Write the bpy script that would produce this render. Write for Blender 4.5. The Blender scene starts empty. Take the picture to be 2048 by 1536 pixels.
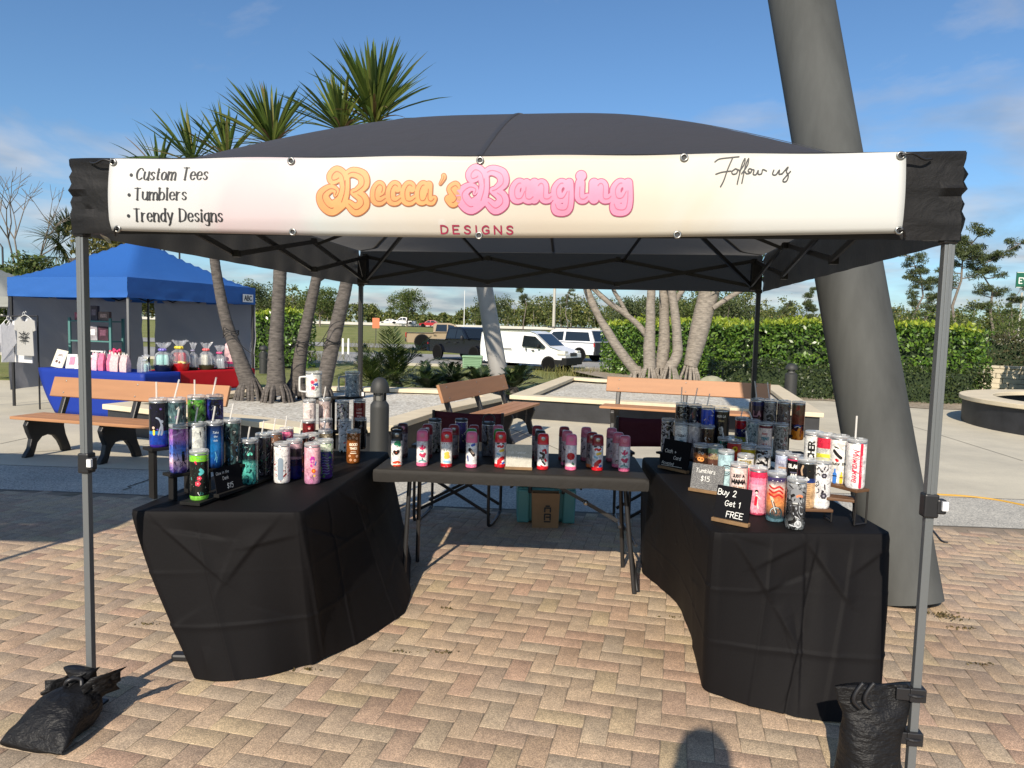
import bpy, math, random
import numpy as np
from mathutils import Vector, Matrix, noise
C = bpy.context.scene
R = math.radians
random.seed(7); RNG = np.random.default_rng(7)
# ------------------------------------------------------------------ camera, world, sun, exposure
W0, H0 = 2048.0, 1536.0
CF, CP, CR, CH = 1421.6, .0785, .0259, 1.5726
_fw = np.array([0, math.cos(CP), -math.sin(CP)]); _u = np.array([0, math.sin(CP), math.cos(CP)]); _r = np.array([1., 0, 0])
_cr = math.cos(CR)*_r + math.sin(CR)*_u; _cu = -math.sin(CR)*_r + math.cos(CR)*_u
cam = bpy.data.cameras.new('camera'); co = bpy.data.objects.new('camera', cam); C.collection.objects.link(co)
cam.sensor_width = 36; cam.lens = CF/W0*36; cam.clip_start = .05; cam.clip_end = 4000
m = Matrix.Identity(4)
for i in range(3):
    m[i][0] = _cr[i]; m[i][1] = _cu[i]; m[i][2] = -_fw[i]
m[2][3] = CH
co.matrix_world = m; C.camera = co
AZ, EL = R(18), R(33)
sun = bpy.data.lights.new('sun', 'SUN'); sun.energy = 4.9; sun.angle = R(.53); sun.color = (1, .89, .74)
so = bpy.data.objects.new('sun', sun); C.collection.objects.link(so)
sd = Vector((math.sin(AZ)*math.cos(EL), math.cos(AZ)*math.cos(EL), -math.sin(EL)))
so.rotation_euler = sd.to_track_quat('-Z', 'Y').to_euler(); so.location = (0, 0, 30)
C.view_settings.view_transform = 'Standard'; C.view_settings.look = 'None'
C.view_settings.exposure = .30; C.view_settings.gamma = 1
C.render.film_transparent = False
C.cycles.use_denoising = True; C.cycles.max_bounces = 6; C.cycles.transparent_max_bounces = 12
C.cycles.sample_clamp_indirect = 6
wd = bpy.data.worlds.new('World'); C.world = wd; wd.use_nodes = True
nt = wd.node_tree; nt.nodes.clear()
def nd(t, ty, **k):
    n = t.nodes.new(ty)
    for a, b in k.items(): setattr(n, a, b)
    return n
def lk(t, a, b): t.links.new(a, b)
sky = nd(nt, 'ShaderNodeTexSky', sky_type='NISHITA'); sky.sun_disc = False
sky.sun_elevation = EL; sky.sun_rotation = R(180)+AZ; sky.air_density = 1.0; sky.dust_density = .6; sky.ozone_density = 2.2
tc = nd(nt, 'ShaderNodeTexCoord')
sep = nd(nt, 'ShaderNodeSeparateXYZ'); lk(nt, tc.outputs['Generated'], sep.inputs[0])
zz = nd(nt, 'ShaderNodeMath', operation='ADD'); lk(nt, sep.outputs['Z'], zz.inputs[0]); zz.inputs[1].default_value = .16
dx = nd(nt, 'ShaderNodeMath', operation='DIVIDE'); lk(nt, sep.outputs['X'], dx.inputs[0]); lk(nt, zz.outputs[0], dx.inputs[1])
dy = nd(nt, 'ShaderNodeMath', operation='DIVIDE'); lk(nt, sep.outputs['Y'], dy.inputs[0]); lk(nt, zz.outputs[0], dy.inputs[1])
cb = nd(nt, 'ShaderNodeCombineXYZ'); lk(nt, dx.outputs[0], cb.inputs[0]); lk(nt, dy.outputs[0], cb.inputs[1])
cb.inputs[2].default_value = 3.3
nz = nd(nt, 'ShaderNodeTexNoise'); nz.inputs['Scale'].default_value = 1.25; nz.inputs['Detail'].default_value = 7; nz.inputs['Roughness'].default_value = .56; nz.inputs['Distortion'].default_value = .35
lk(nt, cb.outputs[0], nz.inputs['Vector'])
# more cover towards the horizon
thr = nd(nt, 'ShaderNodeMapRange'); lk(nt, sep.outputs['Z'], thr.inputs[0])
thr.inputs[1].default_value = .02; thr.inputs[2].default_value = .42; thr.inputs[3].default_value = .12; thr.inputs[4].default_value = -.10
ad = nd(nt, 'ShaderNodeMath', operation='ADD'); lk(nt, nz.outputs['Fac'], ad.inputs[0]); lk(nt, thr.outputs[0], ad.inputs[1])
cr = nd(nt, 'ShaderNodeValToRGB'); lk(nt, ad.outputs[0], cr.inputs[0])
cr.color_ramp.elements[0].position = .455; cr.color_ramp.elements[1].position = .71
cr.color_ramp.elements[0].color = (0, 0, 0, 1); cr.color_ramp.elements[1].color = (.8, .8, .8, 1)
nz2 = nd(nt, 'ShaderNodeTexNoise'); nz2.inputs['Scale'].default_value = 2.6; nz2.inputs['Detail'].default_value = 4
lk(nt, cb.outputs[0], nz2.inputs['Vector'])
ccol = nd(nt, 'ShaderNodeValToRGB'); lk(nt, nz2.outputs['Fac'], ccol.inputs[0])
ccol.color_ramp.elements[0].position = .38; ccol.color_ramp.elements[1].position = .66
ccol.color_ramp.elements[0].color = (2.1, 2.45, 3.0, 1); ccol.color_ramp.elements[1].color = (5.2, 5.0, 4.9, 1)
tint = nd(nt, 'ShaderNodeMixRGB', blend_type='MULTIPLY'); tint.inputs[0].default_value = 1; tint.inputs[2].default_value = (.64, .84, 1.0, 1)
lk(nt, sky.outputs[0], tint.inputs[1])
mx = nd(nt, 'ShaderNodeMixRGB'); lk(nt, cr.outputs[0], mx.inputs[0]); lk(nt, tint.outputs[0], mx.inputs[1]); lk(nt, ccol.outputs[0], mx.inputs[2])
bg = nd(nt, 'ShaderNodeBackground'); bg.inputs[1].default_value = .112
lk(nt, mx.outputs[0], bg.inputs[0])
wo = nd(nt, 'ShaderNodeOutputWorld'); lk(nt, bg.outputs[0], wo.inputs[0])

# ------------------------------------------------------------------ helpers
def ray(px, py): return _fw + (px-W0/2)/CF*_cr - (py-H0/2)/CF*_cu
def gz(px, py, z=0.):                     # photo point -> where it meets the level z
    d = ray(px, py); t = (z-CH)/d[2]; return Vector((d[0]*t, d[1]*t, z))
def at(px, py, y):                        # photo point -> at the distance y
    d = ray(px, py); t = y/d[1]; return Vector((d[0]*t, y, CH+d[2]*t))
def hsum(c): return tuple(c)+(1,)
def sc(r, g, b):                          # 0-255 display colour -> linear
    f = lambda v: (v/255/12.92 if v/255 <= .04045 else ((v/255+.055)/1.055)**2.4)
    return (f(r), f(g), f(b))
class MB:
    def __init__(s): s.v = []; s.f = []; s.mi = []; s.k = 0
    def add(s, vs, fs):
        b = len(s.v); s.v += [tuple(v) for v in vs]; s.f += [tuple(i+b for i in f) for f in fs]; s.mi += [s.k]*len(fs); return s
    def box(s, c, d, M=None, taper=1.):
        x, y, z = d[0]/2, d[1]/2, d[2]/2; t = taper
        vs = [Vector(p) for p in ((-x,-y,-z),(x,-y,-z),(x,y,-z),(-x,y,-z),(-x*t,-y*t,z),(x*t,-y*t,z),(x*t,y*t,z),(-x*t,y*t,z))]
        if M is not None: vs = [M @ v for v in vs]
        return s.add([v+Vector(c) for v in vs], [(3,2,1,0),(4,5,6,7),(0,1,5,4),(1,2,6,5),(2,3,7,6),(3,0,4,7)])
    def bar(s, a, b, w, h, up=(0,0,1)):
        a, b = Vector(a), Vector(b); d = (b-a); L = d.length; d.normalize(); up = Vector(up)
        if abs(d.dot(up)) > .98: up = Vector((0,1,0))
        x = d.cross(up).normalized(); y = x.cross(d)
        M = Matrix((x, d, y)).transposed()
        return s.box((a+b)/2, (w, L, h), M)
    def tube(s, pts, r, n=8, cap=True):
        pts = [Vector(p) for p in pts]; N = len(pts); rs = r if hasattr(r, '__len__') else [r]*N
        vs = []; fs = []; prev = None
        for i, p in enumerate(pts):
            d = (pts[min(i+1, N-1)]-pts[max(i-1, 0)]).normalized()
            if prev is None:
                x = d.cross(Vector((0,0,1)) if abs(d.z) < .9 else Vector((1,0,0))).normalized()
            else: x = (prev-d*prev.dot(d)).normalized()
            prev = x; y = d.cross(x)
            for j in range(n):
                a = 2*math.pi*j/n; vs.append(p+(x*math.cos(a)+y*math.sin(a))*rs[i])
        for i in range(N-1):
            for j in range(n): fs.append((i*n+j, i*n+(j+1)%n, (i+1)*n+(j+1)%n, (i+1)*n+j))
        if cap: fs.append(tuple(range(n-1, -1, -1))); fs.append(tuple((N-1)*n+j for j in range(n)))
        return s.add(vs, fs)
    def lathe(s, prof, n=24, c=(0,0,0), cap=True, sq=0):
        vs = []; fs = []; N = len(prof); c = Vector(c)
        for r, z in prof:
            for j in range(n):
                a = 2*math.pi*(j+.5)/n; k = 1
                if sq: k = 1/((abs(math.cos(a))**(2+sq)+abs(math.sin(a))**(2+sq))**(1/(2+sq)))
                vs.append(c+Vector((r*k*math.cos(a), r*k*math.sin(a), z)))
        for i in range(N-1):
            for j in range(n): fs.append((i*n+j, i*n+(j+1)%n, (i+1)*n+(j+1)%n, (i+1)*n+j))
        if cap: fs.append(tuple(range(n-1, -1, -1))); fs.append(tuple((N-1)*n+j for j in range(n)))
        return s.add(vs, fs)
    def prism(s, poly, f0, f1):           # poly 2D; f0/f1 map (u,v) -> 3D for the two faces
        n = len(poly); vs = [f0(*p) for p in poly]+[f1(*p) for p in poly]
        return s.add(vs, [tuple(range(n-1,-1,-1)), tuple(range(n, 2*n))]+[(i, (i+1)%n, n+(i+1)%n, n+i) for i in range(n)])
    def grid(s, P):                       # P[i][j] points
        n, mm = len(P), len(P[0])
        return s.add([p for r_ in P for p in r_], [(i*mm+j, i*mm+j+1, (i+1)*mm+j+1, (i+1)*mm+j) for i in range(n-1) for j in range(mm-1)])
    def ball(s, c, r, n=10, mrings=7, sq=(1,1,1)):
        prof = [(max(1e-4, math.sin(math.pi*i/mrings)), -math.cos(math.pi*i/mrings)) for i in range(mrings+1)]
        vs = []; fs = []
        for q, z in prof:
            for j in range(n):
                a = 2*math.pi*j/n; vs.append(Vector(c)+Vector((q*math.cos(a)*r*sq[0], q*math.sin(a)*r*sq[1], z*r*sq[2])))
        for i in range(mrings):
            for j in range(n): fs.append((i*n+j, i*n+(j+1)%n, (i+1)*n+(j+1)%n, (i+1)*n+j))
        return s.add(vs, fs)
    def build(s, name, mats, parent=None, smooth=None, bevel=0, recenter=False):
        me = bpy.data.meshes.new(name); me.from_pydata([tuple(v) for v in s.v], [], s.f)
        mats = mats if isinstance(mats, (list, tuple)) else [mats]
        for q in mats: me.materials.append(q)
        if len(mats) > 1: me.polygons.foreach_set('material_index', s.mi)
        if smooth is not None:
            me.polygons.foreach_set('use_smooth', [True]*len(me.polygons))
            if smooth < 180: me.set_sharp_from_angle(angle=R(smooth))
        me.validate(); me.update()
        o = bpy.data.objects.new(name, me); C.collection.objects.link(o)
        if parent: o.parent = parent
        if bevel:
            b = o.modifiers.new('bevel', 'BEVEL'); b.width = bevel; b.segments = 2; b.limit_method = 'ANGLE'; b.angle_limit = R(40)
        return o
def npmesh(name, V, F, mats, parent=None, smooth=False):
    me = bpy.data.meshes.new(name); V = np.asarray(V, np.float32); F = np.asarray(F, np.int32); k = F.shape[1]
    me.vertices.add(len(V)); me.vertices.foreach_set('co', V.ravel())
    me.loops.add(F.size); me.loops.foreach_set('vertex_index', F.ravel())
    me.polygons.add(len(F)); me.polygons.foreach_set('loop_start', np.arange(0, F.size, k, dtype=np.int32))
    if smooth: me.polygons.foreach_set('use_smooth', np.ones(len(F), bool))
    for q in (mats if isinstance(mats, (list, tuple)) else [mats]): me.materials.append(q)
    me.update(calc_edges=True); me.validate()
    o = bpy.data.objects.new(name, me); C.collection.objects.link(o)
    if parent: o.parent = parent
    return o
def tag(o, label=None, cat=None, group=None, kind=None):
    for k, v in (('label', label), ('category', cat), ('group', group), ('kind', kind)):
        if v: o[k] = v
    return o
def thing(name, label, cat, loc=(0,0,0), rz=0, group=None):
    o = bpy.data.objects.new(name, None); C.collection.objects.link(o); o.location = loc; o.rotation_euler = (0,0,rz)
    return tag(o, label, cat, group)
def dup(o, loc, rz=None, label=None, group=None, scale=None):
    def cp(a, par):
        c = a.copy(); C.collection.objects.link(c)
        if par: c.parent = par
        for ch in a.children: cp(ch, c)
        return c
    c = cp(o, None); c.location = loc
    if rz is not None: c.rotation_euler = (0,0,rz)
    if label: c['label'] = label
    if group: c['group'] = group
    if scale: c.scale = (scale,)*3
    return c
# ------------------------------------------------------------------ materials
def newmat(name):
    mt = bpy.data.materials.new(name); mt.use_nodes = True; t = mt.node_tree; b = t.nodes['Principled BSDF']; return mt, t, b
def setp(b, **k):
    for n, v in k.items(): b.inputs[n.replace('_', ' ')].default_value = v
def ramp(t, fac, stops, const=False):
    r = nd(t, 'ShaderNodeValToRGB'); e = r.color_ramp.elements
    while len(e) < len(stops): e.new(.5)
    for q, (p, c) in zip(e, sorted(stops, key=lambda s: s[0])): q.position = p; q.color = tuple(c)+(1,)
    if const: r.color_ramp.interpolation = 'CONSTANT'
    if fac is not None: lk(t, fac, r.inputs[0])
    return r
def noiz(t, vec, scale, detail=4, rough=.55, dist=0):
    n = nd(t, 'ShaderNodeTexNoise'); n.inputs['Scale'].default_value = scale; n.inputs['Detail'].default_value = detail
    n.inputs['Roughness'].default_value = rough; n.inputs['Distortion'].default_value = dist
    if vec is not None: lk(t, vec, n.inputs['Vector'])
    return n
def addbump(t, b, h, strength, dist=.01):
    bm = nd(t, 'ShaderNodeBump'); bm.inputs['Strength'].default_value = strength; bm.inputs['Distance'].default_value = dist
    lk(t, h, bm.inputs['Height']); lk(t, bm.outputs[0], b.inputs['Normal']); return bm
def mat(name, col, rough=.6, metal=0, var=0, vs=8., bump=0, bs=40., bd=.01, spec=.5, alpha=1, coat=0, obj=True, stretch=None):
    mt, t, b = newmat(name); setp(b, Base_Color=hsum(col), Roughness=rough, Metallic=metal, Alpha=alpha); b.inputs['Specular IOR Level'].default_value = spec
    if coat: b.inputs['Coat Weight'].default_value = coat; b.inputs['Coat Roughness'].default_value = .06
    if var or bump:
        tcn = nd(t, 'ShaderNodeTexCoord'); v = tcn.outputs['Object']
        if stretch:
            mp = nd(t, 'ShaderNodeMapping'); mp.inputs['Scale'].default_value = stretch; lk(t, v, mp.inputs[0]); v = mp.outputs[0]
        if var:
            n = noiz(t, v, vs, 5, .6)
            r = ramp(t, n.outputs['Fac'], [(.3, [c*(1-var) for c in col]), (.7, [min(1, c*(1+var)) for c in col])]); lk(t, r.outputs[0], b.inputs['Base Color'])
        if bump:
            n = noiz(t, v, bs, 4, .6); addbump(t, b, n.outputs['Fac'], bump, bd)
    return mt
def leafmat(name, stops, rough=.45, trans=.25, spec=.4):
    mt, t, b = newmat(name); g = nd(t, 'ShaderNodeNewGeometry')
    r = ramp(t, g.outputs['Random Per Island'], stops); lk(t, r.outputs[0], b.inputs['Base Color']); setp(b, Roughness=rough); b.inputs['Specular IOR Level'].default_value = spec
    if trans:
        tr = nd(t, 'ShaderNodeBsdfTranslucent'); lk(t, r.outputs[0], tr.inputs[0])
        ms = nd(t, 'ShaderNodeMixShader'); ms.inputs[0].default_value = trans
        lk(t, b.outputs[0], ms.inputs[1]); lk(t, tr.outputs[0], ms.inputs[2]); lk(t, ms.outputs[0], t.nodes['Material Output'].inputs[0])
    return mt
WN = [0]
def wrap(bands, over=(), h=.205, rough=.22, const=True, soft=0):
    """printed wrap of a cup: bands = colours by height, over = patches (threshold, colour, scale, distortion, z-stretch, kind)"""
    WN[0] += 1; mt, t, b = newmat('wrap_print'); tcn = nd(t, 'ShaderNodeTexCoord'); s = nd(t, 'ShaderNodeSeparateXYZ'); lk(t, tcn.outputs['Object'], s.inputs[0])
    mr = nd(t, 'ShaderNodeMapRange'); lk(t, s.outputs['Z'], mr.inputs[0]); mr.inputs[2].default_value = h
    hz = mr.outputs[0]
    if soft:
        n = noiz(t, tcn.outputs['Object'], 22, 3, .6, 1.0); ma = nd(t, 'ShaderNodeMath', operation='MULTIPLY_ADD'); lk(t, n.outputs['Fac'], ma.inputs[0]); ma.inputs[1].default_value = soft
        sb = nd(t, 'ShaderNodeMath', operation='SUBTRACT'); lk(t, mr.outputs[0], sb.inputs[0]); sb.inputs[1].default_value = soft/2; lk(t, sb.outputs[0], ma.inputs[2]); hz = ma.outputs[0]
    cur = ramp(t, hz, bands, const).outputs[0]
    for i, (th, col, scl, dist, zs, kind) in enumerate(over):
        mp = nd(t, 'ShaderNodeMapping'); mp.inputs['Location'].default_value = (WN[0]*1.37+i*3.1, i*2.3, WN[0]*.71); mp.inputs['Scale'].default_value = (1, 1, zs); lk(t, tcn.outputs['Object'], mp.inputs[0])
        if kind == 'v':
            n = nd(t, 'ShaderNodeTexVoronoi'); n.inputs['Scale'].default_value = scl; lk(t, mp.outputs[0], n.inputs['Vector']); o = n.outputs['Distance']
            mk = nd(t, 'ShaderNodeMath', operation='LESS_THAN'); lk(t, o, mk.inputs[0]); mk.inputs[1].default_value = th; fac = mk.outputs[0]
        elif kind == 'w':
            n = nd(t, 'ShaderNodeTexWave'); n.inputs['Scale'].default_value = scl; n.inputs['Distortion'].default_value = dist; n.inputs['Detail'].default_value = 3; lk(t, mp.outputs[0], n.inputs['Vector'])
            fac = ramp(t, n.outputs['Fac'], [(th-.12, (0,0,0)), (th+.12, (1,1,1))]).outputs[0]
        else:
            n = noiz(t, mp.outputs[0], scl, 4, .55, dist); wd_ = .1 if kind == 's' else .015
            fac = ramp(t, n.outputs['Fac'], [(th-wd_, (0,0,0)), (th+wd_, (1,1,1))]).outputs[0]
        mxn = nd(t, 'ShaderNodeMixRGB'); lk(t, fac, mxn.inputs[0]); lk(t, cur, mxn.inputs[1]); mxn.inputs[2].default_value = tuple(col)+(1,); cur = mxn.outputs[0]
    mp = nd(t, 'ShaderNodeMapping'); mp.inputs['Location'].default_value = (WN[0]*2.7, 1.3, WN[0]*.37); lk(t, tcn.outputs['Object'], mp.inputs[0])
    for scl, lo_, hi_ in ((26, .70, 1.22), (75, .72, 1.25)):   # printed tone variation of the artwork
        n = noiz(t, mp.outputs[0], scl, 3, .6, 1.2); rr = ramp(t, n.outputs['Fac'], [(.34, (lo_, lo_, lo_*1.02)), (.5, (1, 1, 1)), (.66, (hi_, hi_, hi_*.97))]); mxn = nd(t, 'ShaderNodeMixRGB', blend_type='MULTIPLY'); mxn.inputs[0].default_value = 1; lk(t, cur, mxn.inputs[1]); lk(t, rr.outputs[0], mxn.inputs[2]); cur = mxn.outputs[0]
    lk(t, cur, b.inputs['Base Color']); setp(b, Roughness=rough); b.inputs['Coat Weight'].default_value = .3; b.inputs['Coat Roughness'].default_value = .08
    return mt
# ------------------------------------------------------------------ stroke lettering -> filled meshes
def cat(pts, n=7):
    P = [np.array(p, float) for p in pts]
    if len(P) < 3: return np.array(P)
    out = []
    for i in range(len(P)-1):
        p0, p1, p2, p3 = P[max(i-1, 0)], P[i], P[i+1], P[min(i+2, len(P)-1)]
        for k in range(n):
            t = k/n; out.append(.5*((2*p1)+(-p0+p2)*t+(2*p0-5*p1+4*p2-p3)*t*t+(-p0+3*p1-3*p2+p3)*t**3))
    out.append(P[-1]); return np.array(out)
def filled(strokes, cell):
    """strokes: list of (points Nx2, radius or radii) -> union outline filled by marching squares"""
    A = []
    for p, r in strokes:
        p = np.atleast_2d(np.asarray(p, float)); r = np.broadcast_to(np.asarray(r, float), (len(p),)); A.append((p, r))
    lo = np.min([ (p-r[:, None]).min(0) for p, r in A], 0)-2*cell; hi = np.max([(p+r[:, None]).max(0) for p, r in A], 0)+2*cell
    nx, ny = [int(math.ceil(v))+1 for v in (hi-lo)/cell]; F = np.full((nx, ny), 9.)
    for p, r in A:
        segs = [(p[0], p[0], r[0], r[0])] if len(p) == 1 else [(p[i], p[i+1], r[i], r[i+1]) for i in range(len(p)-1)]
        for a, b, ra, rb in segs:
            mr = max(ra, rb)+2*cell; l = np.minimum(a, b)-mr; h_ = np.maximum(a, b)+mr
            i0, j0 = np.maximum(((l-lo)/cell).astype(int), 0); i1, j1 = np.minimum(((h_-lo)/cell).astype(int)+2, (nx, ny))
            X = lo[0]+np.arange(i0, i1)[:, None]*cell; Y = lo[1]+np.arange(j0, j1)[None, :]*cell
            d = b-a; L2 = d@d
            t = np.clip(((X-a[0])*d[0]+(Y-a[1])*d[1])/L2, 0, 1) if L2 > 1e-14 else 0*X+0*Y
            D = np.hypot(X-a[0]-t*d[0], Y-a[1]-t*d[1])-(ra+(rb-ra)*t)
            F[i0:i1, j0:j1] = np.minimum(F[i0:i1, j0:j1], D)
    V = []; Fc = []; key = {}
    def vtx(k, p):
        if k not in key: key[k] = len(V); V.append(p)
        return key[k]
    ins = F < 0
    anyc = ins[:-1, :-1] | ins[1:, :-1] | ins[:-1, 1:] | ins[1:, 1:]
    for i, j in zip(*np.nonzero(anyc)):
        cs = ((i, j), (i+1, j), (i+1, j+1), (i, j+1)); poly = []
        for k in range(4):
            a, b = cs[k], cs[(k+1) % 4]; fa, fb = F[a], F[b]
            if fa < 0: poly.append(vtx(a, (lo[0]+a[0]*cell, lo[1]+a[1]*cell)))
            if (fa < 0) != (fb < 0):
                t = min(.97, max(.03, fa/(fa-fb))); kk = (min(a, b), max(a, b))
                poly.append(vtx(kk, (lo[0]+(a[0]+(b[0]-a[0])*t)*cell, lo[1]+(a[1]+(b[1]-a[1])*t)*cell)))
        if len(poly) > 2: Fc.append(tuple(poly))
    return V, Fc
G = {
'A':(4.6,'0,0 2.3,7|2.3,7 4.6,0|.9,2.4 3.7,2.4'),'B':(4.4,'0,0 0,7|0,7 2.6,6.9 3.8,5.8 3.2,4.2 1.8,3.7 0,3.7|1.8,3.7 3.9,3.2 4.4,1.8 3.4,.3 2,0 0,0'),
'C':(4.4,'4.3,5.8 3.4,6.8 1.9,6.8 .5,5.4 .1,3.4 .8,1 2.4,.1 4.4,1.2'),'D':(4.5,'0,0 0,7|0,7 2.2,6.8 4.1,5.4 4.4,3.4 3.6,1 1.8,.1 0,0'),
'E':(4,'4,7 0,7|0,7 0,0|0,0 4,0|0,3.6 3.2,3.6'),'F':(4,'4,7 0,7|0,7 0,0|0,3.6 3.2,3.6'),'G':(4.6,'4.3,5.8 3.4,6.8 1.9,6.8 .5,5.4 .1,3.4 .8,1 2.4,.1 4.4,1.2|4.4,1.2 4.4,3.2|2.6,3.2 4.4,3.2'),
'H':(4.4,'0,0 0,7|4.4,0 4.4,7|0,3.6 4.4,3.6'),'I':(.8,'.4,0 .4,7'),'J':(3,'2.6,7 2.6,1.6 1.6,.1 .1,1.2'),'K':(4.4,'0,0 0,7|4.2,7 0,3|1.4,4.2 4.4,0'),'L':(3.6,'0,7 0,0|0,0 3.6,0'),
'M':(5.6,'0,0 0,7|0,7 2.8,1.6|2.8,1.6 5.6,7|5.6,7 5.6,0'),'N':(4.5,'0,0 0,7|0,7 4.5,0|4.5,0 4.5,7'),'O':(5,'2.5,7 .6,5.8 .1,3.5 .8,1 2.5,0 4.3,1 4.9,3.5 4.3,5.9 2.5,7'),
'R':(4.4,'0,0 0,7|0,7 2.6,6.9 3.9,5.6 3,3.9 0,3.5|2,3.6 4.4,0'),'S':(4,'3.9,5.8 2.9,6.8 1.2,6.7 .3,5.4 1,4.2 3,3.2 3.9,1.9 3,.3 1.3,.1 .1,1.2'),'T':(4.6,'0,7 4.6,7|2.3,7 2.3,0'),
'U':(4.4,'0,7 0,2 1,.3 2.2,0 3.5,.4 4.4,2 4.4,7'),'V':(4.4,'0,7 2.2,0|2.2,0 4.4,7'),'W':(6.4,'0,7 1.6,0|1.6,0 3.2,5.6|3.2,5.6 4.8,0|4.8,0 6.4,7'),'P':(4.2,'0,0 0,7|0,7 2.6,6.9 3.9,5.6 3,3.9 0,3.5'),'Y':(4.6,'0,7 2.2,3.5|4.6,7 2.2,3.5|2.2,3.5 2.2,0'),
'a':(3.6,'3.2,3.7 2.2,4.6 .8,4 .2,2.2 .8,.3 2,.1 3.2,1.4|3.2,4.6 3.2,1 3.6,0'),'b':(3.5,'0,7 0,0|0,2.6 1,4.4 2.4,4.5 3.4,3 3.2,1 2,0 0,.6'),'c':(3.2,'3,3.8 2,4.6 .8,4.2 .1,2.4 .8,.4 2,0 3.2,.9'),
'd':(3.6,'3.3,7 3.3,0|3.3,2.6 2.4,4.5 1,4.3 .1,2.4 .8,.3 2.2,.1 3.3,1.6'),'e':(3.4,'.2,2.4 3.2,2.6 2.8,4.2 1.6,4.7 .4,3.8 .1,2 .9,.3 2.2,0 3.3,.9'),'f':(2.4,'2.5,6.4 1.6,7 .9,6 .9,0|0,4.4 2,4.4'),
'g':(3.5,'3.2,3.8 2.2,4.6 .8,4.1 .1,2.4 .8,.6 2.1,.3 3.2,1.6|3.2,4.6 3.2,-.8 2.2,-2.2 .4,-1.8'),'h':(3.5,'0,7 0,0|0,2.6 1.2,4.4 2.6,4.4 3.2,3 3.2,0'),'i':(.8,'.4,4.5 .4,0|.4,6.2'),'k':(3.4,'0,7 0,0|3,4.5 .2,2|1.2,2.8 3.3,0'),
'l':(.8,'.4,7 .4,0'),'m':(5.4,'0,4.6 0,0|0,2.8 1.1,4.4 2.2,4.4 2.7,3 2.7,0|2.7,2.8 3.7,4.4 4.8,4.4 5.4,3 5.4,0'),'n':(3.4,'0,4.6 0,0|0,2.6 1.2,4.4 2.6,4.4 3.3,3 3.3,0'),'o':(3.5,'1.7,4.6 .4,3.8 .1,2.2 .7,.4 1.8,0 3,.6 3.4,2.4 2.9,4 1.7,4.6'),
'p':(3.5,'0,4.6 0,-2.2|0,2.6 1,4.4 2.4,4.5 3.4,3 3.2,1 2,.1 0,.8'),'r':(2.4,'0,4.6 0,0|0,2.6 .9,4.2 2.4,4.5'),'s':(2.8,'2.6,3.9 1.8,4.6 .6,4.3 .3,3.2 1.4,2.4 2.6,1.5 2.2,.3 1.1,0 .1,.8'),'t':(2.4,'1,6.4 1,1 1.5,.1 2.4,.4|0,4.5 2.2,4.5'),
'u':(3.4,'0,4.6 0,1.4 .8,.2 2,.2 3.2,1.8|3.3,4.6 3.3,0'),'v':(3.4,'0,4.6 1.7,0|1.7,0 3.4,4.6'),'w':(4.8,'0,4.6 1.2,0|1.2,0 2.4,3.6|2.4,3.6 3.6,0|3.6,0 4.8,4.6'),'y':(3.4,'0,4.6 1.7,.4|3.4,4.6 1.6,-.6 .2,-2.2'),
'1':(2.2,'.2,5.4 1.4,7 1.4,7|1.4,7 1.4,0'),'2':(4,'.2,5.6 1.2,6.9 2.8,6.8 3.5,5.2 2.4,3 .2,0|.2,0 3.9,0'),'5':(3.8,'3.5,7 .6,7|.6,7 .3,4|.3,4 2,4.5 3.5,3.4 3.5,1.4 2.2,0 .2,.5'),
'$':(4,'3.8,5.6 2.8,6.4 1.2,6.2 .4,5.2 1.2,4 2.9,3.1 3.7,1.9 2.8,.7 1.3,.6 .2,1.4|2,7.6 2,-.6'),'+':(3.2,'1.6,5 1.6,1.4|0,3.2 3.2,3.2'),"'":(1,'.7,7 .3,5.4'),'-':(2.6,'0,3 2.4,3'),'.':(1,'.4,.3'),' ':(2.2,''),'&':(4,'3.8,0 .8,5 1,6.6 2.3,6.6 2.4,5 .4,2.2 .8,.3 2.4,.1 3.8,2.4')}
def text_strokes(txt, h, x0=0, y0=0, pen=.08, gap=1.15, slant=0, nib=None, serif=0, wob=0, align='l'):
    """pen: stroke radius / cap height (nib = thin radius for broad-nib contrast)"""
    s = h/7.; out = []; x = 0
    rd = random.Random(txt)
    for ch in txt:
        adv, gl = G[ch]; dy = rd.uniform(-wob, wob)
        for st in gl.split('|'):
            if not st: continue
            p = cat([tuple(float(q) for q in w.split(',')) for w in st.split()])
            p = np.atleast_2d(p)
            if nib is not None and len(p) > 1:
                d = np.gradient(p, axis=0); a = np.abs(d[:, 1])/(np.hypot(d[:, 0], d[:, 1])+1e-9); r = (nib+(pen-nib)*a**1.5)*h
            else: r = np.full(len(p), pen*h*(1.25 if len(p) == 1 else 1))
            q = p.copy(); q[:, 0] += x; q[:, 1] += dy
            if serif and len(p) > 1:
                for e, f in ((0, 1), (-1, -2)):
                    dd = p[e]-p[f]
                    if abs(dd[1]) > .75*abs(dd[0]) and abs(p[e][1]-round(p[e][1], 1)) < .3 and (abs(p[e][1]) < .1 or 4.3 < p[e][1] < 5 or p[e][1] > 6.8):
                        hw = serif*(1. if p[e][1] < .1 or p[e][1] > 6 else .7)
                        out.append((np.array([[q[e][0]-hw+slant*q[e][1], q[e][1]], [q[e][0]+hw*(1 if p[e][1] < 6.9 else 1)+slant*q[e][1], q[e][1]]])*s, np.array([.24, .24])*s))
            q[:, 0] += slant*q[:, 1]
            out.append((q*s, r))
        x += adv+gap+(rd.uniform(-.2, .2) if wob else 0)
    wd_ = (x-gap)*s; ox = x0-(wd_/2 if align == 'c' else wd_ if align == 'r' else 0)
    return [(p+np.array([ox, y0]), r) for p, r in out]
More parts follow.
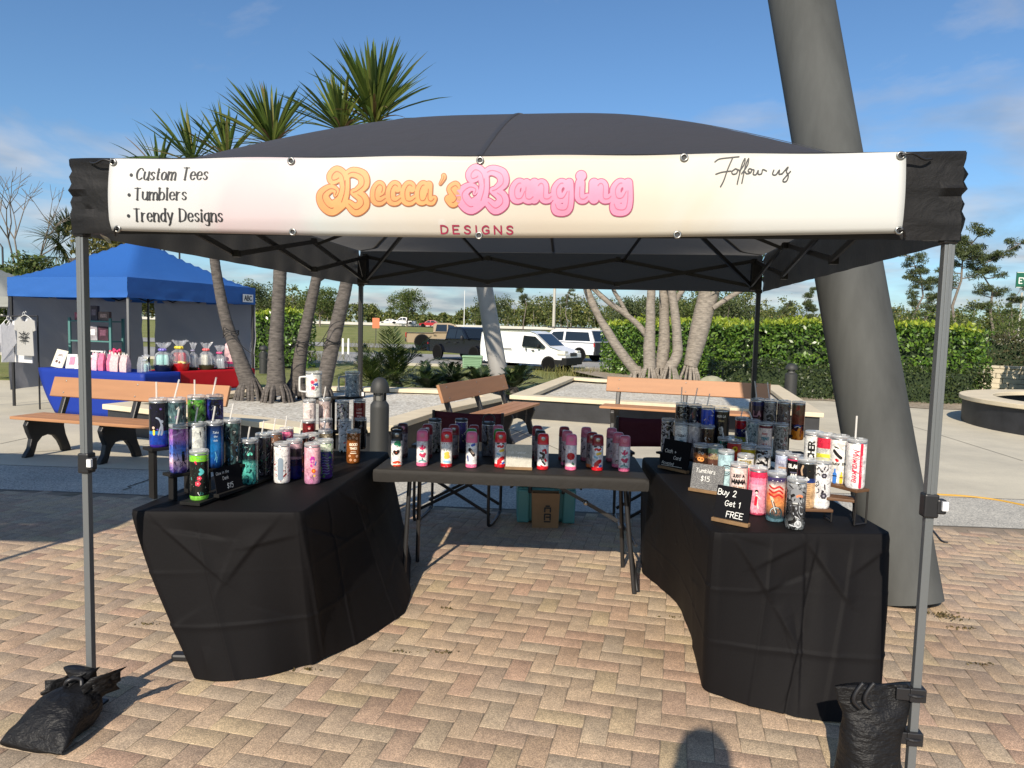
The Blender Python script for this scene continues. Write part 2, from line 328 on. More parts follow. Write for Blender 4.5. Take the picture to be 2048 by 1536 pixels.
def decal(strokes, cell, mapf, name, mt, parent):
    V, F = filled(strokes, cell); b = MB(); b.add([mapf(*v) for v in V], F); return b.build(name, mt, parent)
# ================================================================== SETTING
def terr(y):
    P = [(-50, 0), (18, 0), (31, -.40), (44, -.30), (60, -.02), (140, 1.2), (170, 1.45), (3000, 1.45)]
    for (a, za), (b, zb) in zip(P, P[1:]):
        if y <= b:
            t = (y-a)/(b-a); t = t*t*(3-2*t); return za+(zb-za)*t
    return 1.45
def tri_sheet(name, poly, z, mt, kind='structure', parent=None):
    b = MB(); b.add([(x, y, z) for x, y in poly], [tuple(range(len(poly)))]); return tag(b.build(name, mt, parent), kind=kind) if not parent else b.build(name, mt, parent)
def bline(x): return 6.08-.05*x          # brick / aggregate edge
def aline(x): return 7.17-.037*x         # aggregate / concrete edge
# lawn terrain
mt, t, b_ = newmat('lawn'); tcn = nd(t, 'ShaderNodeTexCoord'); n1 = noiz(t, tcn.outputs['Object'], .35, 6, .7); n2 = noiz(t, tcn.outputs['Object'], 18, 3, .7)
r1 = ramp(t, n1.outputs['Fac'], [(.35, (.17, .19, .04)), (.5, (.23, .245, .06)), (.68, (.31, .28, .11))]); r2 = ramp(t, n2.outputs['Fac'], [(.3, (.6, .6, .6)), (.7, (1.15, 1.15, 1.1))])
mm = nd(t, 'ShaderNodeMixRGB', blend_type='MULTIPLY'); mm.inputs[0].default_value = 1; lk(t, r1.outputs[0], mm.inputs[1]); lk(t, r2.outputs[0], mm.inputs[2]); lk(t, mm.outputs[0], b_.inputs['Base Color']); setp(b_, Roughness=.9)
addbump(t, b_, n2.outputs['Fac'], .8, .05); M_lawn = mt
ys = [-30, -5, 8, 14, 18, 21, 24, 27, 31, 35, 40, 44, 50, 55, 60, 75, 90, 110, 125, 140, 155, 170, 260, 500, 1200, 3000]; xs = [-3000, -900, -300, -120, -60, -30, -12, 0, 12, 30, 60, 120, 300, 900, 3000]
b = MB(); b.grid([[(x, y, terr(y)-.03) for x in xs] for y in ys]); tag(b.build('ground', M_lawn, smooth=180), kind='structure')
# paving bricks (herringbone, every brick modelled)
mt, t, b_ = newmat('brick_pavers'); g = nd(t, 'ShaderNodeNewGeometry'); tcn = nd(t, 'ShaderNodeTexCoord')
r1 = ramp(t, g.outputs['Random Per Island'], [(0, (0.425, 0.304, 0.212)), (0.14, (0.442, 0.334, 0.233)), (0.3, (0.398, 0.307, 0.223)), (0.42, (0.432, 0.287, 0.206)), (0.55, (0.445, 0.348, 0.243)), (0.68, (0.384, 0.304, 0.226)), (0.8, (0.425, 0.304, 0.219)), (0.93, (0.459, 0.362, 0.229)), (1, (0.415, 0.277, 0.199))])
n1 = noiz(t, tcn.outputs['Object'], 210, 3, .8); n2 = noiz(t, tcn.outputs['Object'], 1.1, 5, .65); n3 = noiz(t, tcn.outputs['Object'], 14, 4, .65)
r2 = ramp(t, n1.outputs['Fac'], [(.34, (.50, .49, .48)), (.5, (1, 1, 1)), (.64, (1.62, 1.6, 1.52))]); r3 = ramp(t, n2.outputs['Fac'], [(.3, (.76, .75, .74)), (.5, (1, 1, 1)), (.7, (1.14, 1.13, 1.1))]); r4 = ramp(t, n3.outputs['Fac'], [(.3, (.84, .84, .85)), (.7, (1.14, 1.13, 1.1))])
cur = r1.outputs[0]
for q in (r2, r3, r4):
    mm = nd(t, 'ShaderNodeMixRGB', blend_type='MULTIPLY'); mm.inputs[0].default_value = 1; lk(t, cur, mm.inputs[1]); lk(t, q.outputs[0], mm.inputs[2]); cur = mm.outputs[0]
lk(t, cur, b_.inputs['Base Color']); setp(b_, Roughness=.85); addbump(t, b_, n1.outputs['Fac'], .5, .004); M_brick = mt
mt, t, b_ = newmat('joint_sand'); tcn = nd(t, 'ShaderNodeTexCoord'); n1 = noiz(t, tcn.outputs['Object'], 3.2, 6, .7)
r1 = ramp(t, n1.outputs['Fac'], [(.35, (.21, .165, .115)), (.55, (.28, .22, .16)), (.70, (.14, .125, .075))]); lk(t, r1.outputs[0], b_.inputs['Base Color']); setp(b_, Roughness=.95); M_sand = mt
bx0, bx1, by0 = -7.5, 7.5, -1.2
poly = [(bx0, by0), (bx1, by0), (bx1, bline(bx1)), (bx0, bline(bx0))]
base_o = tri_sheet('paving_bed', poly, .0010, M_sand)
ang = R(-13); ca, sa = math.cos(ang), math.sin(ang)
V = []; F = []; L_, W_ = .2, .1; rd = random.Random(3)
def brick(cx, cy, lx, ly):
    gx, gy = lx/2-.0018, ly/2-.0018; bv = .0026; zt = rd.uniform(.0026, .0034); tx, ty = rd.gauss(0, .0025), rd.gauss(0, .0025); jr = rd.gauss(0, .008)
    P = []
    for (ex, ey, z) in ((gx, gy, -.004), (gx, gy, zt-.0014), (gx-bv, gy-bv, zt)):
        for sx, sy in ((-1, -1), (1, -1), (1, 1), (-1, 1)):
            x, y = sx*ex, sy*ey; x, y = x-jr*y, y+jr*x
            P.append((x, y, z+(x*tx+y*ty if z > 0 else 0)))
    i0 = len(V)
    for x, y, z in P:
        X, Y = cx+x, cy+y; V.append((X*ca-Y*sa, X*sa+Y*ca, z))
    F.append((i0+8, i0+9, i0+10, i0+11))
    for k in (0, 4):
        for j in range(4): F.append((i0+k+j, i0+k+(j+1)%4, i0+k+4+(j+1)%4, i0+k+4+j))
for i in range(-110, 130):
    for j in range(-110, 130):
        k = (i-j) % 4                      # herringbone on a 0.1 m lattice
        x, y = i*W_, j*W_
        if k == 0: cx, cy, lx, ly = x+W_, y+W_/2, L_, W_
        elif k == 3: cx, cy, lx, ly = x+W_/2, y+W_, W_, L_
        else: continue
        X, Y = cx*ca-cy*sa, cx*sa+cy*ca
        if X < bx0+.1 or X > bx1-.1 or Y < by0+.1 or Y > bline(X)-.09: continue
        if abs(X) > .80*max(Y, 0)+1.6: continue
        brick(cx, cy, lx, ly)
o = npmesh('brick_paving', V, F, M_brick); o.parent = base_o
base_o.name = 'brick_paving_ground'
# aggregate strip and concrete
def speck(name, cols, scale, big, bump, rough=.85):
    mt, t, b_ = newmat(name); tcn = nd(t, 'ShaderNodeTexCoord'); v = nd(t, 'ShaderNodeTexVoronoi'); v.inputs['Scale'].default_value = scale; lk(t, tcn.outputs['Object'], v.inputs['Vector'])
    sp_ = nd(t, 'ShaderNodeSeparateColor'); lk(t, v.outputs['Color'], sp_.inputs[0]); r = ramp(t, sp_.outputs[0], cols); n = noiz(t, tcn.outputs['Object'], big, 6, .65); r2 = ramp(t, n.outputs['Fac'], [(.3, (.8, .8, .8)), (.7, (1.14, 1.13, 1.1))])
    mm = nd(t, 'ShaderNodeMixRGB', blend_type='MULTIPLY'); mm.inputs[0].default_value = 1; lk(t, r.outputs[0], mm.inputs[1]); lk(t, r2.outputs[0], mm.inputs[2]); lk(t, mm.outputs[0], b_.inputs['Base Color']); setp(b_, Roughness=rough)
    addbump(t, b_, v.outputs['Distance'], -bump, .012); return mt
M_agg = speck('exposed_aggregate', [(0, (.28, .27, .24)), (.3, (.42, .40, .35)), (.6, (.52, .49, .42)), (.85, (.64, .61, .53)), (1, (.2, .19, .18))], 95, 1.2, .8)
M_conc = speck('concrete', [(0, (.52, .475, .37)), (.5, (.56, .51, .40)), (1, (.60, .55, .43))], 160, .7, .05)
M_grav = speck('pebbles', [(0, (.32, .29, .24)), (.25, (.50, .47, .40)), (.5, (.60, .57, .50)), (.8, (.70, .68, .61)), (1, (.42, .36, .28))], 30, .8, 1.0)
M_mulch = speck('mulch', [(0, (.20, .15, .10)), (.3, (.34, .28, .20)), (.6, (.42, .36, .27)), (1, (.26, .20, .14))], 22, .9, .9)
XL, XR = -15., 20.
tri_sheet('aggregate_path', [(XL, bline(XL)), (bx0, bline(bx0)), (bx1, bline(bx1)), (XR, bline(XR)), (XR, aline(XR)), (XL, aline(XL))], .001, M_agg)
cw = tri_sheet('concrete_path', [(XL, aline(XL)), (XR, aline(XR)), (XR, 17.6), (13, 16.2), (7, 17.6), (3, 18.2), (-3, 17.5), (-5.2, 16.8), (-10.5, 17.2), (XL, 17)], 0, M_conc)
M_joint = mat('joint_line', (.13, .115, .09), .9)
def jl(a, b, w=.012, parent=cw, z=.003, wob=0):
    n = 14 if wob else 2; a, b = Vector(a), Vector(b); d = (b-a).normalized(); nn = Vector((-d.y, d.x)); L = []
    q = MB(); rdd = random.Random(a.x*7+b.y)
    for i in range(n):
        p = a.lerp(b, i/(n-1))+nn*(rdd.uniform(-wob, wob) if wob else 0); L.append(((p.x+nn.x*w/2, p.y+nn.y*w/2, z), (p.x-nn.x*w/2, p.y-nn.y*w/2, z)))
    q.grid(L); return q.build('joint', M_joint, parent)
def pj(p, q, **k):
    a, b = gz(*p), gz(*q); jl(a.xy, b.xy, **k)
pj((1790, 842), (2046, 922)); pj((1640, 905), (1850, 985)); pj((0, 888), (130, 860)); pj((1010, 852), (1130, 905)); pj((1100, 835), (1640, 905), w=.01)
jl((-6.5, 7.43), (-2.5, 10.2)); pj((246, 981), (309, 953), w=.02, wob=.03, z=.006); jl((XL, aline(XL)), (XR, aline(XR)), w=.014); jl((bx0, bline(bx0)-.005), (bx1, bline(bx1)-.005), w=.03, wob=.006, z=.003)
tri_sheet('mulch_bed', [(4.2, 18.6), (6.3, 17.15), (7.6, 17.3), (9.3, 15.9), (10.8, 15.9), (13.4, 16.6), (14, 19), (8, 24), (3.4, 30), (2.2, 27)], .012, M_mulch)
# parking area and far road
M_asph = speck('asphalt', [(0, (.10, .10, .10)), (.5, (.15, .15, .145)), (1, (.2, .2, .19))], 60, .3, .2)
M_asl = speck('pale_asphalt', [(0, (.26, .255, .24)), (.5, (.32, .31, .29)), (1, (.36, .35, .33))], 30, .2, .2)
b = MB(); b.grid([[(x, y, terr(y)) for x in (-40, -20, 0, 20, 40)] for y in (35.4, 37, 39, 42, 45, 47)]); tag(b.build('parking_road', M_asl), kind='structure')
b = MB(); b.grid([[(x, y, terr(y)) for x in (-40, -20, 0, 20, 40)] for y in (53, 55, 57, 60)]); tag(b.build('service_road', M_asl), kind='structure')
b = MB(); b.grid([[(x, y, terr(y)+.06) for x in (-400, -100, 0, 100, 400)] for y in (155, 163, 172, 182)]); tag(b.build('highway_road', M_asph), kind='structure')
b = MB(); b.box((0, 153, terr(153)+.4), (300, .5, .55)); o = b.build('barrier_wall', mat('barrier_concrete', (.55, .53, .48), .8, var=.1, vs=.3)); tag(o, 'long low pale concrete barrier along the far highway', 'barrier')
# kerb between lawn and parking
M_kerb = mat('kerb_concrete', (.42, .39, .32), .85, var=.12, vs=3)
b = MB(); b.box((0, 35.2, terr(35.2)+.03), (80, .3, .14)); tag(b.build('kerb', M_kerb), kind='structure')
# ------------------------------------------------------------------ planters
M_cap = mat('cap_stone', (.66, .565, .40), .8, var=.1, vs=2.5, bump=.3, bs=30); M_black = mat('black_render', (.020, .021, .024), .55, var=.4, vs=3, bump=.2, bs=12)
def offset(poly, d):
    n = len(poly); out = []
    for i in range(n):
        p0, p1, p2 = Vector(poly[i-1]), Vector(poly[i]), Vector(poly[(i+1) % n]); e1 = (p1-p0).normalized(); e2 = (p2-p1).normalized()
        n1 = Vector((-e1.y, e1.x)); n2 = Vector((-e2.y, e2.x)); m_ = (n1+n2); m_ /= max(.3, m_.dot(n1)); out.append(p1+m_*d)
    return out
def ring(b, A, B_, z0, z1):
    n = len(A); vs = [(p[0], p[1], z) for z in (z0, z1) for P in (A, B_) for p in P]; fs = []
    for i in range(n):
        j = (i+1) % n; fs += [(i, j, 2*n+j, 2*n+i), (n+j, n+i, 3*n+i, 3*n+j), (2*n+i, 2*n+j, 3*n+j, 3*n+i), (j, i, n+i, n+j)]
    b.add(vs, fs)
def planter(label, poly, h, fill, fz, capw=.34):
    t_ = thing('planter', label, 'planter', (0, 0, 0))
    b = MB(); ring(b, poly, offset(poly, .22), 0, h-.07); b.build('wall', M_black, t_)
    b = MB(); ring(b, offset(poly, -.05), offset(poly, capw-.05), h-.07, h); b.build('cap', M_cap, t_, bevel=.008)
    inn = offset(poly, .2); b = MB(); N = 1; b.add([(p[0], p[1], fz) for p in inn], [tuple(range(len(inn)))]); b.build('gravel_fill', fill, t_)
    return t_
P1 = [(-5.5, 9.62), (-3.26, 8.51), (-2.15, 7.80), (-1.42, 8.3), (-1.02, 9.95), (-.16, 12.1), (-.7, 13.3), (-2.56, 13.4), (-4.2, 13.2)]
P2 = [(.02, 12.45), (4.75, 10.88), (6.23, 16.67), (2.14, 17.3), (1.34, 17.9)]
planter('black planter with beige cap around the palms and white gravel behind the left bench', P1, .40, M_grav, .31)
planter('black planter with beige cap around the pale branching tree behind the right bench', P2, .40, M_grav, .29)
t_ = thing('planter', 'round black raised planter with wide beige cap at the right edge', 'planter', (11.5, 12.5, 0))
b = MB(); N = 64; cir = lambda r: [(r*math.cos(2*math.pi*i/N), r*math.sin(2*math.pi*i/N)) for i in range(N)]
ring(b, cir(3.0), cir(2.7), 0, .44); b.build('wall', M_black, t_, smooth=40)
b = MB(); ring(b, cir(3.06), cir(2.5), .44, .52); b.build('cap', M_cap, t_, smooth=40, bevel=.01)
b = MB(); b.add([(x, y, .12) for x, y in cir(2.6)], [tuple(range(N))]); b.build('gravel_fill', M_black, t_)
# stacked stone wall
t_ = None; b = MB(); rd = random.Random(5); a_, c_ = Vector((11.4, 23.2)), Vector((17.5, 19.6)); d_ = (c_-a_).normalized(); M3 = Matrix(((d_.x, -d_.y, 0), (d_.y, d_.x, 0), (0, 0, 1))); L = (c_-a_).length
for r_ in range(5):
    x = -.4*(r_ % 2)
    while x < L:
        w = rd.uniform(.45, .8); p = a_+d_*(x+w/2); b.box((p.x, p.y, .075+r_*.15+.0), (w-.012, .3+rd.uniform(-.02, .02), .142), M3); x += w
for k in range(int(L/.62)):
    p = a_+d_*(k*.62+.3); b.box((p.x, p.y, .785), (.61, .38, .08), M3)
tag(b.build('stone_wall', mat('wall_stone', (.52, .46, .34), .85, var=.18, vs=2.2, bump=.6, bs=14), bevel=.01), 'tan stacked stone block wall under the clipped hedge on the right', 'wall')
# ------------------------------------------------------------------ foliage
def leaves(name, Cn, size, mts, parent=None, nrm=None, asp=.45, up=0., fold=.0, seed=1, long=1.0):
    """many separate leaves: one pointed 4-vertex blade per centre"""
    rg = np.random.default_rng(seed); Cn = np.asarray(Cn, float); n = len(Cn); s = (size*rg.uniform(.6, 1.3, n))[:, None]
    a = rg.normal(size=(n, 3)); a[:, 2] += up; a /= np.linalg.norm(a, axis=1)[:, None]
    q = rg.normal(size=(n, 3)) if nrm is None else np.asarray(nrm)+rg.normal(size=(n, 3))*.55
    w = np.cross(a, q); w /= np.linalg.norm(w, axis=1)[:, None]+1e-9
    nn = np.cross(w, a)
    V = np.stack([Cn-a*s*.5*long, Cn+w*s*asp*.5-a*s*.05+nn*s*fold, Cn+a*s*.5*long, Cn-w*s*asp*.5-a*s*.05+nn*s*fold], 1).reshape(-1, 3)
    F = np.arange(4*n).reshape(n, 4); return npmesh(name, V, F, mts, parent)
LM_hedge = leafmat('hedge_leaf', [(0, (.045, .095, .016)), (.35, (.08, .165, .024)), (.7, (.13, .235, .032)), (1, (.20, .31, .05))], .3, .3, .6)
LM_top = leafmat('young_leaf', [(0, (.18, .27, .025)), (.5, (.28, .36, .035)), (1, (.42, .46, .06))], .4, .3)
LM_small = leafmat('box_leaf', [(0, (.022, .038, .012)), (.5, (.04, .062, .016)), (1, (.075, .095, .026))], .4, .2)
LM_brn = leafmat('clipped_leaf', [(0, (.035, .04, .014)), (.5, (.06, .062, .022)), (1, (.10, .085, .04))], .5, .2)
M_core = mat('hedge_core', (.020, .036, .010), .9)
def hedge(label, pts, h, th, n, size, mt, topm=None, z0=0., seed=1, topn=0, rnd=.12):
    rg = np.random.default_rng(seed); t_ = thing('hedge', label, 'hedge', (0, 0, 0)); pts = [np.array(p, float) for p in pts]
    seg = [np.linalg.norm(b-a) for a, b in zip(pts, pts[1:])]; tot = sum(seg)
    def P(u):
        u = u*tot
        for a, b, l in zip(pts, pts[1:], seg):
            if u <= l or b is pts[-1]:
                d = (b-a)/l; return a+d*min(u, l), np.array([-d[1], d[0]])
            u -= l
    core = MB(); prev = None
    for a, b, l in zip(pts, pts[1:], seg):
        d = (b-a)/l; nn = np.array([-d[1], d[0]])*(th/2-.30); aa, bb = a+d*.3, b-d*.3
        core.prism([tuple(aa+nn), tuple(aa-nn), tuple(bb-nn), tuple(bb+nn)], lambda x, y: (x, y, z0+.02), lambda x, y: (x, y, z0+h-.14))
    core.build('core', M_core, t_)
    Cn = []; Nn = []
    for i in range(n):
        u = rg.random(); p, nn = P(u); k = rg.random()*(2*h+th+.6)
        lump = .07*math.sin(u*tot*2.1+seed)+.05*math.sin(u*tot*5.3)
        if k < h: o_, z, nv = -th/2, k, (-nn[0], -nn[1], .35)
        elif k < h+th: o_, z, nv = (k-h)-th/2, h, (0, 0, 1)
        elif k < 2*h+th: o_, z, nv = th/2, k-h-th, (nn[0], nn[1], .35)
        else:
            e = pts[0] if rg.random() < .5 else pts[-1]; d = (pts[1]-pts[0])/seg[0]*(-1) if e is pts[0] else (pts[-1]-pts[-2])/seg[-1]
            p = e+d*.0; o_, z, nv = (rg.random()-.5)*th, rg.random()*h, (d[0], d[1], .3)
        dep = abs(rg.normal())*rnd; z = max(.03, z-(dep if z >= h else 0)+(lump if z > h*.6 else 0)); sgn = np.sign(o_) if abs(o_) >= th/2-1e-6 else 0
        q = p+nn*(o_-sgn*(dep-.06)); ed = min(1, max(0, (z-h+.25)/.25)); q = q-nn*sgn*ed*ed*.12
        Cn.append((q[0], q[1], z0+z)); Nn.append(nv)
    for q0 in pts[1:-1]:                    # round the bends
        for i in range(int(n*.07)):
            a = rg.random()*6.283; z = rg.random()*h; q = q0+np.array([math.cos(a), math.sin(a)])*(th/2-abs(rg.normal())*rnd+.05); Cn.append((q[0], q[1], z0+max(.03, z))); Nn.append((math.cos(a), math.sin(a), .35))
    leaves('leaves', Cn, size, mt, t_, Nn, .5, 0, .06, seed)
    if topm:
        Cn = []
        for i in range(topn):
            u = rg.random(); p, nn = P(u); o_ = (rg.random()-.5)*th*1.02; q = p+nn*o_; Cn.append((q[0], q[1], z0+h-.03+abs(rg.normal())*.09+.07*math.sin(u*tot*2.1+seed)))
        leaves('new_growth', Cn, size*1.15, topm, t_, None, .42, 1.3, .05, seed+9)
    return t_
hedge('big glossy green clipped hedge with yellow new growth behind the right tree', [(4.1, 27.3), (7.2, 20.6), (12.4, 19.2)], 1.86, 1.7, 26000, .125, LM_hedge, LM_top, 0, 3, 5200)
hedge('low dark green rounded hedge in front of the tall glossy one', [(5.2, 18.6), (8.4, 18.0), (11.6, 17.6)], .86, 1.1, 9000, .075, LM_small, None, 0, 5)
hedge('brownish clipped hedge on top of the stone wall', [(11.6, 24.0), (17.2, 20.6)], .86, 1.0, 7000, .085, LM_brn, None, .80, 6)
hedge('tall green hedge cut off by the right edge behind the round planter', [(13.9, 19.0), (17, 17.6)], 2.0, 1.1, 4000, .13, LM_hedge, LM_top, 0, 8, 700)
hedge('green hedge between the blue tent and the road', [(-12.2, 31.5), (-8.9, 31.5)], 2.35, 1.2, 3500, .16, LM_hedge, LM_top, terr(31.5), 9, 800)
# broad leaved trees made of leaf clumps
def clump_pts(centres, rad, n, rg):
    Cn = []
    for c, r_ in zip(centres, rad):
        v = rg.normal(size=(n, 3)); v /= np.linalg.norm(v, axis=1)[:, None]; v *= (rg.random(n)**.45)[:, None]*r_*np.array([1, 1, .75]); Cn.append(np.asarray(c)+v)
    return np.concatenate(Cn)
M_bark = mat('bark', (.17, .145, .12), .9, var=.3, vs=6, bump=.6, bs=22); M_barkd = mat('palm_bark', (.105, .092, .082), .9, var=.55, vs=9, bump=.9, bs=30, stretch=(1, 1, 4)); M_barkp = mat('pale_bark', (.245, .215, .18), .85, var=.42, vs=9, bump=.9, bs=34, stretch=(1, 1, 4))  # palm bark is darkened: shade on the trunks is put into its colour
LM_tree = leafmat('tree_leaf', [(0, (.045, .075, .018)), (.5, (.085, .125, .03)), (1, (.16, .18, .05))], .5, .3)
LM_yel = leafmat('yellow_tree_leaf', [(0, (.08, .09, .022)), (.5, (.15, .145, .035)), (1, (.26, .21, .06))], .5, .3)
LM_pine = leafmat('pine_needle', [(0, (.04, .06, .02)), (.5, (.07, .095, .03)), (1, (.12, .14, .055))], .6, .2)
def bushy(name, label, cat_, x, y, z0, h, w, nc, nl, size, mt, seed, trunk=True):
    rg = np.random.default_rng(seed); t_ = thing(name, label, cat_, (x, y, z0)); cs = []; rs = []
    for i in range(nc):
        a = rg.random()*6.28; rr = w/2*rg.random()**.6; zz_ = h*(.35 if trunk else .15)+rg.random()*h*(.6 if trunk else .8); f = 1-.5*abs(zz_/h-.55); cs.append((rr*f*math.cos(a), rr*f*math.sin(a), zz_)); rs.append(w*rg.uniform(.10, .2))
    b = MB(); b.tube([(0, 0, 0), (rg.normal()*.1, 0, h*.3), (rg.normal()*.2, rg.normal()*.2, h*.7)], [h*.025, h*.02, h*.008], 7)
    for c in cs[:: max(1, nc//10)]: b.tube([(0, 0, h*.3), ((c[0])*.5, c[1]*.5, h*.3+(c[2]-h*.3)*.6), c], [h*.012, h*.008, h*.003], 5)
    b.build('trunk', M_bark, t_, smooth=60); leaves('crown', clump_pts(cs, rs, nl, rg), size, mt, t_, None, .5, .2, .05, seed); return t_
p = at(45, 600, 24); bushy('leafy_tree', 'round bushy green tree behind the blue tent at the left edge', 'tree', p.x, 24, 0, 3.6, 3.4, 40, 130, .17, LM_tree, 21)
p = at(235, 560, 23); bushy('leafy_tree', 'yellowish green tree rising behind the peak of the blue tent', 'tree', p.x, 23, 0, 5.05, 3.0, 46, 120, .16, LM_yel, 22)
p = at(128, 580, 22); bushy('leafy_tree', 'small dark green tree between the round bushy tree and the blue peak', 'tree', p.x, 22, 0, 3.2, 1.4, 18, 90, .15, LM_tree, 23)
# bare tree
t_ = thing('bare_tree', 'leafless twiggy tree standing above the bushy tree at left', 'tree', (at(40, 600, 26).x, 26, 0)); b = MB(); rd = random.Random(4)
def twig(p, d, l, r_, k):
    q = p+d*l; b.tube([p, (p+q)/2+Vector((rd.gauss(0, .05), 0, rd.gauss(0, .03)))*l, q], [r_, r_*.8, r_*.6], 5, False)
    if k:
        for _ in range(3): twig(q, (d+Vector((rd.gauss(0, .45), rd.gauss(0, .45), rd.gauss(.1, .2)))).normalized(), l*.68, r_*.6, k-1)
twig(Vector((0, 0, 0)), Vector((0, 0, 1)), 2.6, .07, 4); b.build('branches', M_bark, t_)
# fan rosettes (screw palms and sabals)
LM_palm = leafmat('palm_blade', [(0, (.05, .09, .02)), (.4, (.105, .165, .034)), (.8, (.20, .255, .052)), (.93, (.30, .31, .08)), (1, (.28, .17, .08))], .4, .35)
LM_sabal = leafmat('sabal_blade', [(0, (.03, .05, .018)), (.6, (.06, .085, .03)), (.9, (.12, .12, .05)), (1, (.2, .15, .08))], .5, .25)
def blades(dirs, L, w, droop, rg, org=(0, 0, 0), base=.06):
    V = []; F = []
    for d in dirs:
        d = np.array(d, float); d /= np.linalg.norm(d); s = np.cross(d, [0, 0, 1.]); s = s/(np.linalg.norm(s)+1e-6); rr = rg.normal(size=3)*.25; s = s+rr; s -= d*s.dot(d); s /= np.linalg.norm(s)
        l = L*rg.uniform(.7, 1.1); i0 = len(V); up = np.cross(s, d)
        for k in range(6):
            t_ = k/5; p = np.array(org)+d*(base+l*t_)+np.array([0, 0, -droop*l*t_**2.5]); ww = w*(.55+.9*t_)*(1-t_**2.2)+.001
            V += [p-s*ww/2, p+up*ww*.22*(-1), p+s*ww/2]
        for k in range(5):
            a = i0+3*k; F += [(a, a+1, a+4, a+3), (a+1, a+2, a+5, a+4)]
    return V, F
def rosette_dirs(n, rg, low=-.3, bias=.5, lean=(0, 0, 0)):
    out = []
    for i in range(n):
        a = rg.random()*6.283; z = low+(1.1-low)*rg.random()**(1-bias*.6); r_ = math.sqrt(max(.02, 1-min(1, z)**2)); out.append((r_*math.cos(a)+lean[0], r_*math.sin(a)+lean[1], z+lean[2]))
    return out
def crown(parent, c, n, L, w, seed, mt, low=-.3, droop=.12, lean=(0, 0, 0), fans=None):
    rg = np.random.default_rng(seed); V = []; F = []
    if fans:                                # fan leaves on stalks
        for i in range(fans):
            d = np.array(rosette_dirs(1, rg, low, .5, lean)[0]); d /= np.linalg.norm(d); hub = d*L*.45; s = np.cross(d, rg.normal(size=3)); s /= np.linalg.norm(s); u = d
            ds = [u*math.cos(a)+s*math.sin(a)+rg.normal(size=3)*.05 for a in np.linspace(-1.5, 1.5, n)]
            v, f = blades(ds, L*.62, w, droop, rg, hub, 0); V2, F2 = blades([d], L*.42, .03, 0, rg)
            for vv, ff in ((v, f), (V2, F2)): k = len(V); V += vv; F += [tuple(q+k for q in z) for z in ff]
    else: V, F = blades(rosette_dirs(n, rg, low, .5, lean), L, w, droop, rg)
    o = npmesh('crown', V, F, mt, parent); o.location = c; return o
def trunk_px(pts, y, wpx, extra=()):       # photo points at a distance -> 3D points with radii
    P = [at(px, py, y+dy) for px, py, dy in pts]; return P, [w/2*y/CF for w in wpx]
def roots(b, c, r0, z0, z1, n, spread, rd, r_=.03):
    for i in range(n):
        a = 6.283*i/n+rd.uniform(-.2, .2); s = spread*rd.uniform(.7, 1.2); u = Vector((math.cos(a), math.sin(a), 0))
        b.tube([c+u*r0*.6+Vector((0, 0, z0-c.z)), c+u*(r0+s*.55)+Vector((0, 0, (z0*.5+z1*.5)-c.z)), c+u*(r0+s)+Vector((0, 0, z1-.03-c.z))], [r_*1.1, r_, r_*.9], 6)
rd = random.Random(11); Y1 = 11.3
pt = thing('palm_tree', 'cluster of dark ringed palm trunks with spiky crowns rising behind the tent roof', 'palm tree', at(560, 800, Y1)[:2]+(0,))
pt.location = (at(560, 800, Y1).x, Y1, 0); OFF = Vector(pt.location)
for pts, ws, cr_ in (([(500, 775, .1), (478, 715, .1), (452, 640, .1), (432, 540, .05), (424, 470, 0), (400, 380, 0), (385, 320, 0)], [36, 28, 22, 19, 18, 16, 14], 1),
                     ([(553, 790, -.1), (552, 700, -.1), (556, 620, -.1), (560, 540, -.1), (558, 440, -.1), (548, 330, -.1), (545, 290, -.1)], [40, 29, 25, 25, 23, 20, 18], 1),
                     ([(592, 790, .2), (600, 715, .2), (615, 640, .2), (632, 560, .2), (650, 470, .2), (672, 330, .2), (682, 270, .2)], [34, 26, 22, 20, 18, 17, 15], 1),
                     ([(640, 800, 0), (655, 735, 0), (676, 640, 0), (694, 560, 0), (712, 440, 0), (732, 320, 0), (745, 255, 0)], [34, 30, 27, 24, 22, 20, 17], 1)):
    P, rr = trunk_px(pts, Y1, ws); P = cat([tuple(p-OFF) for p in P], 16); rr = np.interp(np.linspace(0, 1, len(P)), np.linspace(0, 1, len(rr)), rr)
    rr = [r_*(1+.035*(i % 2)+.03*noise.noise((i*.3, r_, 2))) for i, r_ in enumerate(rr)]
    b = MB(); b.tube(P, rr, 14); roots(b, Vector(P[0]), rr[0]*.80, .66, .31, 14, .12, rd, .03); b.build('trunk', M_barkd, pt, smooth=50)
b = MB(); P, rr = trunk_px([(632, 560, .2), (655, 545, .3), (690, 520, .4), (700, 470, .4)], Y1, [16, 14, 12, 10]); b.tube([p-OFF for p in P], rr, 8); b.build('branch', M_barkd, pt, smooth=50)
for (px, py, n, L, w, sd_, ln, lo) in ((748, 240, 120, 1.30, .075, 31, (.12, -.1, .55), .0), (750, 250, 60, .8, .06, 37, (.3, 0, .1), -.4), (683, 262, 85, 1.05, .065, 32, (-.25, -.1, .3), -.25), (545, 288, 95, 1.15, .065, 33, (-.25, -.05, .2), -.2), (455, 318, 60, 1.0, .06, 34, (-.2, 0, .1), -.2), (385, 325, 55, .95, .06, 35, (-.2, 0, .1), -.3), (318, 345, 30, .8, .055, 36, (-.3, 0, 0), -.3)):
    crown(pt, at(px, py, Y1+.1)-OFF, n, L, w, sd_, LM_palm, lo, .14, ln)
LM_brown = leafmat('dead_blade', [(0, (.10, .065, .03)), (.6, (.19, .125, .06)), (1, (.28, .20, .10))], .7, .2)
